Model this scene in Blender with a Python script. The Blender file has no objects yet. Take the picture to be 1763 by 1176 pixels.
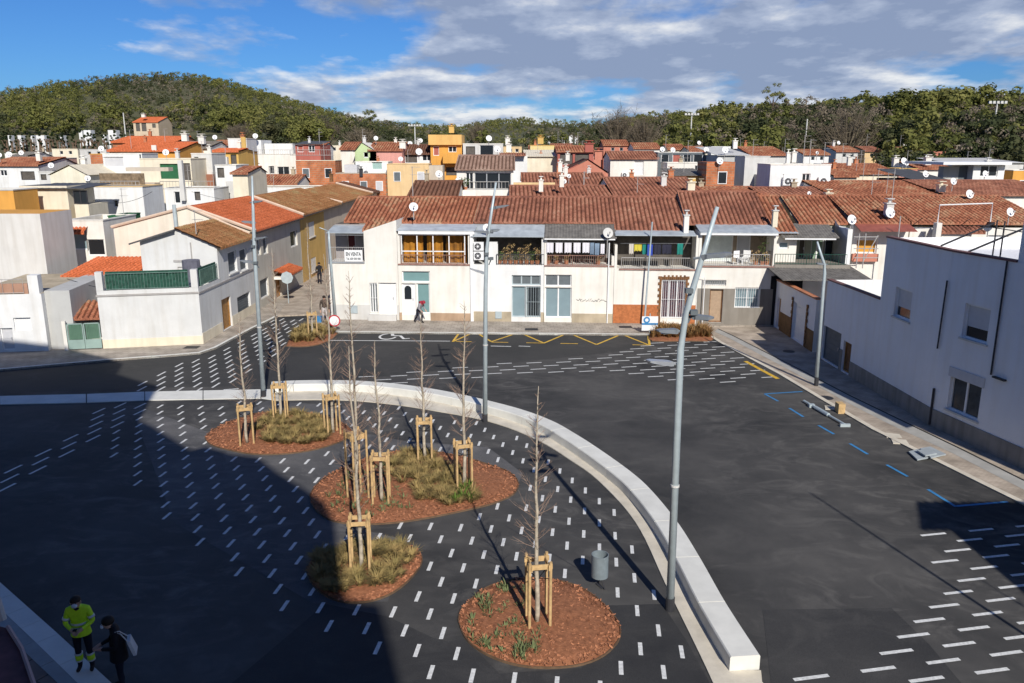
import bpy, math, random
import numpy as np
from mathutils import Vector, Matrix
random.seed(7); rng = np.random.default_rng(7)
S = bpy.context.scene
C = S.collection
# ------------------------------------------------------------------ camera, sky, sun, exposure
F_, HOR, H = 1380.0, 258.0, 10.8
PITCH = math.atan((588 - HOR) / F_); CP, SP = math.cos(PITCH), math.sin(PITCH)
cam = bpy.data.cameras.new('camera'); co = bpy.data.objects.new('camera', cam); C.objects.link(co)
co.location = (0, 0, H); co.rotation_euler = (math.radians(90) - PITCH, 0, 0)
cam.sensor_width = 36; cam.lens = F_ / 1763 * 36; cam.clip_start = .05; cam.clip_end = 9000
S.camera = co
S.render.resolution_x = 1024; S.render.resolution_y = 683
S.view_settings.view_transform = 'Standard'; S.view_settings.look = 'None'
S.view_settings.gamma = 1; S.view_settings.use_curve_mapping = False; S.view_settings.exposure = 0.0
SUN_EL, SUN_AZ = math.radians(34.5), math.radians(15.0)      # sun stands behind the camera, a little to the right
to_sun = Vector((math.sin(SUN_AZ) * math.cos(SUN_EL), -math.cos(SUN_AZ) * math.cos(SUN_EL), math.sin(SUN_EL)))
sl = bpy.data.lights.new('sun', 'SUN'); sl.energy = 5.0; sl.angle = math.radians(.5); sl.color = (1, .955, .88)
so = bpy.data.objects.new('sun', sl); C.objects.link(so); so.rotation_euler = to_sun.to_track_quat('Z', 'Y').to_euler()
so.location = (0, -20, 60)
W = bpy.data.worlds.new('World'); S.world = W; W.use_nodes = True
nt = W.node_tree; N = nt.nodes; Lk = nt.links; N.clear()
def wn(t, **k):
    n = N.new(t)
    for a, b in k.items(): setattr(n, a, b)
    return n
sky = wn('ShaderNodeTexSky', sky_type='NISHITA', sun_disc=False)
sky.sun_elevation = SUN_EL; sky.sun_rotation = math.pi - SUN_AZ + 0; sky.air_density = 1.0; sky.dust_density = .15; sky.ozone_density = 4.0
tint = wn('ShaderNodeMix', data_type='RGBA', blend_type='MULTIPLY'); tint.inputs[0].default_value = 1
tint.inputs[7].default_value = (.36, .70, 1.20, 1); Lk.new(sky.outputs[0], tint.inputs[6])
bg = wn('ShaderNodeBackground'); bg.inputs[1].default_value = .075; Lk.new(tint.outputs[2], bg.inputs[0])
tc = wn('ShaderNodeTexCoord'); sx = wn('ShaderNodeSeparateXYZ'); Lk.new(tc.outputs['Generated'], sx.inputs[0])
def wm(op, a, b=None, c=None, clamp=False):
    n = wn('ShaderNodeMath', operation=op, use_clamp=clamp)
    for i, v in enumerate((a, b, c)):
        if v is None: continue
        if isinstance(v, (int, float)): n.inputs[i].default_value = v
        else: Lk.new(v, n.inputs[i])
    return n.outputs[0]
zz = wm('ADD', wm('MAXIMUM', sx.outputs[2], 0), .17)
cx = wm('DIVIDE', sx.outputs[0], zz); cy = wm('DIVIDE', sx.outputs[1], zz)
def cloud(ox, oy, scale, detail):
    cb = wn('ShaderNodeCombineXYZ'); Lk.new(wm('ADD', cx, ox), cb.inputs[0]); Lk.new(wm('ADD', wm('MULTIPLY', cy, .8), oy), cb.inputs[1])
    n = wn('ShaderNodeTexNoise'); n.inputs['Scale'].default_value = scale; n.inputs['Detail'].default_value = detail; n.inputs['Roughness'].default_value = .56
    Lk.new(cb.outputs[0], n.inputs['Vector']); return n.outputs['Fac']
n1 = cloud(3.1, 1.7, 1.25, 9); n2 = cloud(3.14, 1.60, 1.25, 9)
az = wm('DIVIDE', sx.outputs[0], wm('MAXIMUM', wm('ABSOLUTE', sx.outputs[1]), .05))
bias = wm('MULTIPLY', wm('ADD', az, .36, clamp=False), .55)
bias = wm('MINIMUM', wm('MAXIMUM', bias, -.12), .16)
cov = wm('ADD', n1, bias)
fac = wm('MULTIPLY', wm('MULTIPLY', wm('SUBTRACT', cov, .52), 8.5, clamp=True), wm('MULTIPLY', wm('SUBTRACT', .62, sx.outputs[2]), 2.5, clamp=True))
edge = wm('ADD', wm('MULTIPLY', wm('SUBTRACT', n1, n2), 6.5), wm('MULTIPLY', wm('SUBTRACT', .66, cov), 2.2))
low = wm('MULTIPLY', wm('SUBTRACT', .10, sx.outputs[2]), 6.5, clamp=True)
n3 = cloud(7.3, 4.1, 3.2, 5); edge = wm('ADD', edge, wm('MULTIPLY', wm('SUBTRACT', n3, .5), .8)); edge = wm('ADD', wm('ADD', edge, low), .16, clamp=True)
cr = wn('ShaderNodeValToRGB'); Lk.new(edge, cr.inputs[0])
cr.color_ramp.elements[0].color = (.29, .36, .52, 1); cr.color_ramp.elements[1].color = (.92, .93, .94, 1)
e = cr.color_ramp.elements.new(.45); e.color = (.46, .53, .68, 1)
bg2 = wn('ShaderNodeBackground'); Lk.new(cr.outputs[0], bg2.inputs[0]); bg2.inputs[1].default_value = .95
mx = wn('ShaderNodeMixShader'); Lk.new(wm('MULTIPLY', fac, .93), mx.inputs[0]); Lk.new(bg.outputs[0], mx.inputs[1]); Lk.new(bg2.outputs[0], mx.inputs[2])
wo = wn('ShaderNodeOutputWorld'); Lk.new(mx.outputs[0], wo.inputs[0])

# ------------------------------------------------------------------ survey helpers: where a sight line meets a real plane
def ray(x, y):
    u = (x - 881.5) / F_; v = (y - 588) / F_
    return (u, CP - v * SP, -SP - v * CP)
def at(x, y, z=0.0):
    d = ray(x, y); t = (z - H) / d[2]; return Vector((d[0] * t, d[1] * t, z))
def atY(x, y, Y):
    d = ray(x, y); t = Y / d[1]; return Vector((d[0] * t, Y, H + d[2] * t))
def hz(P, y): return atY(881.5, y, P[1])[2]
class Fr:                                  # a vertical plane: origin, direction along it (left to right seen from outside), outward normal
    def __init__(s, p, q):
        s.p = Vector((p[0], p[1], 0)); d = Vector((q[0] - p[0], q[1] - p[1], 0)); s.len = d.length; s.d = d.normalized(); s.n = Vector((s.d.y, -s.d.x, 0))
    def P(s, u, o, z): return s.p + s.d * u + s.n * o + Vector((0, 0, z))
    def px(s, x, y, o=0.0):
        r = Vector(ray(x, y)); c = Vector((0, 0, H)); t = (s.p + s.n * o - c).dot(s.n) / r.dot(s.n); q = c + r * t
        return (q - s.p).dot(s.d), q.z
    def rect(s, x0, y0, x1, y1, o=0.0):
        xm = (x0 + x1) / 2; ym = (y0 + y1) / 2
        return (s.px(x0, ym, o)[0], s.px(x1, ym, o)[0], s.px(xm, y1, o)[1], s.px(xm, y0, o)[1])
def YF(Y): return Fr((0, Y), (1, Y))       # frontal plane, u = X

# ------------------------------------------------------------------ materials
MAT = {}
def mat(name, col, rough=.85, var=.12, scale=1.5, bump=.0, bscale=30, metal=0.0, col2=None, streak=0.0, spec=.3, emit=None):
    if name in MAT: return MAT[name]
    m = bpy.data.materials.new(name); m.use_nodes = True; t = m.node_tree; b = t.nodes['Principled BSDF']
    b.inputs['Roughness'].default_value = rough; b.inputs['Metallic'].default_value = metal; b.inputs['Specular IOR Level'].default_value = spec
    g = t.nodes.new('ShaderNodeNewGeometry'); col = tuple(col)
    if var > 0 or col2:
        n = t.nodes.new('ShaderNodeTexNoise'); n.inputs['Scale'].default_value = scale; n.inputs['Detail'].default_value = 6; n.inputs['Roughness'].default_value = .62
        t.links.new(g.outputs['Position'], n.inputs['Vector'])
        r = t.nodes.new('ShaderNodeValToRGB'); r.color_ramp.elements[0].position = .3; r.color_ramp.elements[1].position = .7
        c2 = col2 if col2 else tuple(max(0, c * (1 - 2 * var)) for c in col)
        c1 = col if col2 else tuple(min(1, c * (1 + var * .4)) for c in col)
        r.color_ramp.elements[0].color = (*c2, 1); r.color_ramp.elements[1].color = (*c1, 1)
        t.links.new(n.outputs['Fac'], r.inputs[0]); out = r.outputs[0]
        if streak > 0:
            mp = t.nodes.new('ShaderNodeMapping'); mp.inputs['Scale'].default_value = (2.2, 2.2, .22); t.links.new(g.outputs['Position'], mp.inputs[0])
            n2 = t.nodes.new('ShaderNodeTexNoise'); n2.inputs['Scale'].default_value = 1.4; n2.inputs['Detail'].default_value = 7; t.links.new(mp.outputs[0], n2.inputs['Vector'])
            r2 = t.nodes.new('ShaderNodeValToRGB'); r2.color_ramp.elements[0].position = .28; r2.color_ramp.elements[1].position = .55
            k = 1 - streak; r2.color_ramp.elements[0].color = (k, k * .98, k * .95, 1); r2.color_ramp.elements[1].color = (1, 1, 1, 1)
            t.links.new(n2.outputs['Fac'], r2.inputs[0])
            mm = t.nodes.new('ShaderNodeMix'); mm.data_type = 'RGBA'; mm.blend_type = 'MULTIPLY'; mm.inputs[0].default_value = 1
            t.links.new(out, mm.inputs[6]); t.links.new(r2.outputs[0], mm.inputs[7]); out = mm.outputs[2]
        t.links.new(out, b.inputs['Base Color'])
    else: b.inputs['Base Color'].default_value = (*col, 1)
    if bump > 0:
        nb = t.nodes.new('ShaderNodeTexNoise'); nb.inputs['Scale'].default_value = bscale; nb.inputs['Detail'].default_value = 5
        t.links.new(g.outputs['Position'], nb.inputs['Vector']); bp = t.nodes.new('ShaderNodeBump'); bp.inputs['Strength'].default_value = bump; bp.inputs['Distance'].default_value = .03
        t.links.new(nb.outputs['Fac'], bp.inputs['Height']); t.links.new(bp.outputs[0], b.inputs['Normal'])
    if emit: b.inputs['Emission Color'].default_value = (*emit[:3], 1); b.inputs['Emission Strength'].default_value = emit[3]
    MAT[name] = m; return m
def wallm(name, col, var=.07, streak=.10): return mat(name, tuple(min(.80, c * 1.0) for c in col), .9, var, .7, .25, 22, streak=streak)
white = wallm('lime_white', (.80, .77, .70)); white2 = wallm('cool_white', (.78, .78, .76)); shadewhite = wallm('painted_white', (.80, .80, .80), .03, .04)
cream = wallm('cream_render', (.78, .70, .54)); greyw = wallm('grey_render', (.50, .50, .48)); lgrey = wallm('light_grey_render', (.62, .61, .58))
yellow = wallm('ochre_yellow', (.66, .43, .14)); orange = wallm('orange_render', (.72, .36, .08)); sandy = wallm('sand_render', (.72, .52, .28)); beige = wallm('beige_render', (.58, .50, .40))
green = wallm('pistachio_render', (.50, .62, .34)); pink = wallm('pink_render', (.66, .33, .28)); redw = wallm('red_render', (.42, .13, .10)); salmon = wallm('salmon_render', (.55, .22, .15))
plinth = wallm('stone_plinth', (.50, .42, .30), .2); gplinth = wallm('grey_plinth', (.30, .28, .25), .15, .3); brownw = wallm('brown_grey_render', (.27, .245, .21), .08, .2)
orangep = mat('orange_brick_plinth', (.50, .17, .06), .8, .2, 6); brownst = mat('brown_stone', (.25, .12, .05), .8, .3, 5, .4, 12)
alu = mat('aluminium', (.60, .62, .64), .35, .05, 3, metal=.6); galv = mat('galvanised_steel', (.46, .53, .55), .42, .08, 4, metal=.15); dkmetal = mat('dark_metal', (.04, .04, .045), .5, .1, 4)
whitepaint = mat('white_frame_paint', (.80, .80, .79), .5, .04, 3); glass = mat('window_glass', (.02, .025, .03), .12, 0, spec=.5); greyglass = mat('frosted_glass', (.22, .30, .33), .25, .06, 2, spec=.6)
tealp = mat('teal_grey_panel', (.17, .29, .29), .5, .05, 3); woodd = mat('varnished_wood', (.42, .21, .06), .5, .25, 6); wooddoor = mat('pale_wood_door', (.42, .30, .20), .6, .12, 5)
shutg = mat('grey_shutter', (.13, .15, .16), .6, .1, 3); shutl = mat('light_shutter', (.55, .55, .56), .6, .05, 3); black = mat('black', (.01, .01, .012), .7, 0)
concrete = mat('pale_concrete', (.72, .71, .65), .8, .08, 1.2, .15, 40, streak=.0); concrete2 = mat('cream_concrete_strip', (.66, .60, .49), .85, .12, 1.5, .15, 40)
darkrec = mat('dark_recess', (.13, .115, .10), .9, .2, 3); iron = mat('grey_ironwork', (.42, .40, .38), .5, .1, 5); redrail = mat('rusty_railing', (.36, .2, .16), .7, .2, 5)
asbestos = mat('fibre_cement', (.20, .185, .165), .9, .25, 2.5, .2, 20); bluezinc = mat('blue_grey_sheet', (.44, .48, .50), .5, .15, 1.5); darkzinc = mat('dark_sheet', (.10, .10, .10), .6, .2, 2)
greennet = mat('green_netting', (.03, .10, .07), .9, .3, 6); greenp = mat('green_panel', (.03, .14, .06), .8, .15, 3); reed = mat('reed_screen', (.26, .19, .12), .9, .3, 4)
stake = mat('pine_stake', (.62, .42, .20), .7, .2, 5, .2, 30); bark = mat('young_bark', (.50, .43, .33), .85, .25, 8); twig = mat('reddish_twig', (.34, .23, .17), .85, .2, 10)
def brickm(name, c1, c2, mortar, sc, rot=0, bw=.5, rh=.25, bump=.3, ms=.02):
    m = bpy.data.materials.new(name); m.use_nodes = True; t = m.node_tree; b = t.nodes['Principled BSDF']; b.inputs['Roughness'].default_value = .88
    g = t.nodes.new('ShaderNodeNewGeometry'); mp = t.nodes.new('ShaderNodeMapping'); mp.inputs['Rotation'].default_value = rot if isinstance(rot, tuple) else (0, 0, rot); t.links.new(g.outputs['Position'], mp.inputs[0])
    k = t.nodes.new('ShaderNodeTexBrick'); k.inputs['Color1'].default_value = (*c1, 1); k.inputs['Color2'].default_value = (*c2, 1); k.inputs['Mortar'].default_value = (*mortar, 1)
    k.inputs['Scale'].default_value = sc; k.inputs['Brick Width'].default_value = bw; k.inputs['Row Height'].default_value = rh; k.inputs['Mortar Size'].default_value = ms
    t.links.new(mp.outputs[0], k.inputs['Vector'])
    n = t.nodes.new('ShaderNodeTexNoise'); n.inputs['Scale'].default_value = 1.1; n.inputs['Detail'].default_value = 7; t.links.new(g.outputs['Position'], n.inputs['Vector'])
    r = t.nodes.new('ShaderNodeValToRGB'); r.color_ramp.elements[0].position = .3; r.color_ramp.elements[1].position = .65; r.color_ramp.elements[0].color = (.62, .60, .57, 1); r.color_ramp.elements[1].color = (1.08, 1.06, 1.03, 1); t.links.new(n.outputs['Fac'], r.inputs[0])
    mm = t.nodes.new('ShaderNodeMix'); mm.data_type = 'RGBA'; mm.blend_type = 'MULTIPLY'; mm.inputs[0].default_value = 1
    t.links.new(k.outputs['Color'], mm.inputs[6]); t.links.new(r.outputs[0], mm.inputs[7]); t.links.new(mm.outputs[2], b.inputs['Base Color'])
    bp = t.nodes.new('ShaderNodeBump'); bp.inputs['Strength'].default_value = bump; bp.inputs['Distance'].default_value = .01; bp.invert = True; t.links.new(k.outputs['Fac'], bp.inputs['Height']); t.links.new(bp.outputs[0], b.inputs['Normal'])
    MAT[name] = m; return m
pavers = brickm('beige_pavers', (.50, .43, .35), (.42, .355, .29), (.33, .28, .23), 2.0, 0, .4, .2)
panot = brickm('grey_pavement_slabs', (.42, .37, .315), (.37, .33, .28), (.28, .25, .21), 1.0, 0, .4, .4)
brickr = brickm('orange_brickwork', (.58, .20, .08), (.47, .15, .06), (.38, .26, .18), 1.0, (math.pi / 2, 0, 0), .5, .25)
def tile_mat(name, cols, pan=.9):
    m = bpy.data.materials.new(name); m.use_nodes = True; t = m.node_tree; b = t.nodes['Principled BSDF']; b.inputs['Roughness'].default_value = .9; b.inputs['Specular IOR Level'].default_value = .2
    uv = t.nodes.new('ShaderNodeUVMap'); uv.uv_map = 'tile'; fl = t.nodes.new('ShaderNodeVectorMath'); fl.operation = 'FLOOR'; t.links.new(uv.outputs[0], fl.inputs[0])
    wnn = t.nodes.new('ShaderNodeTexWhiteNoise'); t.links.new(fl.outputs[0], wnn.inputs[0])
    g = t.nodes.new('ShaderNodeNewGeometry'); n = t.nodes.new('ShaderNodeTexNoise'); n.inputs['Scale'].default_value = .55; n.inputs['Detail'].default_value = 8; n.inputs['Roughness'].default_value = .7; t.links.new(g.outputs['Position'], n.inputs['Vector'])
    a = t.nodes.new('ShaderNodeMath'); a.operation = 'MULTIPLY_ADD'; a.inputs[1].default_value = .30; t.links.new(wnn.outputs['Value'], a.inputs[0]); n.inputs['Scale'].default_value = .38 
    a2 = t.nodes.new('ShaderNodeMath'); a2.operation = 'MULTIPLY_ADD'; a2.inputs[1].default_value = 1.5; a2.inputs[2].default_value = -.42; t.links.new(n.outputs['Fac'], a2.inputs[0]); t.links.new(a2.outputs[0], a.inputs[2])
    r = t.nodes.new('ShaderNodeValToRGB'); k = len(cols)
    r.color_ramp.elements[0].color = (*cols[0], 1); r.color_ramp.elements[1].color = (*cols[-1], 1)
    for i in range(1, k - 1): e = r.color_ramp.elements.new(i / (k - 1)); e.color = (*cols[i], 1)
    t.links.new(a.outputs[0], r.inputs[0])
    n2 = t.nodes.new('ShaderNodeTexNoise'); n2.inputs['Scale'].default_value = 14; n2.inputs['Detail'].default_value = 4; t.links.new(g.outputs['Position'], n2.inputs['Vector'])
    r2 = t.nodes.new('ShaderNodeValToRGB'); r2.color_ramp.elements[0].position = .35; r2.color_ramp.elements[1].position = .6; r2.color_ramp.elements[0].color = (.55, .53, .5, 1); r2.color_ramp.elements[1].color = (1.1, 1.08, 1.05, 1); t.links.new(n2.outputs['Fac'], r2.inputs[0])
    mm = t.nodes.new('ShaderNodeMix'); mm.data_type = 'RGBA'; mm.blend_type = 'MULTIPLY'; mm.inputs[0].default_value = 1; t.links.new(r.outputs[0], mm.inputs[6]); t.links.new(r2.outputs[0], mm.inputs[7]); t.links.new(mm.outputs[2], b.inputs['Base Color'])
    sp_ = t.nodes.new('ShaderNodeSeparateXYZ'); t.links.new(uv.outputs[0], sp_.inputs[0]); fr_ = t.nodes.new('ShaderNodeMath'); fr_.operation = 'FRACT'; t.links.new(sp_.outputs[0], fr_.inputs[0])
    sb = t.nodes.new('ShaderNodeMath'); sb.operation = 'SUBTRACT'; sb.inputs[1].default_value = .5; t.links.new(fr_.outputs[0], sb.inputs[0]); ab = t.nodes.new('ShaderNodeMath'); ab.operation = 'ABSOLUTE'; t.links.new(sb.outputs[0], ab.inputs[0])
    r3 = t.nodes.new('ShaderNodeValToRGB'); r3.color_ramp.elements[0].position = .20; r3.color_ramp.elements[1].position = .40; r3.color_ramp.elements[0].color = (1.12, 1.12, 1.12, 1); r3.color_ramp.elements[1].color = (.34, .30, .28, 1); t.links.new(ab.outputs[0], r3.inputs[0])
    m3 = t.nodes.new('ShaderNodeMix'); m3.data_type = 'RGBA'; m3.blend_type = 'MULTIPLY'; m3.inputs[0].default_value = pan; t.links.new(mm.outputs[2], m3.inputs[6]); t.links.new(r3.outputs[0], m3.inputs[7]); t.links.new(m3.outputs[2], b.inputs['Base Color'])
    MAT[name] = m; return m
tred = tile_mat('red_roof_tiles', [(.10, .05, .036), (.19, .08, .055), (.28, .118, .078), (.34, .17, .115), (.42, .31, .23)])
tbrown = tile_mat('weathered_roof_tiles', [(.11, .05, .033), (.23, .085, .05), (.33, .13, .075), (.38, .23, .14), (.42, .33, .23)])
tmoss = tile_mat('mossy_roof_tiles', [(.12, .06, .03), (.27, .13, .05), (.38, .18, .08), (.34, .24, .11), (.45, .33, .2)])
torange = tile_mat('new_orange_tiles', [(.38, .10, .04), (.50, .13, .05), (.58, .16, .07), (.62, .2, .09)], .45)
tdark = tile_mat('dark_brown_tiles', [(.07, .04, .03), (.13, .065, .045), (.18, .09, .06), (.22, .13, .09)])

def asphalt(name, base, light, sc):
    m = bpy.data.materials.new(name); m.use_nodes = True; t = m.node_tree; b = t.nodes['Principled BSDF']; b.inputs['Roughness'].default_value = .82; b.inputs['Specular IOR Level'].default_value = .35
    g = t.nodes.new('ShaderNodeNewGeometry')
    def noise(s, d, stretch=None, dist=0):
        v = g.outputs['Position']
        if stretch: mp = t.nodes.new('ShaderNodeMapping'); mp.inputs['Scale'].default_value = stretch[:3]; mp.inputs['Rotation'].default_value = (0, 0, stretch[3]); t.links.new(v, mp.inputs[0]); v = mp.outputs[0]
        n = t.nodes.new('ShaderNodeTexNoise'); n.inputs['Scale'].default_value = s; n.inputs['Detail'].default_value = d; n.inputs['Roughness'].default_value = .65; n.inputs['Distortion'].default_value = dist; t.links.new(v, n.inputs['Vector']); return n.outputs['Fac']
    def ramp(f, a, bb, c1, c2):
        r = t.nodes.new('ShaderNodeValToRGB'); r.color_ramp.elements[0].position = a; r.color_ramp.elements[1].position = bb; r.color_ramp.elements[0].color = (*c1, 1); r.color_ramp.elements[1].color = (*c2, 1); t.links.new(f, r.inputs[0]); return r.outputs[0]
    def mix(bt, f, x, y):
        mm = t.nodes.new('ShaderNodeMix'); mm.data_type = 'RGBA'; mm.blend_type = bt; t.links.new(x, mm.inputs[6]); t.links.new(y, mm.inputs[7])
        if isinstance(f, float): mm.inputs[0].default_value = f
        else: t.links.new(f, mm.inputs[0])
        return mm.outputs[2]
    o = ramp(noise(.16 * sc, 8), .35, .7, base, tuple((a + b_) / 2 for a, b_ in zip(base, light)))
    dusty = ramp(noise(.6, 10, (.8, 1.35, 1, .5), 2.2), .48, .74, (0, 0, 0), (1, 1, 1)); big = ramp(noise(.13, 4), .40, .60, (.06, .06, .06), (.85, .85, .85))
    lc = ramp(noise(3, 4), .3, .7, tuple(c * .8 for c in light), light)
    o = mix('MIX', mix('MULTIPLY', 1.0, dusty, big), o, lc)
    o = mix('MULTIPLY', 1.0, o, ramp(noise(90, 2), .3, .75, (.6, .6, .6), (1.4, 1.4, 1.4)))
    t.links.new(o, b.inputs['Base Color'])
    bp = t.nodes.new('ShaderNodeBump'); bp.inputs['Strength'].default_value = .35; bp.inputs['Distance'].default_value = .006; t.links.new(noise(120, 2), bp.inputs['Height']); t.links.new(bp.outputs[0], b.inputs['Normal'])
    MAT[name] = m; return m
asph = asphalt('asphalt_worn', (.029, .029, .029), (.17, .16, .145), 1.0)
asph2 = asphalt('asphalt_fresh', (.027, .027, .028), (.09, .086, .08), 1.3)
asph3 = asphalt('asphalt_road', (.034, .034, .033), (.08, .076, .07), 1.2)
paintw = mat('road_paint_white', (.80, .80, .77), .6, .2, 13, col2=(.50, .50, .48)); painty = mat('road_paint_yellow', (.75, .46, .05), .6, .2, 4); paintb = mat('road_paint_blue', (.05, .24, .50), .6, .15, 4)

# ------------------------------------------------------------------ mesh helpers
ORG = {}
def tag(o, label=None, cat=None, group=None, kind=None):
    if label: o['label'] = label
    if cat: o['category'] = cat
    if group: o['group'] = group
    if kind: o['kind'] = kind
    return o
def thing(name, label, cat, loc, group=None, rz=0):
    o = bpy.data.objects.new(name, None); C.objects.link(o); o.location = loc; o.rotation_euler = (0, 0, rz); o.empty_display_size = .3
    ORG[o] = Vector(loc); return tag(o, label, cat, group)
class MB:
    def __init__(s): s.v = []; s.f = []; s.m = []; s.uv = None
    def quad(s, a, b, c, d, m=0):
        n = len(s.v); s.v += [tuple(a), tuple(b), tuple(c), tuple(d)]; s.f.append((n, n + 1, n + 2, n + 3)); s.m.append(m); return s
    def poly(s, ps, m=0):
        n = len(s.v); s.v += [tuple(p) for p in ps]; s.f.append(tuple(range(n, n + len(ps)))); s.m.append(m); return s
    def box(s, x0, x1, y0, y1, z0, z1, m=0): return s.fbox(Fr((0, 0), (1, 0)), x0, x1, -y1, -y0, z0, z1, m)
    def fbox(s, fr, u0, u1, o0, o1, z0, z1, m=0):        # box in a frame: along, outward, up
        n = len(s.v)
        for z in (z0, z1):
            for u, o in ((u0, o1), (u1, o1), (u1, o0), (u0, o0)): s.v.append(tuple(fr.P(u, o, z)))
        for f in ((3, 2, 1, 0), (4, 5, 6, 7), (0, 1, 5, 4), (1, 2, 6, 5), (2, 3, 7, 6), (3, 0, 4, 7)): s.f.append(tuple(n + i for i in f)); s.m.append(m)
        return s
    def prism(s, pts, z0, z1, m=0, mside=None):
        if z1 < z0: z0, z1 = z1, z0
        area = sum(pts[i][0] * pts[(i + 1) % len(pts)][1] - pts[(i + 1) % len(pts)][0] * pts[i][1] for i in range(len(pts)))
        if area < 0: pts = pts[::-1]
        n = len(s.v); k = len(pts)
        s.v += [(p[0], p[1], z0) for p in pts] + [(p[0], p[1], z1) for p in pts]
        s.f.append(tuple(range(n + k, n + 2 * k))); s.m.append(m); s.f.append(tuple(range(n + k - 1, n - 1, -1))); s.m.append(m)
        for i in range(k):
            j = (i + 1) % k; s.f.append((n + i, n + j, n + k + j, n + k + i)); s.m.append(m if mside is None else mside)
        return s
    def tube(s, pts, rad, n=8, m=0, cap=True):
        pts = [Vector(p) for p in pts]; rad = rad if isinstance(rad, (list, tuple)) else [rad] * len(pts); base = len(s.v)
        for i, p in enumerate(pts):
            d = (pts[min(i + 1, len(pts) - 1)] - pts[max(i - 1, 0)]).normalized(); a = d.orthogonal().normalized() if abs(d.z) < .99 else Vector((1, 0, 0)); a = (a - d * a.dot(d)).normalized(); b = d.cross(a)
            for k in range(n): t = 2 * math.pi * k / n; s.v.append(tuple(p + (a * math.cos(t) + b * math.sin(t)) * rad[i]))
        for i in range(len(pts) - 1):
            for k in range(n): q = base + i * n; s.f.append((q + k, q + (k + 1) % n, q + n + (k + 1) % n, q + n + k)); s.m.append(m)
        if cap:
            s.f.append(tuple(base + n - 1 - k for k in range(n))); s.m.append(m); q = base + (len(pts) - 1) * n; s.f.append(tuple(q + k for k in range(n))); s.m.append(m)
        return s
    def build(s, name, mats, parent=None, smooth=False, origin=None, label=None, kind=None):
        mats = mats if isinstance(mats, (list, tuple)) else [mats]
        o = Vector(origin) if origin is not None else (ORG[parent] if parent is not None else Vector((0, 0, 0)))
        me = bpy.data.meshes.new(name); v = np.array(s.v, dtype=np.float64).reshape(-1, 3) - np.array(o)
        me.from_pydata(v.tolist(), [], s.f)
        for m in mats: me.materials.append(m)
        if any(s.m): me.polygons.foreach_set('material_index', s.m)
        if smooth: me.polygons.foreach_set('use_smooth', [True] * len(s.f))
        if s.uv is not None:
            l = me.uv_layers.new(name='tile'); l.data.foreach_set('uv', np.array(s.uv, dtype=np.float32).ravel())
        ob = bpy.data.objects.new(name, me); C.objects.link(ob); ORG[ob] = o
        if parent is not None: ob.parent = parent
        else: ob.location = o
        if label: ob['label'] = label
        if kind: ob['kind'] = kind
        return ob
def structure(ob): ob['kind'] = 'structure'; return ob
def bigmesh(name, V, Fq, m, parent=None, origin=(0, 0, 0), smooth=False, nv=4):
    V = np.asarray(V, dtype=np.float32).reshape(-1, 3); o = Vector(ORG[parent] if parent is not None else origin); V = V - np.array(o, dtype=np.float32)
    Fq = np.asarray(Fq, dtype=np.int32).reshape(-1, nv); me = bpy.data.meshes.new(name); me.vertices.add(len(V)); me.vertices.foreach_set('co', V.ravel())
    me.loops.add(Fq.size); me.loops.foreach_set('vertex_index', Fq.ravel()); me.polygons.add(len(Fq)); me.polygons.foreach_set('loop_start', np.arange(0, Fq.size, nv, dtype=np.int32))
    me.update(calc_edges=True); me.materials.append(m)
    if smooth: me.polygons.foreach_set('use_smooth', np.ones(len(Fq), dtype=bool))
    ob = bpy.data.objects.new(name, me); C.objects.link(ob); ORG[ob] = o
    if parent is not None: ob.parent = parent
    else: ob.location = o
    return ob
def copytree(o, loc, rz=0, sc=1.0, **tags):
    r = o.copy(); C.objects.link(r); r.location = loc; r.rotation_euler = (0, 0, rz); r.scale = (sc, sc, sc)
    for k in ('label', 'group'):
        if k in tags: r[k] = tags[k]
    def rec(a, b):
        for ch in list(a.children):
            if ch.name in DONE: continue
            c = ch.copy(); C.objects.link(c); c.parent = b; DONE.add(c.name); rec(ch, c)
    DONE = set(); rec(o, r); return r

def wall(mb, fr, u0, u1, z0, z1, holes=(), t=.22, o=0.0, m=0):
    us = sorted({u0, u1, *[min(max(h[i], u0), u1) for h in holes for i in (0, 1)]}); zs = sorted({z0, z1, *[min(max(h[i], z0), z1) for h in holes for i in (2, 3)]})
    for i in range(len(us) - 1):
        for j in range(len(zs) - 1):
            a, b, c, d = us[i], us[i + 1], zs[j], zs[j + 1]
            if b - a < 1e-5 or d - c < 1e-5: continue
            um, zm = (a + b) / 2, (c + d) / 2
            if any(h[0] < um < h[1] and h[2] < zm < h[3] for h in holes): continue
            mb.quad(fr.P(a, o, c), fr.P(b, o, c), fr.P(b, o, d), fr.P(a, o, d), m)
    for h in holes:
        a, b, c, d = max(h[0], u0), min(h[1], u1), max(h[2], z0), min(h[3], z1)
        for q in (((a, c), (a, d)), ((b, d), (b, c)), ((a, d), (b, d)), ((b, c), (a, c))):
            (ua, za), (ub, zb) = q; mb.quad(fr.P(ua, o, za), fr.P(ub, o, zb), fr.P(ub, o - t, zb), fr.P(ua, o - t, za), m)
        mb.quad(fr.P(a, o - t - .6, c), fr.P(b, o - t - .6, c), fr.P(b, o - t - .6, d), fr.P(a, o - t - .6, d), m)
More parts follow.
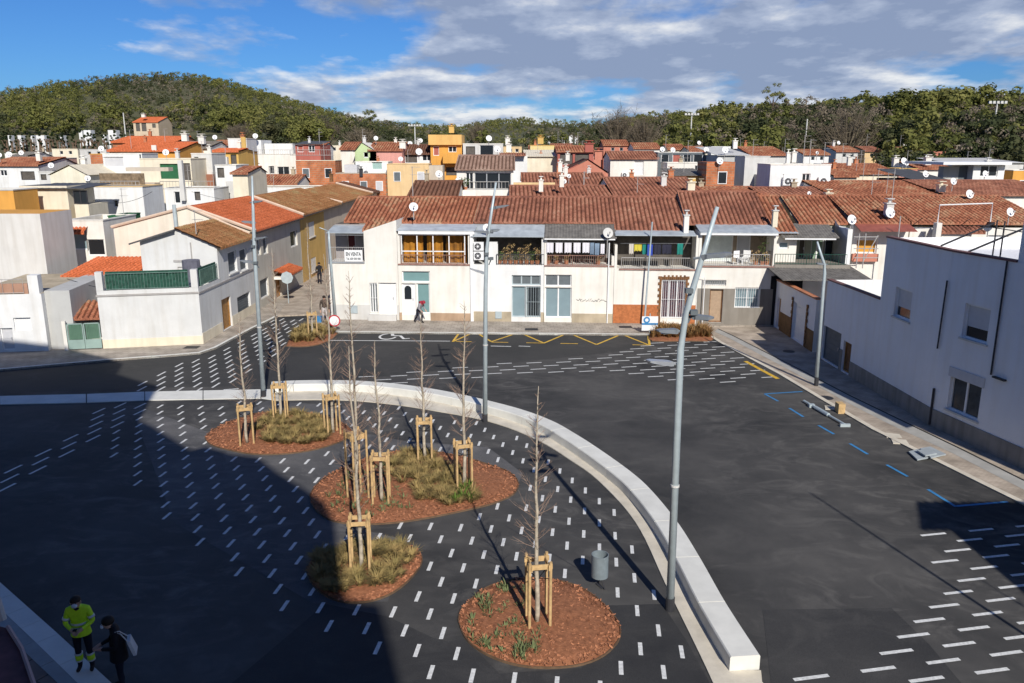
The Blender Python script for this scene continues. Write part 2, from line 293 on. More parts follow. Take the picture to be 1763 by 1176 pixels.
def shell(mb, fr, u0, u1, z0, z1, D, m=0, o=0.0, top=True, mtop=None):       # the three other walls and a lid
    mb.quad(fr.P(u1, o, z0), fr.P(u1, o - D, z0), fr.P(u1, o - D, z1), fr.P(u1, o, z1), m)
    mb.quad(fr.P(u0, o - D, z0), fr.P(u0, o, z0), fr.P(u0, o, z1), fr.P(u0, o - D, z1), m)
    mb.quad(fr.P(u1, o - D, z0), fr.P(u0, o - D, z0), fr.P(u0, o - D, z1), fr.P(u1, o - D, z1), m)
    if top: mb.quad(fr.P(u0, o, z1), fr.P(u1, o, z1), fr.P(u1, o - D, z1), fr.P(u0, o - D, z1), m if mtop is None else mtop)
def window(root, fr, r, kind='plain', o=0.0, frame=None, pane=None, sill=None, bars=None, nm=None):
    u0, u1, z0, z1 = r; frame = frame or whitepaint; w = u1 - u0; h = z1 - z0; t = min(.07, w * .09); a = o - .16; mb = MB()
    for (p, q, c, d) in ((u0, u0 + t, z0, z1), (u1 - t, u1, z0, z1), (u0 + t, u1 - t, z1 - t, z1), (u0 + t, u1 - t, z0, z0 + t)): mb.fbox(fr, p, q, a, a + .06, c, d)
    nmul = 1 if kind in ('plain', 'door2') else (2 if kind == 'triple' else 0)
    for k in range(nmul): um = u0 + w * (k + 1) / (nmul + 1); mb.fbox(fr, um - t * .6, um + t * .6, a, a + .055, z0 + t, z1 - t)
    nm = nm or ('door' if kind in ('door', 'door2', 'garage') else 'window'); f = mb.build(nm, frame, root)
    if kind == 'shutter':
        pm = pane or shutl; mb = MB(); n = max(3, int(h / .09)); 
        for k in range(n): z = z0 + t + (h - 2 * t) * k / n; mb.fbox(fr, u0 + t, u1 - t, a - .03, a + .02 + (.012 if k % 2 else 0), z, z + (h - 2 * t) / n - .008)
        mb.build('shutter', pm, f)
    elif kind == 'half':
        MB().fbox(fr, u0 + t, u1 - t, a - .02, a + .03, z0 + h * .35, z1 - t).build('shutter', pane or shutl, f)
        MB().fbox(fr, u0 + t, u1 - t, a - .03, a + .01, z0 + t, z0 + h * .35).build('pane', glass, f)
    elif kind in ('door', 'garage'):
        mb = MB(); mb.fbox(fr, u0 + t, u1 - t, a - .03, a + .025, z0 + .02, z1 - t)
        nn = 5 if kind == 'garage' else 2
        for k in range(nn): z = z0 + .1 + (h - .2 - t) * k / nn; mb.fbox(fr, u0 + t + w * .1, u1 - t - w * .1, a + .025, a + .04, z + .05, z + (h - .2 - t) / nn - .05)
        d = mb.build('panel', pane or wooddoor, f); MB().fbox(fr, u1 - t - w * .16, u1 - t - w * .16 + .04, a + .025, a + .09, z0 + h * .45, z0 + h * .45 + .16).build('handle', alu, f)
    else:
        MB().fbox(fr, u0 + t, u1 - t, a - .03, a + .01, z0 + t, z1 - t).build('pane', pane or glass, f)
    if sill: MB().fbox(fr, u0 - .08, u1 + .08, o - .12, o + .07, z0 - .07, z0 - .002).build('sill', sill, root)
    if bars:
        mb = MB(); n = max(3, int(w / .13))
        for k in range(n + 1): u = u0 + w * k / n; mb.tube([fr.P(u, o + .03, z0), fr.P(u, o + .03, z1)], .012, 4)
        for z in (z0 + .05, (z0 + z1) / 2, z1 - .05): mb.tube([fr.P(u0, o + .035, z), fr.P(u1, o + .035, z)], .012, 4)
        mb.build('window_bars', bars, root)
    return f
def tiles(root, fr, u0, u1, o0, z0, o1, z1, m, pitch=.28, row=.42, samp=6, skew=(0, 0), name='roof_tiles', amp=.12):
    """barrel-tile slope from an eave (offset o0, height z0) up to a ridge (o1, z1); skew moves the left / right end of the ridge"""
    nc = max(2, int(round(abs(u1 - u0) / pitch))); L = math.hypot(o1 - o0, z1 - z0); nr = max(1, int(round(L / row))); us = np.linspace(0, 1, nc * samp + 1)
    ph = np.abs(np.cos(np.pi * us * nc)) ** .62 * amp; jit = np.repeat(rng.normal(0, .006, nc + 1), samp)[:len(us)]
    V = []; n = len(us); P0 = np.array(fr.P(0, 0, 0)); d = np.array(fr.d); nn = np.array(fr.n)
    for r in range(nr):
        for (v, lift) in ((r / nr, .035), ((r + 1) / nr, .0)):
            oo = o0 + (o1 - o0) * v; z = z0 + (z1 - z0) * v; ua = u0 + skew[0] * v; ub = u1 + skew[1] * v
            P = P0 + np.outer(ua + (ub - ua) * us, d) + nn * oo; P[:, 2] = z + ph + lift + jit + rng.normal(0, .004); V.append(P)
    V = np.concatenate(V); Fq = []; uv = []; i = np.arange(n - 1)
    for k in range(nr * 2 - 1):
        a = k * n + i; Fq.append(np.stack([a, a + 1, a + n + 1, a + n], 1)); c = np.floor(i / samp + .5); v = np.full(n - 1, (k // 2) + .5)
        ua_ = i / samp + .5; ub_ = (i + 1) / samp + .5; uv.append(np.stack([np.stack([ua_, v], 1), np.stack([ub_, v], 1), np.stack([ub_, v], 1), np.stack([ua_, v], 1)], 1))
    # closed front edge of the eave
    b = len(V); E = V[:n].copy(); E[:, 2] = z0 - .05; V = np.concatenate([V, E]); Fq.append(np.stack([b + i, b + i + 1, i + 1, i], 1)); uv.append(np.repeat(np.stack([np.floor(i / samp + .5) + .5, np.full(n - 1, .5)], 1)[:, None, :], 4, 1))
    ob = bigmesh(name, V, np.concatenate(Fq), m, root); l = ob.data.uv_layers.new(name='tile'); l.data.foreach_set('uv', np.concatenate(uv).astype(np.float32).ravel()); ob['kind'] = 'stuff'
    return ob
def ridge(root, fr, u0, u1, o, z, m, step=.42, r=.11):
    mb = MB(); n = max(1, int(abs(u1 - u0) / step)); uvs = []
    for k in range(n):
        a = u0 + (u1 - u0) * k / n; b = u0 + (u1 - u0) * (k + 1.08) / n; f0 = len(mb.f); mb.tube([fr.P(a, o, z), fr.P(b, o, z + .012)], [r, r * .88], 7); 
        for f in mb.f[f0:]: uvs += [(k + .5, 900.5)] * len(f)
    mb.uv = uvs; mb.build('ridge_tiles', m, root, kind='stuff')
def sheet(root, fr, u0, u1, o0, z0, o1, z1, m, pitch=.18, amp=.02, name='awning_roof', t=.03):
    n = max(2, int(abs(u1 - u0) / pitch)) * 2; V = []; 
    for (oo, z) in ((o0, z0), (o1, z1)):
        for k in range(n + 1): V.append(tuple(fr.P(u0 + (u1 - u0) * k / n, oo, z + (amp if k % 2 else 0))))
    for k in range(n + 1): V.append(tuple(fr.P(u0 + (u1 - u0) * k / n, o0, z0 - t)))
    for k in range(n + 1): V.append(tuple(fr.P(u0 + (u1 - u0) * k / n, o1, z1 - t)))
    q = n + 1; Fs = []
    for k in range(n): Fs += [(k, k + 1, q + k + 1, q + k), (2 * q + k, 2 * q + k + 1, k + 1, k), (3 * q + k, 3 * q + k + 1, 2 * q + k + 1, 2 * q + k)]
    mb = MB(); mb.v = V; mb.f = Fs; mb.m = [0] * len(Fs); return mb.build(name, m, root)
def railing(root, fr, u0, u1, z0, z1, o, m, sp=.13, r=.011, name='railing'):
    mb = MB(); n = max(2, int(abs(u1 - u0) / sp))
    for k in range(n + 1): u = u0 + (u1 - u0) * k / n; rr = r * (2 if k % 12 == 0 else 1); mb.tube([fr.P(u, o, z0), fr.P(u, o, z1)], rr, 4)
    for z in (z0 + .06, z1): mb.tube([fr.P(u0, o, z), fr.P(u1, o, z)], r * 2, 5)
    return mb.build(name, m, root)
def chimney(root, P, w, h, m, cap=None):
    x, y, z = P; mb = MB(); mb.box(x - w / 2, x + w / 2, y - w / 2, y + w / 2, z, z + h); c = mb.build('chimney', m, root)
    mb = MB(); mb.box(x - w * .65, x + w * .65, y - w * .65, y + w * .65, z + h, z + h + .07); mb.tube([(x, y, z + h + .07), (x, y, z + h + .3)], w * .22, 8); mb.box(x - w * .5, x + w * .5, y - w * .5, y + w * .5, z + h + .3, z + h + .35)
    mb.build('chimney_cap', cap or m, c); return c
def dish(root, P, r, m=None, up=.5):
    r = r * .68; x, y, z = P; n = Vector((.25, -1, .35)).normalized(); a = n.orthogonal().normalized(); b = n.cross(a); mb = MB(); c = Vector(P); N_ = 18
    for ring, (rr, dd) in enumerate(((0, -.18), (.55, -.12), (1, 0))):
        for k in range(N_): t = 2 * math.pi * k / N_; mb.v.append(tuple(c + (a * math.cos(t) + b * math.sin(t)) * rr * r + n * dd * r))
    for g in range(2):
        for k in range(N_): mb.f.append((g * N_ + k, g * N_ + (k + 1) % N_, (g + 1) * N_ + (k + 1) % N_, (g + 1) * N_ + k)); mb.m.append(0)
    mb.tube([c - n * .12 * r, c - n * .3 * r - Vector((0, 0, up * .3)), c - n * .3 * r - Vector((0, 0, up + r))], .03, 5, 1); mb.tube([c - Vector((0, 0, r)), c + n * r * .9 - Vector((0, 0, r * .2))], .015, 4, 1); mb.box(c.x + n.x * r - .05, c.x + n.x * r + .05, c.y + n.y * r - .05, c.y + n.y * r + .05, c.z, c.z + .1, 1)
    return mb.build('satellite_dish', [m or whitepaint, iron], root)
def antenna(root, P, h, arm=.6):
    x, y, z = P; mb = MB(); mb.tube([(x, y, z), (x, y, z + h)], .025, 5); 
    for k, zz_ in enumerate((z + h - .05, z + h - .55)):
        mb.tube([(x - arm * .2, y, zz_), (x + arm * .9, y - .1, zz_)], .015, 4)
        for q in range(6): xx = x - arm * .2 + arm * 1.1 * q / 5; mb.tube([(xx, y - .22 + q * .02, zz_), (xx, y + .22 - q * .02, zz_)], .01, 4)
    return mb.build('antenna', iron, root)
def acunit(root, fr, u, z, o, w=.62, h=.52):
    mb = MB(); mb.fbox(fr, u, u + w, o, o + .32, z, z + h); a = mb.build('air_conditioner', whitepaint, root)
    c = fr.P(u + w * .42, o + .325, z + h * .5); mb = MB()
    mb.tube([c, c + fr.n * .01], h * .4, 18); g = mb.build('fan_grille', dkmetal, a)
    mb = MB(); mb.tube([c + fr.n * .012, c + fr.n * .03], h * .12, 10); 
    for k in range(8): t = k * math.pi / 4; mb.tube([c + fr.n * .02, c + fr.n * .02 + (fr.d * math.cos(t) + Vector((0, 0, 1)) * math.sin(t)) * h * .38], .008, 4)
    mb.build('fan_guard', whitepaint, a); return a
def text(body, fr, u, z, o, size, m, name, parent, width=None):
    c = bpy.data.curves.new(name, 'FONT'); c.body = body; c.size = size; c.extrude = .002; c.offset = size * .022; t = bpy.data.objects.new(name, c); C.objects.link(t)
    dg = bpy.context.evaluated_depsgraph_get(); me = bpy.data.meshes.new_from_object(t.evaluated_get(dg)); C.objects.unlink(t); bpy.data.objects.remove(t)
    me.materials.clear(); me.materials.append(m); ob = bpy.data.objects.new(name, me); C.objects.link(ob); p = fr.P(u, o, z)
    if width: me.transform(Matrix.Diagonal((width / max(.01, max(v.co.x for v in me.vertices)), 1, 1, 1)))
    M = Matrix((( fr.d.x, 0, fr.n.x, p.x), (fr.d.y, 0, fr.n.y, p.y), (0, 1, 0, p.z), (0, 0, 0, 1))); me.transform(Matrix.Translation(-ORG[parent]) @ M); ob.parent = parent; ORG[ob] = ORG[parent]; return ob
def inpoly(x, y, P):
    c = False; j = len(P) - 1
    for i in range(len(P)):
        if (P[i][1] > y) != (P[j][1] > y) and x < (P[j][0] - P[i][0]) * (y - P[i][1]) / (P[j][1] - P[i][1]) + P[i][0]: c = not c
        j = i
    return c
def smooth_line(pts, n=8):
    pts = [Vector(p) for p in pts]; out = []
    for i in range(len(pts) - 1):
        p0 = pts[max(i - 1, 0)]; p1 = pts[i]; p2 = pts[i + 1]; p3 = pts[min(i + 2, len(pts) - 1)]
        for k in range(n): t = k / n; out.append(.5 * ((2 * p1) + (p2 - p0) * t + (2 * p0 - 5 * p1 + 4 * p2 - p3) * t * t + (3 * p1 - p0 - 3 * p2 + p3) * t ** 3))
    return out + [pts[-1]]
def topx(P):
    x, y, z = P; zc = y * CP + (H - z) * SP; vc = (H - z) * CP - y * SP; return 881.5 + F_ * x / zc, 588 + F_ * vc / zc
def drape(name, poly, z, m, parent=None):
    mb = MB(); mb.poly([(p[0], p[1], z) for p in poly]); 
    return mb.build(name, m, parent)
# ------------------------------------------------------------------ ground, hills
SIL = [(-400, 155), (0, 168), (60, 163), (130, 151), (200, 141), (280, 136), (340, 137), (400, 149), (470, 169), (540, 189), (600, 205), (640, 215), (700, 220), (760, 224), (790, 224), (850, 214), (900, 210), (960, 218), (1040, 216), (1100, 208), (1200, 206), (1300, 204), (1400, 206), (1500, 203), (1600, 203), (1690, 202), (1763, 204), (2200, 200)]
RD = [(-400, 480), (300, 560), (560, 700), (700, 1000), (880, 1150), (1000, 700), (1150, 420), (1400, 300), (1763, 270), (2200, 260)]
RF = [(-400, 255), (260, 262), (420, 215), (600, 200), (880, 330), (1100, 240), (1300, 190), (1763, 170), (2200, 165)]
def interp(T, x): return float(np.interp(x, [a for a, _ in T], [b for _, b in T]))
def polar(px_):
    r = Vector(ray(px_, 230)); r.z = 0; return r.normalized()
def zline(px_, y, R): r = ray(px_, y); return H + r[2] / math.hypot(r[0], r[1]) * R
def ground_z(px_, r):
    R = interp(RD, px_); r0 = interp(RF, px_); zf = zline(px_, 255, r0); zr = zline(px_, interp(SIL, px_), R)
    if r < 112: return 0
    if r < r0: t = (r - 112) / (r0 - 112); return zf * t * t * (3 - 2 * t)
    if r < R: t = (r - r0) / (R - r0); t2 = t ** .9; return zf + (zr - zf) * (t2 * .65 + .35 * t * t * (3 - 2 * t))
    return zr - (r - R) * .12
grd_m = mat('scrub_ground', (.13, .12, .06), .95, .4, .12, col2=(.06, .065, .028))
pxs = list(range(-400, 2201, 20)); rads = [0.5, 60, 111, 120, 135, 150, 165, 180, 200, 225, 250, 280, 310, 350, 400, 450, 500, 560, 620, 700, 800, 900, 1000, 1150, 1300, 1700]
V = []; Fq = []
for i, p_ in enumerate(pxs):
    d = polar(p_)
    for r in rads: V.append((d.x * r, d.y * r, ground_z(p_, r) - .06 + (0.8 * math.sin(p_ * .05 + r * .06) if r > 200 else 0)))
for i in range(len(pxs) - 1):
    for j in range(len(rads) - 1): a = i * len(rads) + j; b = a + len(rads); Fq.append((a, b, b + 1, a + 1))
hills = structure(bigmesh('hills', V, Fq, grd_m, smooth=True))
g = MB(); g.poly([(-4000, -4000, -.09), (4000, -4000, -.09), (4000, 4000, -.09), (-4000, 4000, -.09)]); structure(g.build('ground', mat('bare_ground', (.16, .14, .10), .95, .3, .1)))

# asphalt of the square and the roads round it
asp = MB(); asp.poly([(-75, -30, 0), (60, -30, 0), (60, 56, 0), (-75, 56, 0)]); square = structure(asp.build('asphalt', asph))
def patch(name, pts, m, z=.004): return structure(drape(name, [at(*p) for p in pts], z, m))
patch('road', [(-900, 690), (0, 678), (250, 668), (450, 664), (640, 650), (1060, 606), (1225, 576), (1120, 560), (560, 560), (420, 560), (345, 600), (0, 625), (-900, 660)], asph3)
patch('asphalt_patch', [(1313, 1050), (1535, 1047), (1600, 1110), (1655, 1176), (1720, 1260), (1300, 1400), (1330, 1200)], asph2, .005)
patch('asphalt_patch', [(1030, 1043), (1140, 1040), (1180, 1100), (1235, 1200), (1250, 1400), (400, 1500), (400, 1176), (560, 1040), (668, 1062), (745, 1098), (772, 1105), (800, 1100), (860, 1160), (1000, 1150), (1065, 1110)], asph2, .005)
patch('asphalt_patch', [(541, 1040), (668, 1036), (700, 930), (590, 905), (640, 905), (880, 862), (900, 815), (840, 770), (700, 760), (620, 745), (600, 700), (460, 690), (440, 700), (360, 745), (240, 700), (235, 726), (300, 900)], asphalt('asphalt_scuffed', (.06, .06, .062), (.22, .21, .20), 1.5), .0045)

# painted dashes: one staggered lattice over square and left crossing, two more at the right
def dash_at(P, d, ln, w=.095, z=.009):
    d = Vector((d[0], d[1])).normalized(); n = Vector((-d.y, d.x)); P = Vector((P[0], P[1])); mb = MB()
    a, b, c, e = P - d * ln / 2 - n * w / 2, P + d * ln / 2 - n * w / 2, P + d * ln / 2 + n * w / 2, P - d * ln / 2 + n * w / 2
    return [(q.x, q.y, z) for q in (a, b, c, e)]
O_ = Vector((.1837, 29.1515)); A_ = Vector((.36768, -.81441)); B_ = Vector((-.15905, -1.51817))
CAL = [(-39.9, 15.91, -40, 16), (-37.89, 15.97, -38, 16), (-39.77, 14.8, -40, 15), (-35.92, 14.97, -36, 15), (-39.65, 13.72, -40, 14), (-34.03, 13.95, -34, 14), (-38.68, 12.67, -39, 13), (-35, 12.8, -35, 13), (-33, 12.89, -33, 13), (-33.79, 16.29, -34, 16), (-30.86, 16.24, -31, 16), (-32.72, 15.26, -33, 15), (-28.9, 15.24, -29, 15), (-30.89, 14.31, -31, 14), (-28.82, 14.22, -29, 14), (-33.85, 17.3, -34, 17), (-26.89, 17.18, -27, 17), (-38.97, 19.22, -39, 19), (-36.01, 19.32, -36, 19), (-37, 20.36, -37, 20), (-36.93, 21.43, -37, 21), (-36.94, 22.45, -37, 22), (-38.92, 18.12, -39, 18), (-36.01, 18.24, -36, 18), (-39.92, 17.04, -40, 17), (-35.97, 17.14, -36, 17), (-21.96, 16.13, -22, 16), (-17.93, 15.09, -18, 15), (-14.95, 14.08, -15, 14), (-9.92, 13.02, -10, 13), (-7.95, 12.03, -8, 12), (-5.96, 11.01, -6, 11), (-11.97, 11.07, -12, 11), (0, 0, 0, 0), (8, 0, 8, 0), (10, 1, 10, 1), (5, 5, 5, 5), (9, 4, 9, 4), (2, 3, 2, 3)]
def basis(i, j): return np.array([1, i, j, i * i, i * j, j * j])
_B = np.array([basis(c[2], c[3]) for c in CAL]); _q1 = np.linalg.lstsq(_B, np.array([c[0] - c[2] for c in CAL]), rcond=None)[0]; _q2 = np.linalg.lstsq(_B, np.array([c[1] - c[3] for c in CAL]), rcond=None)[0]
PLAZA = [(185, 772), (193, 738), (236, 712), (236, 700), (262, 694), (470, 692), (610, 693), (700, 703), (800, 722), (880, 745), (940, 771), (1000, 810), (1045, 855), (1078, 900), (1105, 950), (1135, 1010), (1150, 1050), (1180, 1105), (1205, 1150), (1225, 1200), (1225, 1300), (790, 1300), (700, 1150), (636, 1131), (553, 1090), (478, 1052), (396, 974), (338, 938), (282, 894), (228, 838)]
LONGL = [(-60, 860), (0, 830), (0, 815), (60, 785), (115, 755), (150, 712), (205, 692), (262, 690), (262, 702), (246, 712), (232, 728), (190, 738), (158, 762), (120, 790), (80, 812), (20, 850)]
CROSS = [(236, 673), (236, 664), (300, 628), (360, 610), (420, 581), (470, 552), (530, 545), (512, 568), (500, 585), (472, 622), (430, 645), (384, 672)]
PLANT = {
 'rear': [(353, 755), (364, 743), (384, 732), (415, 720), (452, 711), (510, 710), (550, 715), (585, 727), (604, 740), (601, 754), (571, 767), (534, 777), (486, 783), (435, 783), (390, 775), (362, 766)],
 'large': [(533, 855), (543, 838), (565, 820), (597, 804), (640, 788), (681, 778), (726, 776), (784, 785), (839, 800), (877, 814), (893, 833), (883, 853), (855, 866), (823, 875), (758, 889), (700, 899), (642, 904), (600, 903), (565, 895), (540, 875)],
 'small': [(527, 985), (535, 970), (560, 956), (597, 943), (635, 934), (670, 934), (700, 940), (721, 951), (727, 967), (716, 987), (690, 1013), (655, 1032), (615, 1039), (575, 1034), (542, 1013)],
 'front': [(789, 1070), (793, 1052), (808, 1036), (830, 1018), (855, 1006), (903, 997), (957, 1000), (1000, 1013), (1032, 1035), (1056, 1060), (1068, 1084), (1064, 1106), (1040, 1130), (1005, 1145), (960, 1151), (910, 1150), (865, 1140), (825, 1121), (800, 1098)],
 'left': [(493, 597), (498, 586), (512, 572), (528, 562), (560, 557), (584, 560), (582, 573), (572, 584), (550, 594), (520, 598)],
 'right': [(1119, 576), (1140, 570), (1180, 568), (1215, 571), (1227, 578), (1224, 588), (1190, 588), (1123, 588)]}
dashes = []
for i in range(-46, 22):
    for j in range(-4, 26):
        v = basis(i, j); ie = i + _q1 @ v; je = j + _q2 @ v
        if j < 10: k = max(0, min(1, (j - 4) / 6)); ie = i + (ie - i) * k; je = j + (je - j) * k
        P = O_ + A_ * ie + B_ * je
        if P.y < 8: continue
        x, y = topx((P.x, P.y, 0)); d = B_
        if any(inpoly(x, y, PLANT[k]) or inpoly(x + 5, y + 4, PLANT[k]) or inpoly(x - 5, y - 4, PLANT[k]) or inpoly(x - 4, y + 6, PLANT[k]) for k in ('rear', 'large', 'small', 'front')): continue
        if inpoly(x, y, LONGL) or (inpoly(x, y, PLAZA) and i <= -36): dashes.append(dash_at(P, (.17 * 1.2, 1), .78, .1))
        elif inpoly(x, y, CROSS): dashes.append(dash_at(P, (.10, 1), .80, .1))
        elif inpoly(x, y, PLAZA): dashes.append(dash_at(P, d, .47))
U_ = Vector((.983, .186))
def zone(pts, o, s1, along, poly, rr):
    for i in range(-rr, rr):
        for j in range(-rr, rr):
            P = Vector(o) + Vector(s1) * i + Vector(along) * j; 
            if P.y < 6: continue
            x, y = topx((P.x, P.y, 0))
            if inpoly(x, y, poly): dashes.append(dash_at(P, U_, .80, .1))
BR = [(1200, 1230), (1380, 1158), (1500, 1148), (1655, 1012), (1655, 990), (1610, 975), (1592, 912), (1650, 900), (1690, 905), (1763, 888), (2100, 880), (2100, 1300), (1200, 1300)]
zone(0, (8.5, 15.64), (.673, .612), (1.535, .278), BR, 24)
RC = [(622, 656), (624, 648), (800, 632), (1060, 609), (1118, 589), (1225, 587), (1262, 605), (1333, 648), (1300, 658), (1150, 659), (1100, 646), (1000, 640), (760, 656), (690, 661)]
zone(0, (6.48, 41.48), (.683, .687), (1.55, .14), RC, 34)
dashes.sort(key=lambda q: q[0][1]); proto = {}
for k, q in enumerate(dashes[:300]): m_ = MB(); m_.poly(q); m_.build('dash', paintw, square)
m_ = MB(); 
for q in dashes[300:]: m_.poly(q)
m_.build('dashes', paintw, square, kind='stuff')
def stripe(name, p, q, w, m, z=.010):
    P = at(*p); Q = at(*q); d = (Q - P); d.z = 0; d.normalize(); n = Vector((-d.y, d.x, 0)) * w / 2; mb = MB(); mb.poly([(a.x, a.y, z) for a in (P - n, Q - n, Q + n, P + n)]); return mb.build(name, m, square)
zig = [(779.5, 588.5), (818, 571.5), (846, 588.5), (894, 572.5), (936.5, 591), (978.6, 573.5), (1027, 593.6), (1070, 575.7), (1118.7, 595), (1115.5, 577)]
for k in range(len(zig) - 1): stripe('yellow_line', zig[k], zig[k + 1], .13, painty, .010 + .0006 * k)
stripe('yellow_line', (779.5, 588.8), (791, 573), .13, painty, .017)
for a, b in ((785, 812), (846, 875), (906, 938), (965, 995), (1089, 1117)): stripe('yellow_line', (a, 588.2 + (a - 780) * .019), (b, 588.2 + (b - 780) * .019), .12, painty, .018)
for a, b in ((560, 775), (845, 880), (893, 913)): stripe('white_line', (a, 586.3 if a < 800 else 596), (b, 587.6 if a < 800 else 596.8), .12, paintw)
stripe('white_line', (385, 671.5), (411, 669.5), .12, paintw)
for p, q in (((1316.5, 678.6), (1381.6, 674.5)), ((1316.5, 678.6), (1339.5, 691)), ((1359, 703), (1383, 718)), ((1409, 732.7), (1436, 748)), ((1463, 764), (1494, 782.5)), ((1526.6, 800.7), (1562.7, 821)), ((1597.6, 843), (1645.6, 873)), ((1645.6, 872), (1735, 864.5))): stripe('blue_line', p, q, .11, paintb, .0105 + .001 * (p[0] % 3))
stripe('yellow_line', (1283, 622), (1339.5, 652.5), .22, painty)
# wheelchair-like figure painted in the parking bay
wc = MB(); c0 = at(668, 579.5)
for r0, r1, a0, a1, dx, dy in ((.42, .55, 100, 350, .0, .0),):
    for k in range(14):
        t0 = math.radians(a0 + (a1 - a0) * k / 14); t1 = math.radians(a0 + (a1 - a0) * (k + 1) / 14)
        wc.quad((c0.x + r0 * math.cos(t0), c0.y + 1.5 * r0 * math.sin(t0), .012), (c0.x + r0 * math.cos(t1), c0.y + 1.5 * r0 * math.sin(t1), .012), (c0.x + r1 * math.cos(t1), c0.y + 1.5 * r1 * math.sin(t1), .012), (c0.x + r1 * math.cos(t0), c0.y + 1.5 * r1 * math.sin(t0), .012))
def fat(mb, p, q, w, z): 
    p = Vector(p); q = Vector(q); d = (q - p).normalized(); n = Vector((-d.y, d.x)) * w / 2; mb.poly([(a.x, a.y, z) for a in (p - n, q - n, q + n, p + n)])
fat(wc, (c0.x + .05, c0.y + 1.35), (c0.x + .25, c0.y + .2), .2, .0125); fat(wc, (c0.x + .2, c0.y + .25), (c0.x + .7, c0.y + .15), .17, .013); fat(wc, (c0.x + .7, c0.y + .2), (c0.x + 1.05, c0.y - .7), .17, .0135); fat(wc, (c0.x + 1.0, c0.y - .65), (c0.x + 1.35, c0.y - .5), .15, .014)
wc.poly([(c0.x + .05 + .2 * math.cos(k * .5236), c0.y + 1.62 + .26 * math.sin(k * .5236), .0145) for k in range(12)])
wc.build('painted_symbol', paintw, square)

for p_, q_ in (((590, 750), (735, 738)), ((700, 752), (850, 748)), ((668, 745), (590, 772)), ((1000, 860), (1075, 852)), ((870, 905), (1005, 985))): stripe('asphalt_seam', p_, q_, .018, dkmetal, .0075)
# ------------------------------------------------------------------ bench, strip, pavements
out_px = [(1309.6, 1128), (1249, 1035), (1205, 958), (1165, 895), (1119, 840), (1081, 807), (1030, 771), (994, 748), (953, 725), (897, 704), (815, 683), (751, 670), (688, 661), (624, 655.5), (560, 654), (500, 655), (467, 657)]
BHT = .37
outer = smooth_line([at(x, y, BHT) for x, y in out_px], 6)
def offs(line, w):
    o = []
    for i, p in enumerate(line): d = line[min(i + 1, len(line) - 1)] - line[max(i - 1, 0)]; d.z = 0; d.normalize(); o.append(p + Vector((d.y, -d.x, 0)) * -w)
    return o
inner = offs(outer, .66)
if (inner[10] - Vector((0, 25, BHT))).length > (outer[10] - Vector((0, 25, BHT))).length: inner = offs(outer, -.66)
bench = thing('bench', 'long curved pale concrete bench edging the square', 'bench', (outer[40].x, outer[40].y, 0))
acc = 0; st = 0; segs = []
for i in range(1, len(outer)):
    acc += (outer[i] - outer[i - 1]).length
    if acc > 1.95 or i == len(outer) - 1: segs.append((st, i)); st = i; acc = 0
for a, b in segs:
    mb = MB(); op = outer[a:b + 1]; ip = inner[a:b + 1]; dl = (op[-1] - op[0]).normalized() * .012
    op = [op[0] + dl] + op[1:-1] + [op[-1] - dl]; ip = [ip[0] + dl] + ip[1:-1] + [ip[-1] - dl]
    mb.prism([(p.x, p.y) for p in op] + [(p.x, p.y) for p in ip[::-1]], .01, BHT - .03); n_ = len(mb.v)
    op2 = [p + (q - p).normalized() * .025 for p, q in zip(op, ip)]; ip2 = [q + (p - q).normalized() * .025 for p, q in zip(op, ip)]
    k = len(op); top = [(p.x, p.y, BHT) for p in op2] + [(p.x, p.y, BHT) for p in ip2[::-1]]; low = [(p.x, p.y, BHT - .03) for p in op] + [(p.x, p.y, BHT - .03) for p in ip[::-1]]
    mb.poly(top[::-1] if False else top)
    for q in range(2 * k): r = (q + 1) % (2 * k); mb.quad(low[q], low[r], top[r], top[q])
    mb.build('bench_segment', concrete, bench)
strip_px = [(470, 690), (540, 689), (600, 690), (650, 694), (700, 700), (760, 710), (800, 717), (841, 726), (889, 742), (940, 766), (979, 791), (1017, 817), (1055, 853), (1086, 889), (1111, 930), (1142, 999), (1173, 1063), (1198, 1114), (1227, 1176), (1262, 1260)]
sin_ = smooth_line([at(x, y) for x, y in strip_px], 3); sout = [inner[-1 - int(round(k * (len(inner) - 1) / (len(sin_) - 1 - 9)))] if k < len(sin_) - 9 else None for k in range(len(sin_))]
stp = structure(MB().poly([(p.x, p.y, .03) for p in [Vector((q.x, q.y, 0)) for q in sin_]] + [(p.x, p.y, .03) for p in [at(1395, 1260), at(1312, 1176), at(1310, 1156)]] + [(p.x, p.y, .03) for p in [((o + i_) / 2) for o, i_ in zip(outer, inner)]]).build('kerb_strip', concrete2))
edge = MB()
for i in range(len(sin_) - 1): edge.quad((sin_[i].x, sin_[i].y, -.01), (sin_[i + 1].x, sin_[i + 1].y, -.01), (sin_[i + 1].x, sin_[i + 1].y, .03), (sin_[i].x, sin_[i].y, .03))
edge.build('strip_edge', concrete2, stp)
sl_ = [at(x, y) for x, y in ((-900, 700), (-300, 698), (0, 697), (150, 694), (250, 690), (450, 686.5), (474, 690))]; su = [at(x, y) for x, y in ((-900, 684), (-300, 684), (0, 683), (150, 679.5), (250, 675.5), (450, 671.5), (474, 671))]
mb = MB(); 
for i in range(len(sl_) - 1):
    a, b, c, d = sl_[i], sl_[i + 1], su[i + 1], su[i]; n = max(1, int((b - a).length / 2.0))
    for k in range(n): 
        p0 = a.lerp(b, k / n); p1 = a.lerp(b, (k + .985) / n); q0 = d.lerp(c, k / n); q1 = d.lerp(c, (k + .985) / n)
        q = MB(); q.prism([(p.x, p.y) for p in (p0, p1, q1, q0)], .0, .035); q.build('strip_slab', concrete, stp)
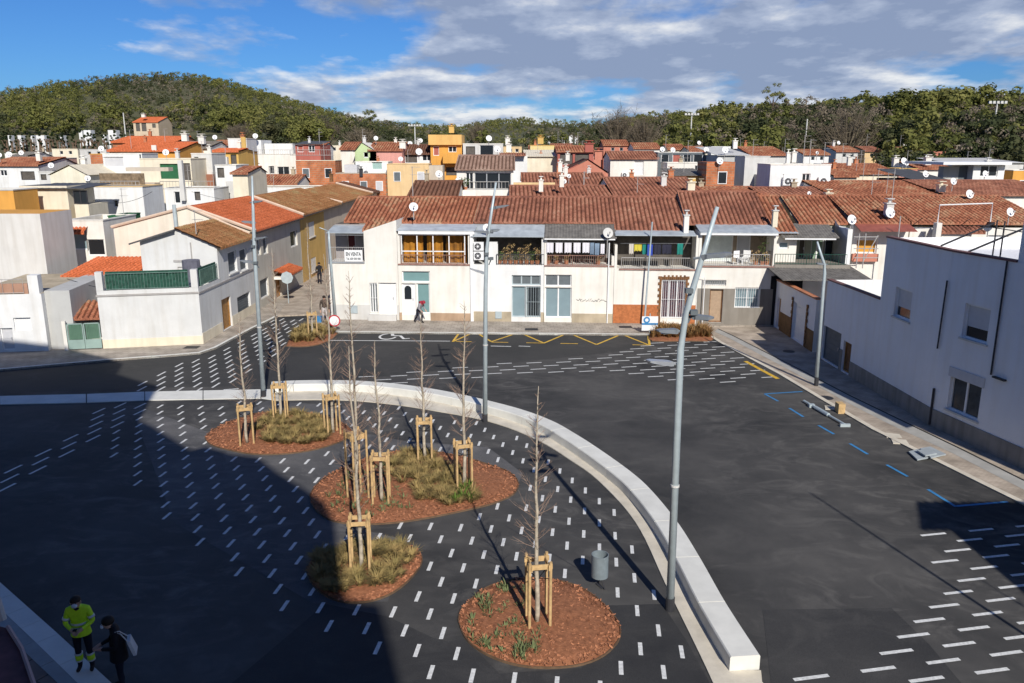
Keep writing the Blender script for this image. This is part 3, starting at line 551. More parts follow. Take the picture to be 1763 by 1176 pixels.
def pavement(name, pts, m, z=.1):
    mb = MB(); mb.prism([(p[0], p[1]) for p in pts], -.02, z); return structure(mb.build(name, m))
KERB = .1
def kerbs(par, line, w=.16, z=.112, step=1.0, m=None, side=1, name='kerb_stone', lim=80):
    L = [Vector((p[0], p[1], 0)) for p in line]; cnt = 0
    for i in range(len(L) - 1):
        d = L[i + 1] - L[i]; n = max(1, int(round(d.length / step))); dn = d.normalized(); nn = Vector((-dn.y, dn.x, 0)) * w * side
        for k in range(n):
            a = L[i] + d * (k / n) - dn * .0; b = L[i] + d * ((k + 1) / n) - dn * .012
            q = MB(); q.prism([(p.x, p.y) for p in (a, b, b + nn, a + nn)], -.03, z + rng.normal(0, .0008)); q.build(name, m or concrete, par)
pl_line = [at(x, y, KERB) for x, y in ((-700, 655), (0, 636), (180, 620), (300, 611), (345, 607), (372, 598), (400, 583), (436, 564), (470, 548), (478, 543))]
pav_l = pavement('pavement_left', [(p.x, p.y) for p in pl_line] + [(-16.4, 58), (-80, 58)], panot); kerbs(pav_l, pl_line, side=1)
street = pavement('street_paving', [(pl_line[-1].x, pl_line[-1].y), (at(526, 545).x, at(526, 545).y + .3), (-12.8, 49.2), (-11, 49.2), (-11, 125), (-19.5, 125), (-19.5, 57)], pavers, .096)
fk = [at(x, y, KERB) for x, y in ((578, 571), (700, 572.5), (900, 574), (1118, 576))]
pav_f = pavement('pavement_front', [(p.x, p.y) for p in fk] + [(at(1120, 565).x, at(1120, 565).y), (17.5, 49.2), (17.5, 57), (-12.9, 57), (-12.9, fk[0].y)], panot, .098); kerbs(pav_f, fk, side=1)
rk = [at(x, y) for x, y in ((1222, 580), (1237, 590), (1340, 645), (1420, 693), (1500, 740), (1600, 790), (1700, 840), (1763, 871), (1950, 960), (2400, 1150))]
rg = [at(x, y) for x, y in ((1230, 572), (1255, 583), (1370, 644), (1450, 690), (1530, 731), (1640, 782), (1763, 845), (1960, 930), (2450, 1100))]
gut = [at(x, y) for x, y in ((1236, 567), (1262, 579), (1380, 639), (1460, 681), (1545, 722), (1655, 775), (1763, 829), (1970, 912), (2480, 1080))]
pav_r = pavement('pavement_right', [(p.x, p.y) for p in rk] + [(30, rk[-1].y), (30, 49.0), (at(1120, 563).x, 49.0), (at(1120, 563).x, 48.2), (rk[0].x, 48.2)], pavers, .03)
kerbs(pav_r, rk, w=.22, z=.05, side=1, m=concrete2)
g2 = MB(); 
for i in range(len(rg) - 1): g2.quad((rg[i].x, rg[i].y, .036), (gut[i].x, gut[i].y, .036), (gut[i + 1].x, gut[i + 1].y, .036), (rg[i + 1].x, rg[i + 1].y, .036))
g2.build('gutter', mat('gutter_concrete', (.40, .39, .36), .85, .12, 1.5), pav_r)
for i in range(len(gut) - 1):
    d = (gut[i + 1] - gut[i]).normalized(); n = Vector((-d.y, d.x, 0)) * -.045; q = MB(); q.quad(*[(p.x, p.y, .039) for p in (gut[i] - n, gut[i] + n, gut[i + 1] + n, gut[i + 1] - n)]); q.build('drain_slot', black, pav_r)
# pavement beside the near building, lower left
kb = [at(x, y, KERB) for x, y in ((-400, 640), (0, 1003), (100, 1092), (185, 1170), (260, 1240), (420, 1390))]
k2 = [at(x, y, KERB) for x, y in ((-420, 690), (0, 1045), (100, 1135), (150, 1180), (230, 1262), (380, 1410))]
pav_n = pavement('pavement_near', [(p.x, p.y) for p in kb] + [(kb[-1].x, 4), (-60, 4), (-60, kb[0].y)], brickm('reddish_pavement_slabs', (.26, .19, .16), (.22, .165, .145), (.08, .06, .05), 1.0, .5, .8, .8)); kerbs(pav_n, kb, w=.45, side=-1, m=concrete)
kerbs(pav_n, k2, w=.35, z=.108, side=-1, m=mat('grey_kerb_slab', (.34, .35, .34), .8, .1, 2))
for (x, y) in ((330, 598), (915, 567), (1077, 563)):
    P = at(x, y, .1); q = MB(); q.box(P.x - .4, P.x + .4, P.y - .3, P.y + .3, .1, .106); 
    for k in range(7): q.box(P.x - .36, P.x + .36, P.y - .26 + k * .08, P.y - .23 + k * .08, .106, .116)
    tag(q.build('drain_cover', dkmetal, None), 'dark drain cover set in the pavement ' + {330: 'below the white corner house wall', 915: 'before the grey shopfront with bars', 1077: 'before the orange tiled wall base'}[x], 'drain cover')
for (x, y, l) in ((1358, 605, 'dark round manhole cover in the shaded pavement by the brown garage pillar'), (1422, 685, 'dark round manhole cover on the paving beside the long grey wall base')):
    P = at(x, y, .03); q = MB(); q.prism([(P.x + .32 * math.cos(k * .35), P.y + .32 * math.sin(k * .35)) for k in range(18)], .03, .038); tag(q.build('manhole_cover', dkmetal), l, 'manhole cover')

# ------------------------------------------------------------------ planting beds
mulch = mat('bark_mulch', (.40, .165, .08), .95, .2, 9, .8, 45, col2=(.19, .075, .035)); chipm = mat('bark_chip', (.52, .22, .11), .9, .2, 16, col2=(.21, .085, .045))
grassm = mat('olive_straw_grass', (.36, .25, .10), .9, .2, 2.5, col2=(.17, .14, .05)); sprig = mat('green_sprig', (.16, .19, .08), .85, .25, 5); earth = mat('edging_steel', (.16, .10, .06), .7, .2, 5)
PL = {}
LB = {'rear': 'rear mulched oval bed beside the left lamp post', 'large': 'largest oval mulched bed in the middle of the square', 'small': 'small half shaded oval bed below the large one', 'front': 'front round mulched bed beside the litter bin', 'left': 'small grassy bed beside the round no entry sign', 'right': 'narrow bed of rusty shrubs beside the parking ticket sign'}
for k, pts in PLANT.items():
    W_ = smooth_line([at(*p) for p in pts] + [at(*pts[0])], 3)[:-1]; cx_ = sum((p.x for p in W_)) / len(W_); cy_ = sum((p.y for p in W_)) / len(W_)
    root = thing('planting_bed', LB[k], 'flower bed', (cx_, cy_, 0)); mb = MB(); rings = [(1, .012), (.97, .04), (.8, .09), (.5, .13), (0.2, .15)]
    for s_, z in rings:
        for p in W_: mb.v.append((cx_ + (p.x - cx_) * s_, cy_ + (p.y - cy_) * s_, z + (rng.normal(0, .012) if s_ < .96 else 0)))
    n = len(W_)
    for r in range(len(rings) - 1):
        for q in range(n): mb.f.append((r * n + q, r * n + (q + 1) % n, (r + 1) * n + (q + 1) % n, (r + 1) * n + q)); mb.m.append(0)
    mb.f.append(tuple((len(rings) - 1) * n + q for q in range(n))); mb.m.append(0)
    ar = sum(W_[i].x * W_[(i + 1) % n].y - W_[(i + 1) % n].x * W_[i].y for i in range(n))
    if ar < 0: mb.f = [f[::-1] for f in mb.f]
    mb.build('mulch', mulch, root, smooth=True)
    eg = MB()
    for q in range(n): a, b = W_[q], W_[(q + 1) % n]; eg.fbox(Fr((a.x, a.y), (b.x, b.y)), 0, (b - a).length, -.012, .012, 0, .05)
    eg.build('edging', earth, root)
    area = abs(ar) / 2; nchip = int(area * (330 if cy_ < 22 else 170 if cy_ < 35 else 0)); V = []; Fq = []; xs = [p.x for p in W_]; ys = [p.y for p in W_]; WP = [(p.x, p.y) for p in W_]
    cnt = 0
    for _ in range(nchip):
        x = random.uniform(min(xs), max(xs)); y = random.uniform(min(ys), max(ys))
        if not inpoly(x, y, WP): continue
        rr = min(1, 1.0); z = .06 + .08 * max(0, 1 - math.hypot((x - cx_) / (max(xs) - cx_), (y - cy_) / (max(ys) - cy_))) + random.uniform(0, .025)
        a = random.uniform(0, 6.28); l = random.uniform(.02, .05); w = random.uniform(.01, .022); dx, dy = math.cos(a) * l, math.sin(a) * l; ex, ey = -math.sin(a) * w, math.cos(a) * w; t1 = random.uniform(-.02, .02); t2 = random.uniform(-.014, .014); b = len(V)
        V += [(x - dx - ex, y - dy - ey, z - t1 - t2), (x + dx - ex, y + dy - ey, z + t1 - t2), (x + dx + ex, y + dy + ey, z + t1 + t2), (x - dx + ex, y - dy + ey, z - t1 + t2)]; Fq.append((b, b + 1, b + 2, b + 3))
    if V: o = bigmesh('bark_chips', V, Fq, chipm, root); o['kind'] = 'stuff'
    PL[k] = WP
def tufts(name, label, poly, dens, hgt, spread, m, nb=26, wid=.014, z0=.08, droop=.5):
    P = [at(*p) for p in poly]; WP = [(p.x, p.y) for p in P]; xs = [p[0] for p in WP]; ys = [p[1] for p in WP]; V = []; Fq = []
    area = abs(sum(WP[i][0] * WP[(i + 1) % len(WP)][1] - WP[(i + 1) % len(WP)][0] * WP[i][1] for i in range(len(WP)))) / 2; n = int(area * dens); k = 0; tries = 0
    while k < n and tries < n * 20:
        tries += 1; x = random.uniform(min(xs), max(xs)); y = random.uniform(min(ys), max(ys))
        if not inpoly(x, y, WP): continue
        k += 1; sc = random.uniform(.6, 1.25)
        for _ in range(nb):
            a = random.uniform(0, 6.28); r = random.uniform(.02, .08); h = hgt * sc * random.uniform(.5, 1.1); s_ = spread * sc * random.uniform(.3, 1.1); w = wid * random.uniform(.7, 1.3)
            ca, sa = math.cos(a), math.sin(a); px_, py_ = -sa * w, ca * w; b = len(V)
            for t, wz in ((0, 1), (.55, .9), (1, .15)):
                q = r + s_ * t ** 1.6; z = z0 + h * (t - droop * t * t * .5); V += [(x + ca * q - px_ * wz, y + sa * q - py_ * wz, z), (x + ca * q + px_ * wz, y + sa * q + py_ * wz, z)]
            Fq += [(b, b + 1, b + 3, b + 2), (b + 2, b + 3, b + 5, b + 4)]
    o = bigmesh(name, V, Fq, m); return tag(o, label, 'plants', kind='stuff')
tufts('ornamental_grass', 'straw coloured tufted grass covering the middle of the rear bed', [(440, 745), (452, 722), (480, 714), (520, 715), (560, 728), (575, 745), (560, 764), (530, 770), (470, 768), (450, 760)], 17, .34, .32, grassm, 70, .011)
tufts('ornamental_grass', 'olive tufted grass across the centre and right of the large bed', [(668, 800), (690, 784), (735, 780), (750, 800), (800, 815), (790, 832), (820, 850), (825, 866), (790, 875), (750, 876), (722, 868), (715, 845), (690, 838), (668, 820)], 17, .34, .32, grassm, 70, .011)
tufts('ornamental_grass', 'dense olive tufted grass filling the small half shaded bed', [(536, 990), (545, 965), (600, 945), (660, 938), (700, 946), (714, 962), (690, 998), (650, 1022), (600, 1030), (560, 1022)], 17, .34, .32, grassm, 80, .011)
tufts('ornamental_grass', 'dry olive grass in the small bed beside the no entry sign', [(500, 592), (510, 578), (530, 568), (575, 563), (576, 576), (555, 590), (520, 594)], 7, .6, .4, grassm, 60, .02)
tufts('low_shrubs', 'rusty brown low shrubs beside the parking ticket sign', [(1122, 584), (1124, 572), (1180, 569), (1218, 574), (1222, 585), (1190, 585)], 9, .7, .5, mat('rusty_shrub', (.34, .17, .07), .9, .3, 3, col2=(.14, .10, .03)), 44, .025)
tufts('seedlings', 'small green seedlings in the left half of the front bed', [(803, 1085), (815, 1040), (860, 1015), (915, 1010), (930, 1050), (950, 1100), (955, 1140), (900, 1142), (850, 1128), (815, 1108)], 16, .2, .13, sprig, 12, .014)
tufts('seedlings', 'small green seedlings in the mulch at the left of the large bed', [(560, 850), (600, 815), (660, 800), (680, 840), (715, 880), (640, 895), (570, 885)], 11, .22, .14, sprig, 12, .014)
tufts('seedlings', 'small green shrub sprigs at the right rim of the large bed', [(775, 868), (790, 848), (812, 846), (822, 862), (800, 873)], 9, .4, .2, mat('fresh_leaf', (.12, .20, .03), .8, .2, 4), 30, .02)
# ------------------------------------------------------------------ the front row facing the square
a_, b_ = at(690, 551, .1), at(1247, 558.5, .1); FF = Fr((a_.x, a_.y), (b_.x, b_.y))
def U(x, y, o=0.0, fr=FF): return fr.px(x, y, o)[0]
def Z(x, y, o=0.0, fr=FF): return fr.px(x, y, o)[1]
EO = -1.7; RO = -6.6
def house_front(label, x0, x1, yfloor, yeave, yridge, holes, wm, awn, tilem, rail=None, recess=None, plinthy=None, plm=None, upx=None, rox0=None, rox1=None, topy=None):
    """two storeys: flush ground floor, set-back terrace above under a lean-to, tiled slope behind"""
    u0, u1 = U(x0, 500), U(x1, 500); zf = Z((x0 + x1) / 2, yfloor); root = thing('row_house', label, 'house', tuple(FF.P((u0 + u1) / 2, -4, 0)), 'terraced houses of the front row')
    hs = [FF.rect(*h[:4]) for h in holes]; mb = MB(); wall(mb, FF, u0, u1, 0, zf, [(h[0], h[1], max(h[2], .1), h[3]) for h in hs])
    shell(mb, FF, u0, u1, 0, zf, 9, top=True); mb.build('wall', wm, root)
    for h, r in zip(holes, hs): r = (r[0], r[1], max(r[2], .12), r[3]); window(root, FF, r, **h[4])
    if plinthy:
        zp = Z(x0, plinthy); xs = [u0] ; mb = MB(); cuts = sorted([(r[0], r[1]) for r in hs if r[2] < zp]); c = u0 + .002
        for (p, q) in cuts:
            if p - .03 > c: MB().fbox(FF, c, p - .03, 0, .03, .05, zp).build('plinth', plm or plinth, root)
            c = q + .03
        if u1 - .002 > c: MB().fbox(FF, c, u1 - .002, 0, .03, .05, zp).build('plinth', plm or plinth, root)
    return root, u0, u1, zf
def upper(root, u0, u1, zf, o, ztop, m, holes=(), kinds=(), pier=(True, True), pm=None, pz=None, D=None):
    """back wall of the terrace"""
    mb = MB(); wall(mb, FF, u0, u1, zf, ztop, holes, o=o); shell(mb, FF, u0, u1, zf, ztop, 6.5, o=o); mb.build('upper_wall', m, root)
    for h, k in zip(holes, kinds): window(root, FF, h, o=o, **k)
    if pier[0]: MB().fbox(FF, u0, u0 + .16, o + .02, -.01, zf, pz[0] if pz else ztop).build('side_wall', pm or m, root)
    if pier[1]: MB().fbox(FF, u1 - .16, u1, o + .02, -.01, zf, pz[1] if pz else ztop).build('side_wall', pm or m, root)
def slope(root, u0, u1, x, yeave, yridge, tm, o0=EO, o1=RO, skew=(0, 0), cap=True, back=True, **k):
    z0 = Z(x, yeave, o0); z1 = Z(x, yridge, o1) - .05
    tiles(root, FF, u0, u1, o0, z0, o1, z1, tm, skew=skew, **k)
    if cap: ridge(root, FF, u0 + skew[0], u1 + skew[1], o1, z1 + .06, tm)
    mb = MB()
    if back: mb.quad(FF.P(u1 + skew[1], o1 - .02, z1), FF.P(u0 + skew[0], o1 - .02, z1), FF.P(u0, o1 - 4.5, z0), FF.P(u1, o1 - 4.5, z0)); 
    for u in (u0, u1): mb.poly([FF.P(u, o0, z0 - .08), FF.P(u, o1, z1 - .08), FF.P(u, o1 - 4.5, z0 - .08)])
    mb.quad(FF.P(u0, o0, z0 - .06), FF.P(u1, o0, z0 - .06), FF.P(u1 + skew[1], o1, z1 - .06), FF.P(u0 + skew[0], o1, z1 - .06)); mb.build('roof_deck', white if False else plinth, root)
    return z0, z1
W2 = dict(frame=whitepaint)
# house 1: for sale
r, u0, u1, zf = house_front('white corner house with a for sale banner and brown roof', 568, 686, 452, 384, 340, [(637, 487, 650, 538, dict(kind='triple', frame=whitepaint, pane=shutg, bars=whitepaint)), (652, 487, 683, 540, dict(kind='door', frame=whitepaint, pane=whitepaint))], white, None, tbrown, plinthy=524, plm=lgrey)
um = U(627, 430); z1 = Z(650, 390)
mb = MB(); mb.poly([FF.P(um, 0, zf), FF.P(u1, 0, zf), FF.P(u1, 0, Z(683, 379)), FF.P(um, 0, Z(627, 398))]); mb.quad(FF.P(um, 0, zf), FF.P(um, 0, Z(627, 398)), FF.P(um, -8, Z(627, 398)), FF.P(um, -8, zf)); mb.quad(FF.P(u1, -6, zf), FF.P(u1, -6, Z(683, 379)), FF.P(u1, 0, Z(683, 379)), FF.P(u1, 0, zf)); mb.build('upper_wall', white, r)
zt = Z(600, 398, -1.7); hh = FF.rect(598, 404, 612, 440, -1.7)
mb = MB(); wall(mb, FF, u0 + .05, um, zf, Z(600, 386, -1.7), [(hh[0], hh[1], zf, hh[3])], o=-1.7); mb.quad(FF.P(u0 + .05, -8, zf), FF.P(u0 + .05, -1.7, zf), FF.P(u0 + .05, -1.7, Z(600, 386, -1.7)), FF.P(u0 + .05, -8, Z(600, 386, -1.7))); mb.build('terrace_wall', mat('terrace_grey_wall', (.33, .30, .29), .9, .1), r)
window(r, FF, (hh[0], hh[1], zf, hh[3]), kind='door', pane=mat('dark_red_door', (.12, .02, .02), .5, .1), o=-1.7)
sheet(r, FF, U(562, 400), um, .1, Z(580, 401, .1), -1.7, Z(600, 388, -1.7), bluezinc, .6, .01)
railing(r, FF, u0, um, zf, zf + .95, -.05, iron)
mb = MB(); mb.fbox(FF, u0, um, -.05, .05, zf - .06, zf + .03); mb.tube([FF.P(u0 + .05, -.04, zf), FF.P(u0 + .05, -.04, Z(570, 401))], .03, 6); mb.tube([FF.P(um - .05, -.04, Z(620, 405)), FF.P(u0 + .05, -.04, Z(620, 405))], .02, 5); mb.build('terrace_edge', alu, r)
ze = Z(600, 384, EO); zr = Z(640, 340, RO); k1 = U(613, 340, RO) - U(592, 384, EO)
uL = U(592, 384, EO); slope(r, uL, u1 - .02, 640, 383, 340, tbrown, skew=(k1 * .6, 0))
zE = Z(640, 383, EO); sl1 = (Z(640, 340, RO) - .05 - zE) / (EO - RO); tiles(r, FF, um - .1, u1 - .02, -.12, zE - sl1 * (-.12 - EO), EO + .02, zE, tbrown)
dish(r, FF.P(U(712, 355, -.9), -.9, Z(712, 356, -.9)), .42); antenna(r, FF.P(U(711, 340, -5), -5, Z(711, 338, -5)), 2.0)
MB().fbox(FF, *FF.rect(604, 526, 616, 539)[:2], .03, .08, *FF.rect(604, 526, 616, 539)[2:]).build('meter_box', galv, r)
MB().fbox(FF, *FF.rect(636, 540, 684, 549)[:2], 0, .35, .1, Z(660, 541)).build('doorstep', lgrey, r)
sg = FF.rect(593, 430.5, 624, 450.5, .06); b_root = thing('banner', 'white banner reading EN VENTA hung on the terrace rail', 'sign', tuple(FF.P((sg[0] + sg[1]) / 2, .06, sg[2])))
MB().fbox(FF, sg[0], sg[1], .05, .065, sg[2], sg[3]).build('banner_cloth', whitepaint, b_root); ink = mat('print_ink', (.03, .04, .05), .7, 0); hB = sg[3] - sg[2]; wB = sg[1] - sg[0]
t_ = text('EN VENTA', FF, sg[0] + wB * .08, sg[2] + hB * .5, .07, hB * .44, ink, 'lettering', b_root, wB * .84); t_ = text('Tel. 600 000 000', FF, sg[0] + wB * .1, sg[2] + hB * .17, .07, hB * .24, ink, 'lettering', b_root, wB * .8)
# house 2: glazed gallery
r, u0, u1, zf = house_front('white house with golden curtained glazed balcony and teal panels', 686.5, 811, 455, 384, 340, [(692, 488, 716, 542, dict(kind='door', pane=whitepaint)), (717.5, 488, 740, 540, dict(kind='blank', pane=tealp)), (692, 467, 740, 486, dict(kind='blank', pane=tealp))], white, None, tbrown, plinthy=538, plm=wallm('tan_stone_plinth', (.47, .33, .22), .2))
gold = mat('golden_curtain', (.50, .22, .02), .8, .35, 1.2, col2=(.16, .07, .015)); zc = Z(750, 403, -.05)
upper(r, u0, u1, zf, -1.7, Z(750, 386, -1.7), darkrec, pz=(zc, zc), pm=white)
u_a, u_b = U(691, 430), U(801, 430); fw = MB()
for x in (691, 718, 745.5, 773, 800): uu = U(x, 430); fw.fbox(FF, uu - .03, uu + .03, -.12, -.04, zf, zc)
for y in (404.5, 433): fw.fbox(FF, u_a, u_b, -.12, -.04, Z(745, y) - .03, Z(745, y) + .03)
fw.fbox(FF, u_a - .15, u_b + .6, -.3, .12, zc, zc + .22); gl = fw.build('gallery_frame', whitepaint, r)
cm = MB(); n = 70
for k in range(n):
    ua = u_a + (u_b - u_a) * k / n; ub = u_a + (u_b - u_a) * (k + 1) / n
    if .30 < k / n < .36 or .62 < k / n < .66: continue
    cm.quad(FF.P(ua, -.75 + .06 * math.sin(k * .9), zf), FF.P(ub, -.75 + .06 * math.sin((k + 1) * .9), zf), FF.P(ub, -.75 + .06 * math.sin((k + 1) * .9), zc), FF.P(ua, -.75 + .06 * math.sin(k * .9), zc))
cm.build('curtain', gold, r)
sheet(r, FF, u0, u1 + .3, .15, zc + .24, -1.9, Z(750, 384.5, -1.9), mat('pale_zinc_roof', (.50, .54, .57), .5, .15, 1.5), .55, .012)
railing(r, FF, u_a, u_b, zf, Z(745, 439), .02, redrail); MB().fbox(FF, u0, u1, -.02, .06, zf - .06, zf + .02).build('slab_edge', redrail, r)
slope(r, u0, u1, 750, 384, 340, tbrown)
MB().fbox(FF, *FF.rect(810, 404, 815, 550)[:2], 0, .12, .1, zc).build('downpipe', whitepaint, r)
ga = FF.rect(696, 494, 709, 518); mb = MB(); cc = (ga[0] + ga[1]) / 2 - .02; mb.poly([FF.P(cc + (.22 * math.cos(t)), -.09, ga[2] + .75 + .22 * math.sin(t)) for t in [math.pi * k / 8 for k in range(9)]] + [FF.P(cc - .22, -.09, ga[2] + .1), FF.P(cc + .22, -.09, ga[2] + .1)]); mb.build('door_light', glass, r)
# house 3: plants balcony and grey shopfront
r, u0, u1, zf = house_front('white house with potted plants on its balcony and grey barred shopfront', 812, 936, 456, 384, 340, [(881, 474, 931, 491, dict(kind='triple', frame=galv, pane=shutg, nm='window')), (881, 493, 905, 546, dict(kind='blank', frame=galv, pane=greyglass)), (906, 493, 930.5, 546, dict(kind='blank', frame=galv, nm='door', bars=galv))], white2, None, tbrown, plinthy=536)
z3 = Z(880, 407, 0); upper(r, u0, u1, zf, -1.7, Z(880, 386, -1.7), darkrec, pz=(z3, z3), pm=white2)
sheet(r, FF, u0, u1, .2, z3, -1.9, Z(880, 384.5, -1.9), bluezinc, .5, .012); railing(r, FF, U(855, 450), u1, zf, Z(900, 438), .0, dkmetal)
slope(r, u0, u1, 880, 384, 340, tred)
for y in (424, 440): acunit(r, FF, U(816, 430), Z(825, y + 7), -.15)
mb = MB(); wall(mb, FF, U(850, 430), U(857, 430), zf, Z(850, 420), o=-.1); mb.fbox(FF, U(838, 430), U(856, 430), -.5, -.12, zf, Z(850, 417)); mb.build('balcony_box', white2, r)
dish(r, FF.P(U(838, 390, .2), .2, Z(838, 392, .2)), .36)
MB().fbox(FF, *FF.rect(853, 536, 864, 548)[:2], .03, .08, *FF.rect(853, 536, 864, 548)[2:]).build('meter_box', galv, r)
# house 4: laundry
r, u0, u1, zf = house_front('white house with white laundry on its balcony and white double doors', 936.5, 1056, 457, 384, 340, [(938, 473, 984, 493, dict(kind='plain', frame=whitepaint, pane=shutg, nm='window')), (938, 495, 984, 547, dict(kind='plain', pane=greyglass, nm='door'))], cream if False else white, None, tred, plinthy=539, plm=plinth)
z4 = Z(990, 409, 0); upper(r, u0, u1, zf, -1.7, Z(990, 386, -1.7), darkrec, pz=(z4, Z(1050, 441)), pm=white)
sheet(r, FF, u0, u1 + .1, .25, z4, -1.9, Z(990, 384.5, -1.9), asbestos, .18, .03); MB().fbox(FF, u0, u1, .2, .27, z4 - .12, z4 - .04).build('awning_beam', whitepaint, r)
railing(r, FF, u0 + .2, u1 - .5, zf, Z(990, 440), .0, redrail); MB().fbox(FF, u0, u1, -.02, .06, zf - .07, zf + .0).build('slab_edge', redrail, r); slope(r, u0, u1, 1000, 384, 340, tred)
dish(r, FF.P(U(1047, 400, .4), .4, Z(1047, 401, .4)), .48, m=lgrey, up=1.2)
mb = MB(); mb.tube([FF.P(U(1048, 450), .08, Z(1048, 418)), FF.P(U(1048, 450), .08, .1)], .04, 6); mb.build('downpipe', whitepaint, r)
# spray writing, illegible strokes
mb = MB(); random.seed(3)
for k in range(26):
    x = 992 + k * 2.0; mb.tube([FF.P(U(x, 517), .012, Z(x, 517 + random.uniform(-3, 3))), FF.P(U(x + 2.5, 517), .012, Z(x, 517 + random.uniform(-3, 3)))], .014, 3)
mb.build('spray_scribble', dkmetal, r)
# house 5: brick doorway
r, u0, u1, zf = house_front('cream house with brick framed doorway, orange plinth and coloured laundry', 1056.5, 1199, 463, 398, 340, [(1138, 482, 1179, 548, dict(kind='triple', frame=whitepaint, nm='door', pane=mat('striped_door_curtain', (.18, .09, .09), .8, .5, 9, col2=(.03, .03, .06)), bars=whitepaint))], white, None, tred, plinthy=524, plm=orangep)
z5 = Z(1120, 405, 0); upper(r, u0, u1, zf, -1.7, Z(1120, 398, -1.7), darkrec, pz=(Z(1060, 422), z5), pm=white)
sheet(r, FF, u0, u1 - .2, .2, z5, -1.0, Z(1120, 397, -1.0), bluezinc, .5, .015); railing(r, FF, U(1070, 450), U(1188, 450), zf, Z(1120, 444), .0, iron); MB().fbox(FF, u0 + .3, u1, -.02, .07, zf - .08, zf).build('slab_edge', redrail, r)
slope(r, u0, u1 - .6, 1120, 398, 340, tred, o0=-1.0)
mb = MB(); dr = FF.rect(1138, 482, 1179, 548); random.seed(2)
zz0 = .1; k = 0
while zz0 < dr[3] + .1:
    w = .22 if k % 2 else .13
    mb = MB(); mb.fbox(FF, dr[0] - w, dr[0], 0, .05, zz0, zz0 + .17); mb.build('brick', brownst, r); mb = MB(); mb.fbox(FF, dr[1], dr[1] + w, 0, .05, zz0, zz0 + .17); mb.build('brick', brownst, r); zz0 += .19; k += 1
for k in range(12): w = (dr[1] - dr[0]) / 12; MB().fbox(FF, dr[0] + k * w, dr[0] + k * w + w - .02, 0, .055, dr[3] + .02, dr[3] + (.3 if k % 2 else .2)).build('brick', brownst, r)
chimney(r, FF.P(U(1181, 390, -.6), -.6, Z(1181, 402, -.6)), .3, 1.1, white, lgrey)
# house 6
r, u0, u1, zf = house_front('cream house with grey brown lower wall and plants on its long balcony', 1199.5, 1331, 458, 388, 332, [(1221, 498, 1244, 555, dict(kind='blank', frame=brownst, pane=wooddoor, nm='door')), (1265, 495, 1308, 530, dict(kind='plain', frame=whitepaint, pane=greyglass, bars=whitepaint)), (1211, 482, 1250, 491, dict(kind='blank', frame=whitepaint, pane=shutg, bars=iron))], white, None, tred)
mb = MB(); rs = [FF.rect(1221, 498, 1244, 555), FF.rect(1265, 495, 1308, 530)]; zp = Z(1260, 497); wall(mb, FF, u0 + .05, u1 - .002, .06, zp, [(a[0], a[1], a[2], min(a[3], zp + 1)) for a in rs], t=.025, o=.025); mb.f = [f for f in mb.f]; mb.build('lower_render', brownw, r)
z6 = Z(1260, 400, 0); hh = [FF.rect(1212, 405, 1262, 450, -1.9), FF.rect(1268, 405, 1292, 450, -1.9)]
upper(r, u0, u1, zf, -1.9, Z(1260, 388, -1.9), mat('balcony_tan_wall', (.36, .28, .2), .9, .15), [(h[0], h[1], zf, h[3]) for h in hh], [dict(kind='blank', pane=mat('net_curtain', (.62, .68, .66), .8, .1, 3)), dict(kind='blank', pane=shutl)], pz=(z6, z6), pm=white)
sheet(r, FF, u0, u1 + .1, .25, z6, -1.9, Z(1260, 387, -1.9), bluezinc, .5, .02); MB().fbox(FF, u0, u1, .2, .28, z6 - .15, z6 - .04).build('awning_beam', whitepaint, r)
railing(r, FF, u0 + .15, u1 - .35, zf, Z(1260, 438), .0, iron); MB().fbox(FF, u0, u1, -.02, .07, zf - .08, zf).build('slab_edge', redrail, r)
slope(r, u0 - .6, u1, 1260, 387, 331, tred, o0=-1.9); chimney(r, FF.P(U(1334, 375, -1.5), -1.5, Z(1334, 391, -1.5)), .3, 1.0, cream, lgrey)
MB().tube([FF.P(U(1211, 500), .3, .1), FF.P(U(1211, 500), .3, Z(1211, 476)), FF.P(U(1200, 480), .3, Z(1200, 475))], .03, 6).build('downpipe', whitepaint, r)
# houses 7, 8, 9 : set back behind the side street
def back_house(label, x0, x1, yb, yt, o, wm, holes, eave, ridge_, tm, D=7, ro=None, skew=(0, 0)):
    u0, u1 = U(x0, (yb + yt) / 2, o), U(x1, (yb + yt) / 2, o); root = thing('row_house', label, 'house', tuple(FF.P((u0 + u1) / 2, o - 3, 0)), 'terraced houses of the front row'); zt = Z((x0 + x1) / 2, yt, o)
    hs = [FF.rect(*h[:4], o) for h in holes]; mb = MB(); wall(mb, FF, u0, u1, 0, zt, hs, o=o); shell(mb, FF, u0, u1, 0, zt, D, o=o); mb.build('wall', wm, root)
    for h, q in zip(holes, hs): window(root, FF, q, o=o, **h[4])
    if eave: slope(root, u0, u1, (x0 + x1) / 2, eave, ridge_, tm, o0=o + .1, o1=ro or (o - 5), skew=skew)
    return root, u0, u1, zt
r, u0, u1, zt = back_house('narrow white house with small window and low grey lean-to, right of the plants balcony', 1332, 1371, 452, 404, -1.2, white, [(1342, 417, 1358, 428, dict(kind='blank', pane=greyglass))], 404, 338, tbrown, ro=-7)
sheet(r, FF, u0, u1, -.9, Z(1350, 401, -.9), -1.3, Z(1350, 399, -1.3), bluezinc)
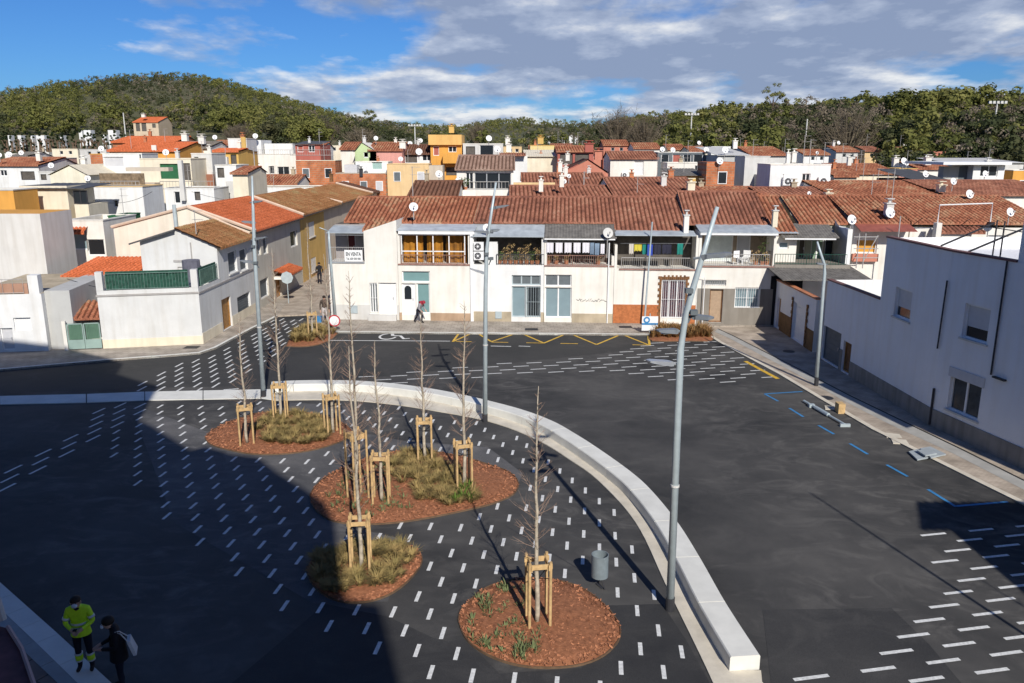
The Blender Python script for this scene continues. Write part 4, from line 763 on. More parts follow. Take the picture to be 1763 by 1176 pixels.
r, u0, u1, zt = back_house('sage terrace house under a grey fibre cement lean-to', 1371.5, 1461, 452, 386, -3.0, mat('sage_wall', (.36, .38, .30), .9, .1), [(1376, 412, 1386, 445, dict(kind='door', pane=darkrec)), (1396, 412, 1418, 450, dict(kind='plain', pane=mat('green_door', (.3, .42, .3), .6, .1), nm='door')), (1420, 410, 1446, 440, dict(kind='blank'))], 386, 338, tbrown, ro=-8)
sheet(r, FF, U(1352, 405), U(1452, 405), -.6, Z(1400, 409, -.6), -3.1, Z(1400, 385, -3.1), asbestos, .18, .03); MB().fbox(FF, U(1352, 409, -.6), U(1440, 409, -.6), -.7, -.6, Z(1400, 409, -.6) - .14, Z(1400, 409, -.6) - .05).build('awning_beam', whitepaint, r)
mb = MB(); mb.poly([FF.P(U(1458, 400, -.6), -.4, Z(1458, 452, -.6)), FF.P(U(1458, 400, -.6), -3, Z(1458, 452, -3)), FF.P(U(1458, 400, -.6), -3, Z(1440, 378, -3)), FF.P(U(1458, 400, -.6), -.4, Z(1458, 412, -.6))]); mb.fbox(FF, U(1458, 400, -.6), U(1466, 400, -.6), -3, -.4, 0, Z(1462, 395, -.4)); mb.build('party_wall', white2, r)
dish(r, FF.P(U(1467, 377, -.4), -.4, Z(1467, 378, -.4)), .45, up=.8); railing(r, FF, U(1334, 445), U(1458, 445), Z(1400, 456, 0), Z(1400, 438, 0), .0, greennet, .16)
mb = MB(); mb.fbox(FF, U(1331.5, 470), U(1462, 470), -3.0, .1, Z(1400, 456, 0) - .25, Z(1400, 456, 0)); mb.fbox(FF, U(1331.5, 470), U(1440, 470), -3.0, -2.7, 0, Z(1400, 456, 0) - .25); mb.build('terrace_slab', brownw, r)
r, u0, u1, zt = back_house('house with orange roller blind and red sheet roof behind scaffold rails', 1467, 1562, 452, 388, -2.2, white, [(1474, 412, 1510, 436, dict(kind='shutter', pane=mat('orange_blind', (.72, .36, .06), .6, .1)))], 386, 338, tbrown, ro=-8)
sheet(r, FF, u0, u1, -.9, Z(1510, 398, -.9), -2.3, Z(1510, 384, -2.3), mat('red_sheet_roof', (.32, .10, .07), .6, .15, 2), .5, .01); mb = MB(); mb.fbox(FF, u0, u0 + 1.6, -2.1, -1.9, Z(1480, 450, -2), Z(1480, 437, -2)); mb.build('red_parapet', orange if False else salmon, r)
dish(r, FF.P(U(1533, 365, -2.6), -2.6, Z(1533, 366, -2.6)), .5, up=.5); chimney(r, FF.P(U(1529, 370, -3.4), -3.4, Z(1529, 378, -3.4)), .45, 1.0, lgrey); antenna(r, FF.P(U(1537, 330, -4), -4, Z(1537, 352, -4)), 2.3)
mb = MB()
for x in (1476, 1487, 1543): mb.tube([FF.P(U(x, 440, -.4), -.4, Z(x, 462, -.4)), FF.P(U(x, 440, -.4), -.4, Z(x, 372 if x == 1543 else 402, -.4))], .035, 6)
for y in (408, 428, 444): mb.tube([FF.P(U(1470, y, -.4), -.4, Z(1470, y, -.4)), FF.P(U(1512, y, -.4), -.4, Z(1512, y, -.4))], .03, 6)
mb.tube([FF.P(U(1487, 440, -.4), -.4, Z(1487, 450, -.4)), FF.P(U(1512, 405, -.4), -.4, Z(1512, 405, -.4))], .03, 6); tag(mb.build('scaffold', iron, None), 'rusty tube scaffold rails before the orange blind', 'scaffold')
r, u0, u1, zt = back_house('white terrace house with red tiled strip behind the white pipe pergola', 1563, 1800, 470, 392, -2.4, white, [(1672, 410, 1684, 440, dict(kind='door', pane=shutg)), (1700, 405, 1735, 425, dict(kind='shutter'))], 386, 338, tbrown, ro=-9)
tiles(r, FF, U(1618, 395, -1.2), U(1698, 395, -1.2), -1.2, Z(1650, 402, -1.2), -2.2, Z(1650, 392, -2.2), tred); mb = MB(); mb.fbox(FF, U(1618, 430, -1.4), U(1668, 430, -1.4), -2.3, -1.4, 0, Z(1640, 402, -1.4)); mb.fbox(FF, U(1608, 430, -1.0), U(1617, 430, -1.0), -1.5, -1.0, 0, Z(1612, 384, -1)); mb.build('terrace_room', white, r)
MB().fbox(FF, U(1618, 440, -1.2), U(1668, 440, -1.2), -1.38, -1.3, 0, Z(1640, 418, -1.3)).build('tiled_dado', wallm('peach_tiles', (.66, .38, .24), .15), r)
dish(r, FF.P(U(1670, 333, -8), -8, Z(1670, 334, -8)), .45); dish(r, FF.P(U(1740, 364, -1), -1, Z(1740, 365, -1)), .4); antenna(r, FF.P(U(1500, 338, -8), -8, Z(1500, 345, -8)), 1.8)
mb = MB(); q = -.2
P1, P2, P3, P4 = (FF.P(U(x, y, q), q, Z(x, y, q)) for x, y in ((1614, 384), (1618, 353), (1709, 350), (1705, 382)))
mb.tube([P1, P2, P3, P4], .04, 6); P5, P6 = (FF.P(U(x, y, -2), -2, Z(x, y, -2)) for x, y in ((1618, 353), (1709, 350))); mb.tube([P2, P5, P6, P3], .03, 6); tag(mb.build('pergola', whitepaint), 'white pipe pergola frame standing before the striped roof', 'pergola')

# ------------------------------------------------------------------ left street: corner house and the terrace going back
c0 = at(350, 592, .1); c1 = at(478, 521, .1); LL = Fr((c0.x, c0.y), (c0.x + .12, c0.y + 12)); 
def LU(x, y, o=0.0): return LL.px(x, y, o)[0]
def LZ(x, y, o=0.0): return LL.px(x, y, o)[1]
uA = LU(376, 460); cl = at(178, 600, .1); FA = Fr((cl.x, cl.y), (c0.x, c0.y)); lenA = FA.len
root = thing('corner_house', 'grey white corner house with green railed terrace and gabled mossy roof', 'house', tuple(LL.P(4, -4, 0))); zt = FA.px(260, 498)[1]
mb = MB(); wall(mb, FA, 0, lenA, 0, zt); LG = Fr(tuple(LL.P(uA, 0, 0))[:2], tuple(LL.P(uA, 0, 0) + Vector((1, 0, 0)))[:2])
GY = LL.P(uA, 0, 0).y; gl_ = atY(243, 440, GY).x; gx1 = LL.P(uA, 0, 0).x
bl = FA.P(0, -7, 0); mb.quad((cl.x, GY + 3, 0), (cl.x, cl.y, 0), (cl.x, cl.y, zt), (cl.x, GY + 3, zt)); mb.poly([(cl.x, cl.y, zt - .35), (c0.x, c0.y, zt - .35), (gx1, GY + .1, zt - .35), (cl.x, GY + 3, zt - .35)])
ar = LL.rect(382, 512, 399, 573); ar = (ar[0], ar[1], .12, ar[3]); wl = LL.rect(409, 506, 432, 543); zA = LZ(404, 412); w1 = LL.rect(393, 432, 408, 470); w2 = LL.rect(413, 428, 426, 466); uB = LU(432, 420)
wall(mb, LL, 0, uA, 0, zt, [ar] if ar[1] < uA else []); wall(mb, LL, uA, uB, 0, zA, [h for h in (ar, wl, w1, w2) if h[1] > uA]); 
ax, az_ = atY(302.5, 394, GY).x, atY(302.5, 394, GY).z; el = atY(243, 415, GY).z; zr_ = LZ(376, 424)
mb.poly([(gl_, GY, 0), (gx1, GY, 0), (gx1, GY, zr_), (ax, GY, az_), (gl_, GY, el)]); mb.quad((gl_, GY + 9, 0), (gl_, GY, 0), (gl_, GY, el), (gl_, GY + 9, el)); mb.build('wall', wallm('grey_white_render', (.66, .66, .64)), root)
for h, k in ((ar, dict(kind='blank', pane=woodd, frame=woodd, nm='door')), (wl, dict(kind='shutter', pane=shutg)), (w1, dict(kind='shutter', pane=shutg, sill=lgrey)), (w2, dict(kind='shutter', pane=shutg, sill=lgrey))): window(root, LL, h, **k)
ro = (ax - gx1) ; tiles(root, LL, uA - .35, uB, .35, zr_ - .1, ro, az_, tmoss, row=.4); mb = MB(); mb.quad((ax, GY - .35, az_), (ax, GY + (uB - uA), az_), (gl_ - .5, GY + (uB - uA), el - .1), (gl_ - .5, GY - .35, el - .1)); mb.quad((gl_ - .5, GY - .35, el - .2), (ax, GY - .35, az_ - .1), (ax, GY - .35, az_), (gl_ - .5, GY - .35, el - .1)); mb.build('back_roof', darkzinc, root)
mb = MB(); mb.fbox(FA, -.05, lenA + .05, -.02, .05, zt - .32, zt - .22); mb.fbox(LL, -.05, uB, 0, .05, LZ(388, 484) - .05, LZ(388, 484) + .05); mb.build('moulding', wallm('grey_moulding', (.4, .38, .36)), root)
mb = MB(); mb.fbox(FA, 0, lenA, 0, .02, 0, FA.px(300, 580)[1]); mb.build('plinth', cream, root); MB().fbox(LL, 0.02, ar[0] - .05, 0, .02, 0, .7).build('plinth', cream, root); MB().fbox(LL, ar[1] + .05, uB - .02, 0, .02, 0, .7).build('plinth', cream, root)
zq = FA.px(260, 470)[1]
for f, ua, ub, nm in ((FA, .5, lenA - .5, 0), (LL, .5, uA - .1, 1)):
    mb = MB(); mb.fbox(f, ua, ub, -.16, -.13, zt, zq + .12); mb.build('green_netting', greennet, root); railing(root, f, ua, ub, zt, zq, -.05, mat('green_rail', (.16, .26, .22), .6, .2), .16)
mb = MB(); 
for f, u in ((FA, .0), (FA, lenA - .35)): mb.fbox(f, u, u + .35, -.36, .01, zt, zq + .12)
mb.build('terrace_pillar', wallm('grey_white_render', (.6, .6, .6)), root)
mb = MB(); P = LL.P(uA - 1.0, -1.2, 0); antenna(root, (ax + 1.2, GY - .05, az_ - .3), 1.4, .5); mb.tube([(P.x, P.y, zt), (P.x, P.y, zt + 1.25)], .5, 12); mb.build('covered_tank', mat('purple_grey_cover', (.16, .16, .2), .8, .2), root)
mb = MB(); mb.tube([(gl_ + 3.0, GY - .03, az_ - .8), (gl_ + 3.0, GY - .03, zt)], .04, 6); mb.tube([(gx1 - .1, GY - .03, zr_ - 1.2), (gx1 - 2.4, GY - .03, zr_ - 1.2), (gx1 - 2.4, GY - .03, zr_ - 1.7)], .03, 5); mb.fbox(YF(GY), gl_ + 1.9, gl_ + 2.9, 0, .05, zt + 1.0, zt + 1.12); mb.build('wall_pipes', iron, root)
# green gate to the left of the corner house
g0 = at(116, 603, .1); g1 = at(180, 600, .1); GF = Fr((g0.x, g0.y), (g1.x - .06, g1.y)); gz = GF.px(148, 556)[1]; gr = thing('metal_gate', 'green slatted metal double gate beside the corner house', 'gate', tuple(GF.P(GF.len / 2, 0, 0)))
MB().fbox(GF, -.1, .08, -.1, .08, 0, gz + .15).build('gate_post', white, gr); gg = mat('green_gate_paint', (.28, .38, .34), .55, .1); n = 18
for s in (0, 1):
    a = .1 + s * (GF.len - .12) / 2; b = a + (GF.len - .16) / 2; fm = MB().fbox(GF, a, b, 0, .04, .15, gz * .42); fm.fbox(GF, a, a + .06, 0, .05, .15, gz); fm.fbox(GF, b - .06, b, 0, .05, .15, gz); fm.fbox(GF, a, b, 0, .05, gz - .06, gz); leaf = fm.build('gate_leaf', gg, gr)
    for k in range(8): u = a + .1 + (b - a - .2) * k / 8; MB().fbox(GF, u, u + .1, .005, .03, gz * .43, gz - .07).build('slat', mat('dark_green_slat', (.10, .19, .13), .6, .1), leaf)
pr = thing('garden_shed', 'low tiled shed roof behind the green gate', 'shed', tuple(GF.P(1, -3, 0))); zg = GF.px(160, 540)[1]
mb = MB(); mb.fbox(GF, 0, GF.len, -4.5, -2.5, 0, gz + .3); mb.build('wall', white, pr); tiles(pr, GF, -.1, GF.len, -.4, gz + .12, -2.4, gz + .75, tbrown)
# orange roof annex behind the terrace
an = thing('annex', 'low annex with bright orange tiles beside the green netting', 'outbuilding', (atY(180, 470, GY + 3).x, GY + 3, 0)); YA = YF(GY + 1.2); ra = YA.rect(122, 470, 243, 600)
mb = MB(); wall(mb, YA, ra[0], ra[1] - .1, 0, YA.px(180, 478)[1]); shell(mb, YA, ra[0], ra[1] - .1, 0, YA.px(180, 478)[1], 5); mb.build('wall', white, an); tiles(an, YA, ra[0] - .2, ra[1] - .1, .3, YA.px(180, 477)[1], -4.5, YA.px(190, 444, -4.5)[1], torange)

def street_house(label, ua, ub, wm, holes, xe, ye, ridge_o, ridge_z, tm, gable=None, kinds=()):
    root = thing('street_house', label, 'house', tuple(LL.P((ua + ub) / 2, -4, 0)), 'houses along the left side street'); ze = LL.px(xe, ye, .3)[1]
    mb = MB(); wall(mb, LL, ua, ub, 0, ze + .05, holes); rz = ridge_z; ba = ridge_o * 2
    for u in (ua, ub): mb.poly([LL.P(u, 0, 0), LL.P(u, 0, ze + .05), LL.P(u, ridge_o, rz - .06), LL.P(u, ba, ze + (gable or 0)), LL.P(u, ba, 0)])
    mb.quad(LL.P(ua, ba, 0), LL.P(ub, ba, 0), LL.P(ub, ba, ze + (gable or 0)), LL.P(ua, ba, ze + (gable or 0))); mb.build('wall', wm if gable is None else [wm, cream], root)
    for h, k in zip(holes, kinds): window(root, LL, h, **k)
    tiles(root, LL, ua + .02, ub, .35, ze, ridge_o, rz, tm, row=.4); mb = MB(); mb.quad(LL.P(ub, ridge_o, rz), LL.P(ua, ridge_o, rz), LL.P(ua, ba, ze + (gable or 0) + .05), LL.P(ub, ba, ze + (gable or 0) + .05)); mb.build('back_roof', tdark if False else asbestos, root)
    MB().fbox(LL, ua - .06, ua + .14, ridge_o, .38, ze + .02, ze + .04).build('verge_base', cream, root); mb = MB(); P = [LL.P(ua, .4, ze + .1), LL.P(ua, ridge_o, rz + .1)]; mb.tube(P, .12, 6); mb.build('verge', wallm('pale_mortar', (.66, .50, .38), .1), root)
    MB().fbox(LL, ua, ub, .3, .42, ze - .12, ze - .02).build('gutter', dkmetal, root); ridge(root, LL, ua, ub, ridge_o, rz + .03, tm); return root
uC = LU(522, 385, .3); uC0 = LU(483, 430); GB = LL.P(uB, 0, 0).y; bx, bz = atY(323, 358, GB).x, atY(323, 358, GB).z; rob = bx - LL.P(uB, 0, 0).x
H_ = lambda *r: LL.rect(*r)
uD = LU(588, 353, .3); uE = LU(641, 333, .3); uF = LU(681, 322, .3)
rb = street_house('long cream gabled house with bright orange roof and porch', uB + .01, uC, wallm('warm_grey_render', (.58, .55, .48)), [H_(443, 412, 449, 440), H_(453, 408, 461, 438), H_(448, 479, 463, 513), (lambda r: (r[0], r[1], .12, r[3]))(H_(475, 470, 484, 521)), H_(500, 397, 512, 425)], 476, 388, rob, bz, torange, 0, [dict(kind='shutter', pane=shutg), dict(kind='shutter', pane=shutg), dict(kind='blank', pane=shutg), dict(kind='blank', pane=woodd, frame=woodd, nm='door'), dict(kind='blank')])
mb = MB(); gq = atY(195, 392, GB - .05); mb.poly([(gq.x, GB - .05, 0), (LL.P(uB, 0, 0).x, GB - .05, 0), (LL.P(uB, 0, 0).x, GB - .05, LZ(431, 402)), (bx, GB - .05, bz), (gq.x, GB - .05, gq.z)]); mb.quad((gq.x, GB + 14, 0), (gq.x, GB - .05, 0), (gq.x, GB - .05, gq.z), (gq.x, GB + 14, gq.z)); mb.build('gable_wall', wallm('cream_gable', (.78, .72, .60)), rb)
mb = MB(); mb.tube([(gq.x - .1, GB - .1, gq.z + .05), (bx, GB - .1, bz + .08)], .1, 6); mb.tube([(bx, GB - .1, bz + .08), (LL.P(uB, 0, 0).x, GB - .1, LZ(431, 402))], .1, 6); mb.build('verge', wallm('pale_mortar', (.7, .6, .5), .1), rb)
mb = MB(); mb.tube([(atY(302, 380, GB - .3).x, GB - .3, atY(302, 394, GB).z), (atY(302, 380, GB - .3).x, GB - .3, atY(300, 352, GB).z)], .13, 8); mb.build('flue_pipe', galv, rb)
pp = H_(469, 458, 497, 470); tiles(rb, LL, pp[0], pp[1], 1.1, pp[2], .02, pp[2] + .35, torange); MB().fbox(LL, pp[0], pp[1], 0, 1.0, pp[2] - .2, pp[2] - .04).build('porch_slab', white, rb)
rc = street_house('white and grey house with weathered brown roof, second in the side street', uC + .01, uD, white, [], 556, 361, rob + .3, bz + .0, tmoss, 0, [])
uY = LU(559, 410); zY = LL.px(556, 361, .3)[1] - .1; hy = [H_(531, 382, 541, 408), H_(535, 443, 544, 468)]; q = MB(); wall(q, LL, uC + .01, uY, 0, zY, hy, o=.03, t=.02); q.f = q.f; q.build('yellow_front', yellow, rc); MB().fbox(LL, uY + .02, uD, 0, .03, 0, zY).build('tan_front', beige, rc); [window(rc, LL, h, kind='shutter', pane=k_, o=.05, sill=lgrey) for h, k_ in zip(hy, (salmon, shutl))]
rd = street_house('small tan house with brown roof, third in the side street', uD + .01, uE, beige, [H_(566, 385, 572, 400)], 615, 342, rob - .2, bz - .3, tmoss, 0, [dict(kind='blank')])
rf = street_house('house with dark grey sheet roof at the end of the side street', uE + .01, uF, lgrey, [], 662, 327, rob, bz - .2, tdark, 0)
# shed fronts at the far left
def boxhouse(name, label, cat, fr, rect, D, wm, top=None, wins=(), z0=0, par=None, group=None, roofm=None):
    u0, u1, z_, z1 = rect; root = thing(name, label, cat, tuple(fr.P((u0 + u1) / 2, -D / 2, z0)), group); mb = MB(); hs = [fr.rect(*w[:4]) for w in wins]; wall(mb, fr, u0, u1, z0, z1, hs); shell(mb, fr, u0, u1, z0, z1, D, top=False)
    zt = z1 - .3 if par is not None else z1; mb.build('wall', wm, root); q = MB(); q.quad(fr.P(u0, 0, zt), fr.P(u1, 0, zt), fr.P(u1, -D, zt), fr.P(u0, -D, zt)); q.build('flat_roof', roofm or plinth, root)
    if par is not None:
        q = MB(); t = .2
        for a, b, c, d in ((u0 - .04, u1 + .04, -t, .04), (u0 - .04, u1 + .04, -D - .04, -D + t), (u0 - .04, u0 + t, -D + t, -t), (u1 - t, u1 + .04, -D + t, -t)): q.fbox(fr, a, b, c, d, z1, z1 + .07)
        for a, b, c, d in ((u0 + .01, u1 - .01, -t, -.01), (u0 + .01, u1 - .01, -D + .01, -D + t), (u0 + .01, u0 + t, -D + t, -t), (u1 - t, u1 - .01, -D + t, -t)): q.fbox(fr, a, b, c, d, zt, z1)
        q.build('parapet', par, root)
    for w, h in zip(wins, hs): window(root, fr, h, **(w[4] if len(w) > 4 else dict(kind='blank')))
    return root
q0 = at(-60, 608, .1); q1 = at(78, 604, .1); LE = Fr((q0.x, q0.y), (q1.x, q1.y)); rr_ = LE.rect(-60, 507, 78, 600); r = boxhouse('terrace_house', 'white house at the left edge with brick edged roof terrace', 'house', LE, (rr_[0], rr_[1], 0, rr_[3]), 7.5, white2, wins=[(24, 547, 54, 569, dict(kind='blank', pane=whitepaint)), (2, 565, 24, 603, dict(kind='door', pane=shutl))], roofm=plinth)
railing(r, LE, rr_[0], rr_[1] - .9, rr_[3], rr_[3] + .8, -.05, iron, .5); MB().fbox(LE, rr_[0], rr_[1] - .7, -.25, -.1, rr_[3], rr_[3] + .55).build('terrace_rim', wallm('clay_rim', (.45, .26, .18), .2), r); MB().fbox(LE, rr_[1] - .62, rr_[1] - .1, -.5, .0, rr_[3], rr_[3] + 1.0).build('terrace_pillar', white2, r)
MB().fbox(LE, rr_[1] - .25, rr_[1] + .0, .001, .06, 0, rr_[3]).build('downpipe', white2, r)
mb = MB(); mb.fbox(LE, rr_[1] + .01, rr_[1] + 1.3, -7, -.3, 0, rr_[3] + .1); mb.build('side_wing', greyw, r)
r = boxhouse('house', 'plain grey white block with flat roof at the left edge', 'house', YF(50), YF(50).rect(-70, 367, 77, 500)[:2] + (0, YF(50).px(40, 368)[1]), 3.6, wallm('dirty_white', (.66, .64, .60), .05, .12), par=None, roofm=orange)
r = boxhouse('house', 'ochre yellow rooftop room at the left edge', 'house', YF(58), YF(58).rect(-60, 327, 26, 380)[:2] + (0, YF(58).px(10, 328)[1]), 3, orange, par=lgrey)
r = boxhouse('house', 'cream flat roofed block with dark sheet roof and corner window', 'house', YF(62), YF(62).rect(45, 322, 126, 500)[:2] + (0, YF(62).px(90, 320)[1]), 4, cream, wins=[], roofm=darkzinc)
sheet(r, YF(62), *YF(62).rect(44, 320, 150, 330)[:2], .3, YF(62).px(90, 324)[1], -4, YF(62).px(90, 315, -4)[1], darkzinc, .5); rr2 = YF(62).rect(128, 325, 152, 380); mb = MB(); mb.fbox(YF(62), rr2[0], rr2[1], -3, 0, 0, YF(62).px(130, 352)[1]); mb.build('side_wing', cream, r); window(r, YF(62), (rr2[0], rr2[1], YF(62).px(130, 351)[1], YF(62).px(130, 328)[1]), kind='plain', frame=dkmetal, o=.1)
r = boxhouse('house', 'white block with small tiled canopy and black awning behind the corner house', 'house', YF(56), YF(56).rect(118, 376, 182, 470)[:2] + (0, YF(56).px(150, 380)[1]), 5, white, wins=[(120, 396, 150, 430, dict(kind='blank', pane=greyglass)), (150, 412, 180, 440, dict(kind='blank', pane=black))], par=white)
tiles(r, YF(56), *YF(56).rect(119, 392, 152, 400)[:2], .6, YF(56).px(135, 401)[1], 0, YF(56).px(135, 393)[1], torange)
# ------------------------------------------------------------------ right side: shaded white building and garage house
def RFr(a, b): p = at(*a, .03); q = at(*b, .03); return Fr((p.x, p.y), (q.x, q.y))
R1 = RFr((1331, 561), (1398, 606)); R2 = RFr((1413, 617), (1601, 733)); R3 = RFr((1601, 733), (1763, 809))
r = thing('garage_house', 'low shaded house with brown stone corners and white garage door', 'house', tuple(R1.P(R1.len / 2, -3, 0)))
za = R1.px(1335, 482)[1]; zb = R1.px(1390, 507)[1]; zt = (za + zb) / 2
hd = R1.rect(1364, 524, 1388, 588); hd = (hd[0], hd[1], .05, hd[3]); hn = R1.rect(1337, 512, 1343, 568); hn = (hn[0], hn[1], .05, hn[3])
mb = MB(); wall(mb, R1, 0, R1.len, 0, zt, [hd, hn]); shell(mb, R1, 0, R1.len, 0, zt, 6, top=False); mb.build('wall', shadewhite, r); window(r, R1, hd, kind='garage', pane=whitepaint); window(r, R1, hn, kind='door', pane=woodd)
mb = MB(); mb.fbox(R1, -.05, R1.len + .05, -.25, .06, zt, zt + .08); mb.build('brick_coping', brickr, r); zl = R1.px(1350, 543)[1]
for a, b in ((hn[1] + .05, hd[0] - .25), (hd[1] + .05, R1.len)): MB().fbox(R1, a, b, 0, .03, .03, zl + .1).build('stone_cladding', mat('dark_ochre_cladding', (.22, .12, .05), .8, .2, 3), r)
for s_, uu in ((-1, hd[0]), (1, hd[1])):
    for k in range(12): w = .24 if k % 2 else .14; z = .06 + k * .2; 
    for k in range(12):
        z = .06 + k * .2
        if z > hd[3] + .1: break
        w = .24 if k % 2 else .14; MB().fbox(R1, min(uu, uu + s_ * w), max(uu, uu + s_ * w), .03, .07, z, z + .18).build('brick', brownst, r)
gz_ = R1.P(R1.len, 0, 0); rE = MB(); rE.fbox(R1, R1.len, R1.len + .02, -6, 0, 0, zt); rE.build('end_wall', white, r)
can = YF(gz_.y + 3); cA = (1338, 478); sheet(r, YF(46.5), YF(46.5).px(1345, 478)[0], YF(46.5).px(1500, 478)[0], .3, YF(46.5).px(1420, 481)[1], -3.2, YF(49.7).px(1420, 457)[1], asbestos, .18, .03, name='canopy_roof')
MB().fbox(YF(46.5), YF(46.5).px(1352, 500)[0], YF(46.5).px(1410, 500)[0], -2.8, -2.7, 0, 3.2).build('garage_back', black, r)
r = thing('building', 'large shaded white building with stone plinth along the right pavement', 'building', tuple(R2.P(R2.len / 2, -5, 0)))
uS = R2.px(1511, 560)[0]; zL = (R2.px(1427, 484)[1] + R2.px(1510, 512)[1]) / 2; zH = (R2.px(1520, 412)[1] + R3.px(1752, 446)[1]) / 2
def RR(fr, *q): return fr.rect(*q)
h1 = RR(R2, 1416, 566, 1447, 622); h1 = (h1[0], h1[1], .08, h1[3]); h2 = RR(R2, 1450, 588, 1464, 648); h2 = (h2[0], h2[1], .08, h2[3]); h3 = RR(R2, 1540, 497, 1569, 550)
mb = MB(); wall(mb, R2, 0, uS, 0, zL, [h1, h2]); wall(mb, R2, uS, R2.len, 0, zH, [h3]); R3L = R3.len + 6; h4 = RR(R3, 1658, 526, 1703, 588); h5 = RR(R3, 1632, 655, 1688, 716)
wall(mb, R3, 0, R3L, 0, zH, [h4, h5]); mb.quad(R2.P(uS, -10, 0), R2.P(uS, 0, 0), R2.P(uS, 0, zH), R2.P(uS, -10, zH)); mb.quad(R2.P(0, -8, 0), R2.P(0, 0, 0), R2.P(0, 0, zL), R2.P(0, -8, zL)); e = R3.P(R3L, 0, 0); mb.quad(e, e + Vector((12, 0, 0)), e + Vector((12, 0, zH)), e + Vector((0, 0, zH)))
mb.poly([R2.P(uS, 0, zH - .5), R2.P(R2.len, 0, zH - .5), R3.P(R3L, 0, zH - .5), R3.P(R3L, -14, zH - .5), R2.P(uS, -14, zH - .5)]); mb.quad(R2.P(uS, -14, 0), R2.P(uS, -10, 0), R2.P(uS, -10, zH), R2.P(uS, -14, zH))
mb.build('wall', shadewhite, r); 
mb = MB(); mb.quad(R2.P(uS, -.2, zH), R2.P(R2.len, -.2, zH), R2.P(R2.len, -.2, zH - .5), R2.P(uS, -.2, zH - .5)); mb.fbox(R2, 0, uS - .01, -.22, .05, zL, zL + .06); mb.fbox(R2, uS, R2.len, -.22, .05, zH, zH + .07); mb.fbox(R3, 0, RR(R3, 1752, 446, 1753, 450)[0], -.22, .05, zH, zH + .07); mb.build('red_brown_coping', mat('red_brown_coping', (.20, .10, .09), .8, .15), r)
window(r, R2, h1, kind='garage', pane=shutg, frame=shutg); window(r, R2, h2, kind='blank', frame=woodd, pane=brownst, nm='door'); window(r, R2, h3, kind='half', sill=lgrey); window(r, R3, h4, kind='half', sill=lgrey); window(r, R3, h5, kind='plain', sill=lgrey, pane=mat('curtained_glass', (.07, .08, .09), .15, .3, 2))
MB().fbox(R3, h5[0] - .1, h5[1] + .1, -.1, .03, h5[3] - .02, h5[3] + .35).build('shutter_box', shutl, r)
zp1 = R2.px(1463, 622)[1]; zp2 = R3.px(1700, 744)[1]
MB().fbox(R2, h2[1] + .03, R2.len - .0, 0, .035, .02, (zp1 + zp2) / 2).build('plinth', gplinth, r); MB().fbox(R2, h1[1] + .04, h2[0] - .04, 0, .035, .02, 1.1).build('plinth', gplinth, r); MB().fbox(R3, .05, R3L, 0, .035, .02, (zp1 + zp2) / 2).build('plinth', gplinth, r)
mb = MB(); a = R2.px(1631, 485) if False else R3.px(1633, 483); b = R3.px(1616, 600); mb.tube([R3.P(a[0], .06, a[1]), R3.P(b[0] + .0, .06, b[1])], .035, 6); mb.build('wall_pipe', dkmetal, r); mb = MB(); mb.tube([R3.P(.02, .05, .1), R3.P(.02, .05, 1.6)], .05, 6); mb.build('wall_pipe', dkmetal, r); mb = MB(); c = R3.px(1736, 450); d = R3.px(1722, 650); mb.tube([R3.P(c[0], .05, zH), R3.P(c[0], .05, d[1])], .035, 6); mb.fbox(R3, d[0] - .25, d[0] + .3, 0, .12, d[1] - .06, d[1]); mb.build('wall_pipe', dkmetal, r)
ux = RR(R3, 1752, 446, 1753, 450)[0]; z2 = R3.px(1752, 372)[1]; mb = MB(); mb.fbox(R3, ux, R3L, -11, -.02, zH - .3, z2); mb.fbox(R2, uS + 5, R2.len + 4, -9.4, -9, zH - .5, zH + 1.1); mb.build('upper_wall', shadewhite, r); tiles(r, R3, ux + 1.3, R3L, .5, z2 - 1.4, -1.2, z2 - .9, tmoss)
mb = MB(); mb.fbox(R2, uS + .1, uS + 3, -9, -8.6, zL - .1, zL + 1.5); mb.fbox(R2, .2, uS - .1, -3.6, -3.4, zL - 1, zL + .35); mb.build('courtyard_wall', white, r)
mb = MB(); 
for k in range(2): u = uS + 3.2 + k * 1.9; mb.tube([R2.P(u, -.6, zH), R2.P(u + .8, -2.2, zH + 1.0)], .04, 5)
for u in (uS + 5.2, R2.len + .6, R2.len + 2.2): mb.tube([R2.P(u, -1.5, zH - .4), R2.P(u, -1.5, zH + 1.2)], .03, 5)
mb.tube([R2.P(uS + 4, -1.5, zH + .9), R2.P(R2.len + 2.2, -1.5, zH + .9)], .02, 5); mb.build('stair_rail', dkmetal, r)
# unseen buildings behind and beside the camera (they throw the big shadows)
def caster(name, label, pts, h, m):
    s = h / math.tan(SUN_EL); sh = Vector((math.sin(SUN_AZ) * s, -math.cos(SUN_AZ) * s, 0)); P = [(at(*p) + sh) for p in pts]; return P
HC = 21.0
SHP = [(700, 1260), (690, 1176), (665, 1080), (654, 1040), (600, 1032), (581, 992), (577, 900), (560, 866), (530, 845), (480, 815), (445, 787), (400, 782), (355, 768), (330, 775), (258, 731), (234, 722), (236, 700), (258, 668), (274, 665), (246, 658), (202, 644), (212, 626), (194, 620), (117, 603), (40, 560)]
P = caster(0, 0, SHP[:-1], HC, 0) ; s_ = HC / math.tan(SUN_EL); P.append(P[-1] + Vector((-9, 1.0, 0)))
blk = thing('shadow_block', 'tall rendered apartment block standing behind the viewpoint, out of view', 'building', (P[3].x, P[3].y - 8, 0)); mb = MB()
poly = [(p.x, p.y) for p in P] + [(P[-1].x - 12, P[-1].y - 22), (P[-1].x - 12, -60), (P[0].x, -60)]  # unseen block, roof outline shaped so its shadow follows the traced edge
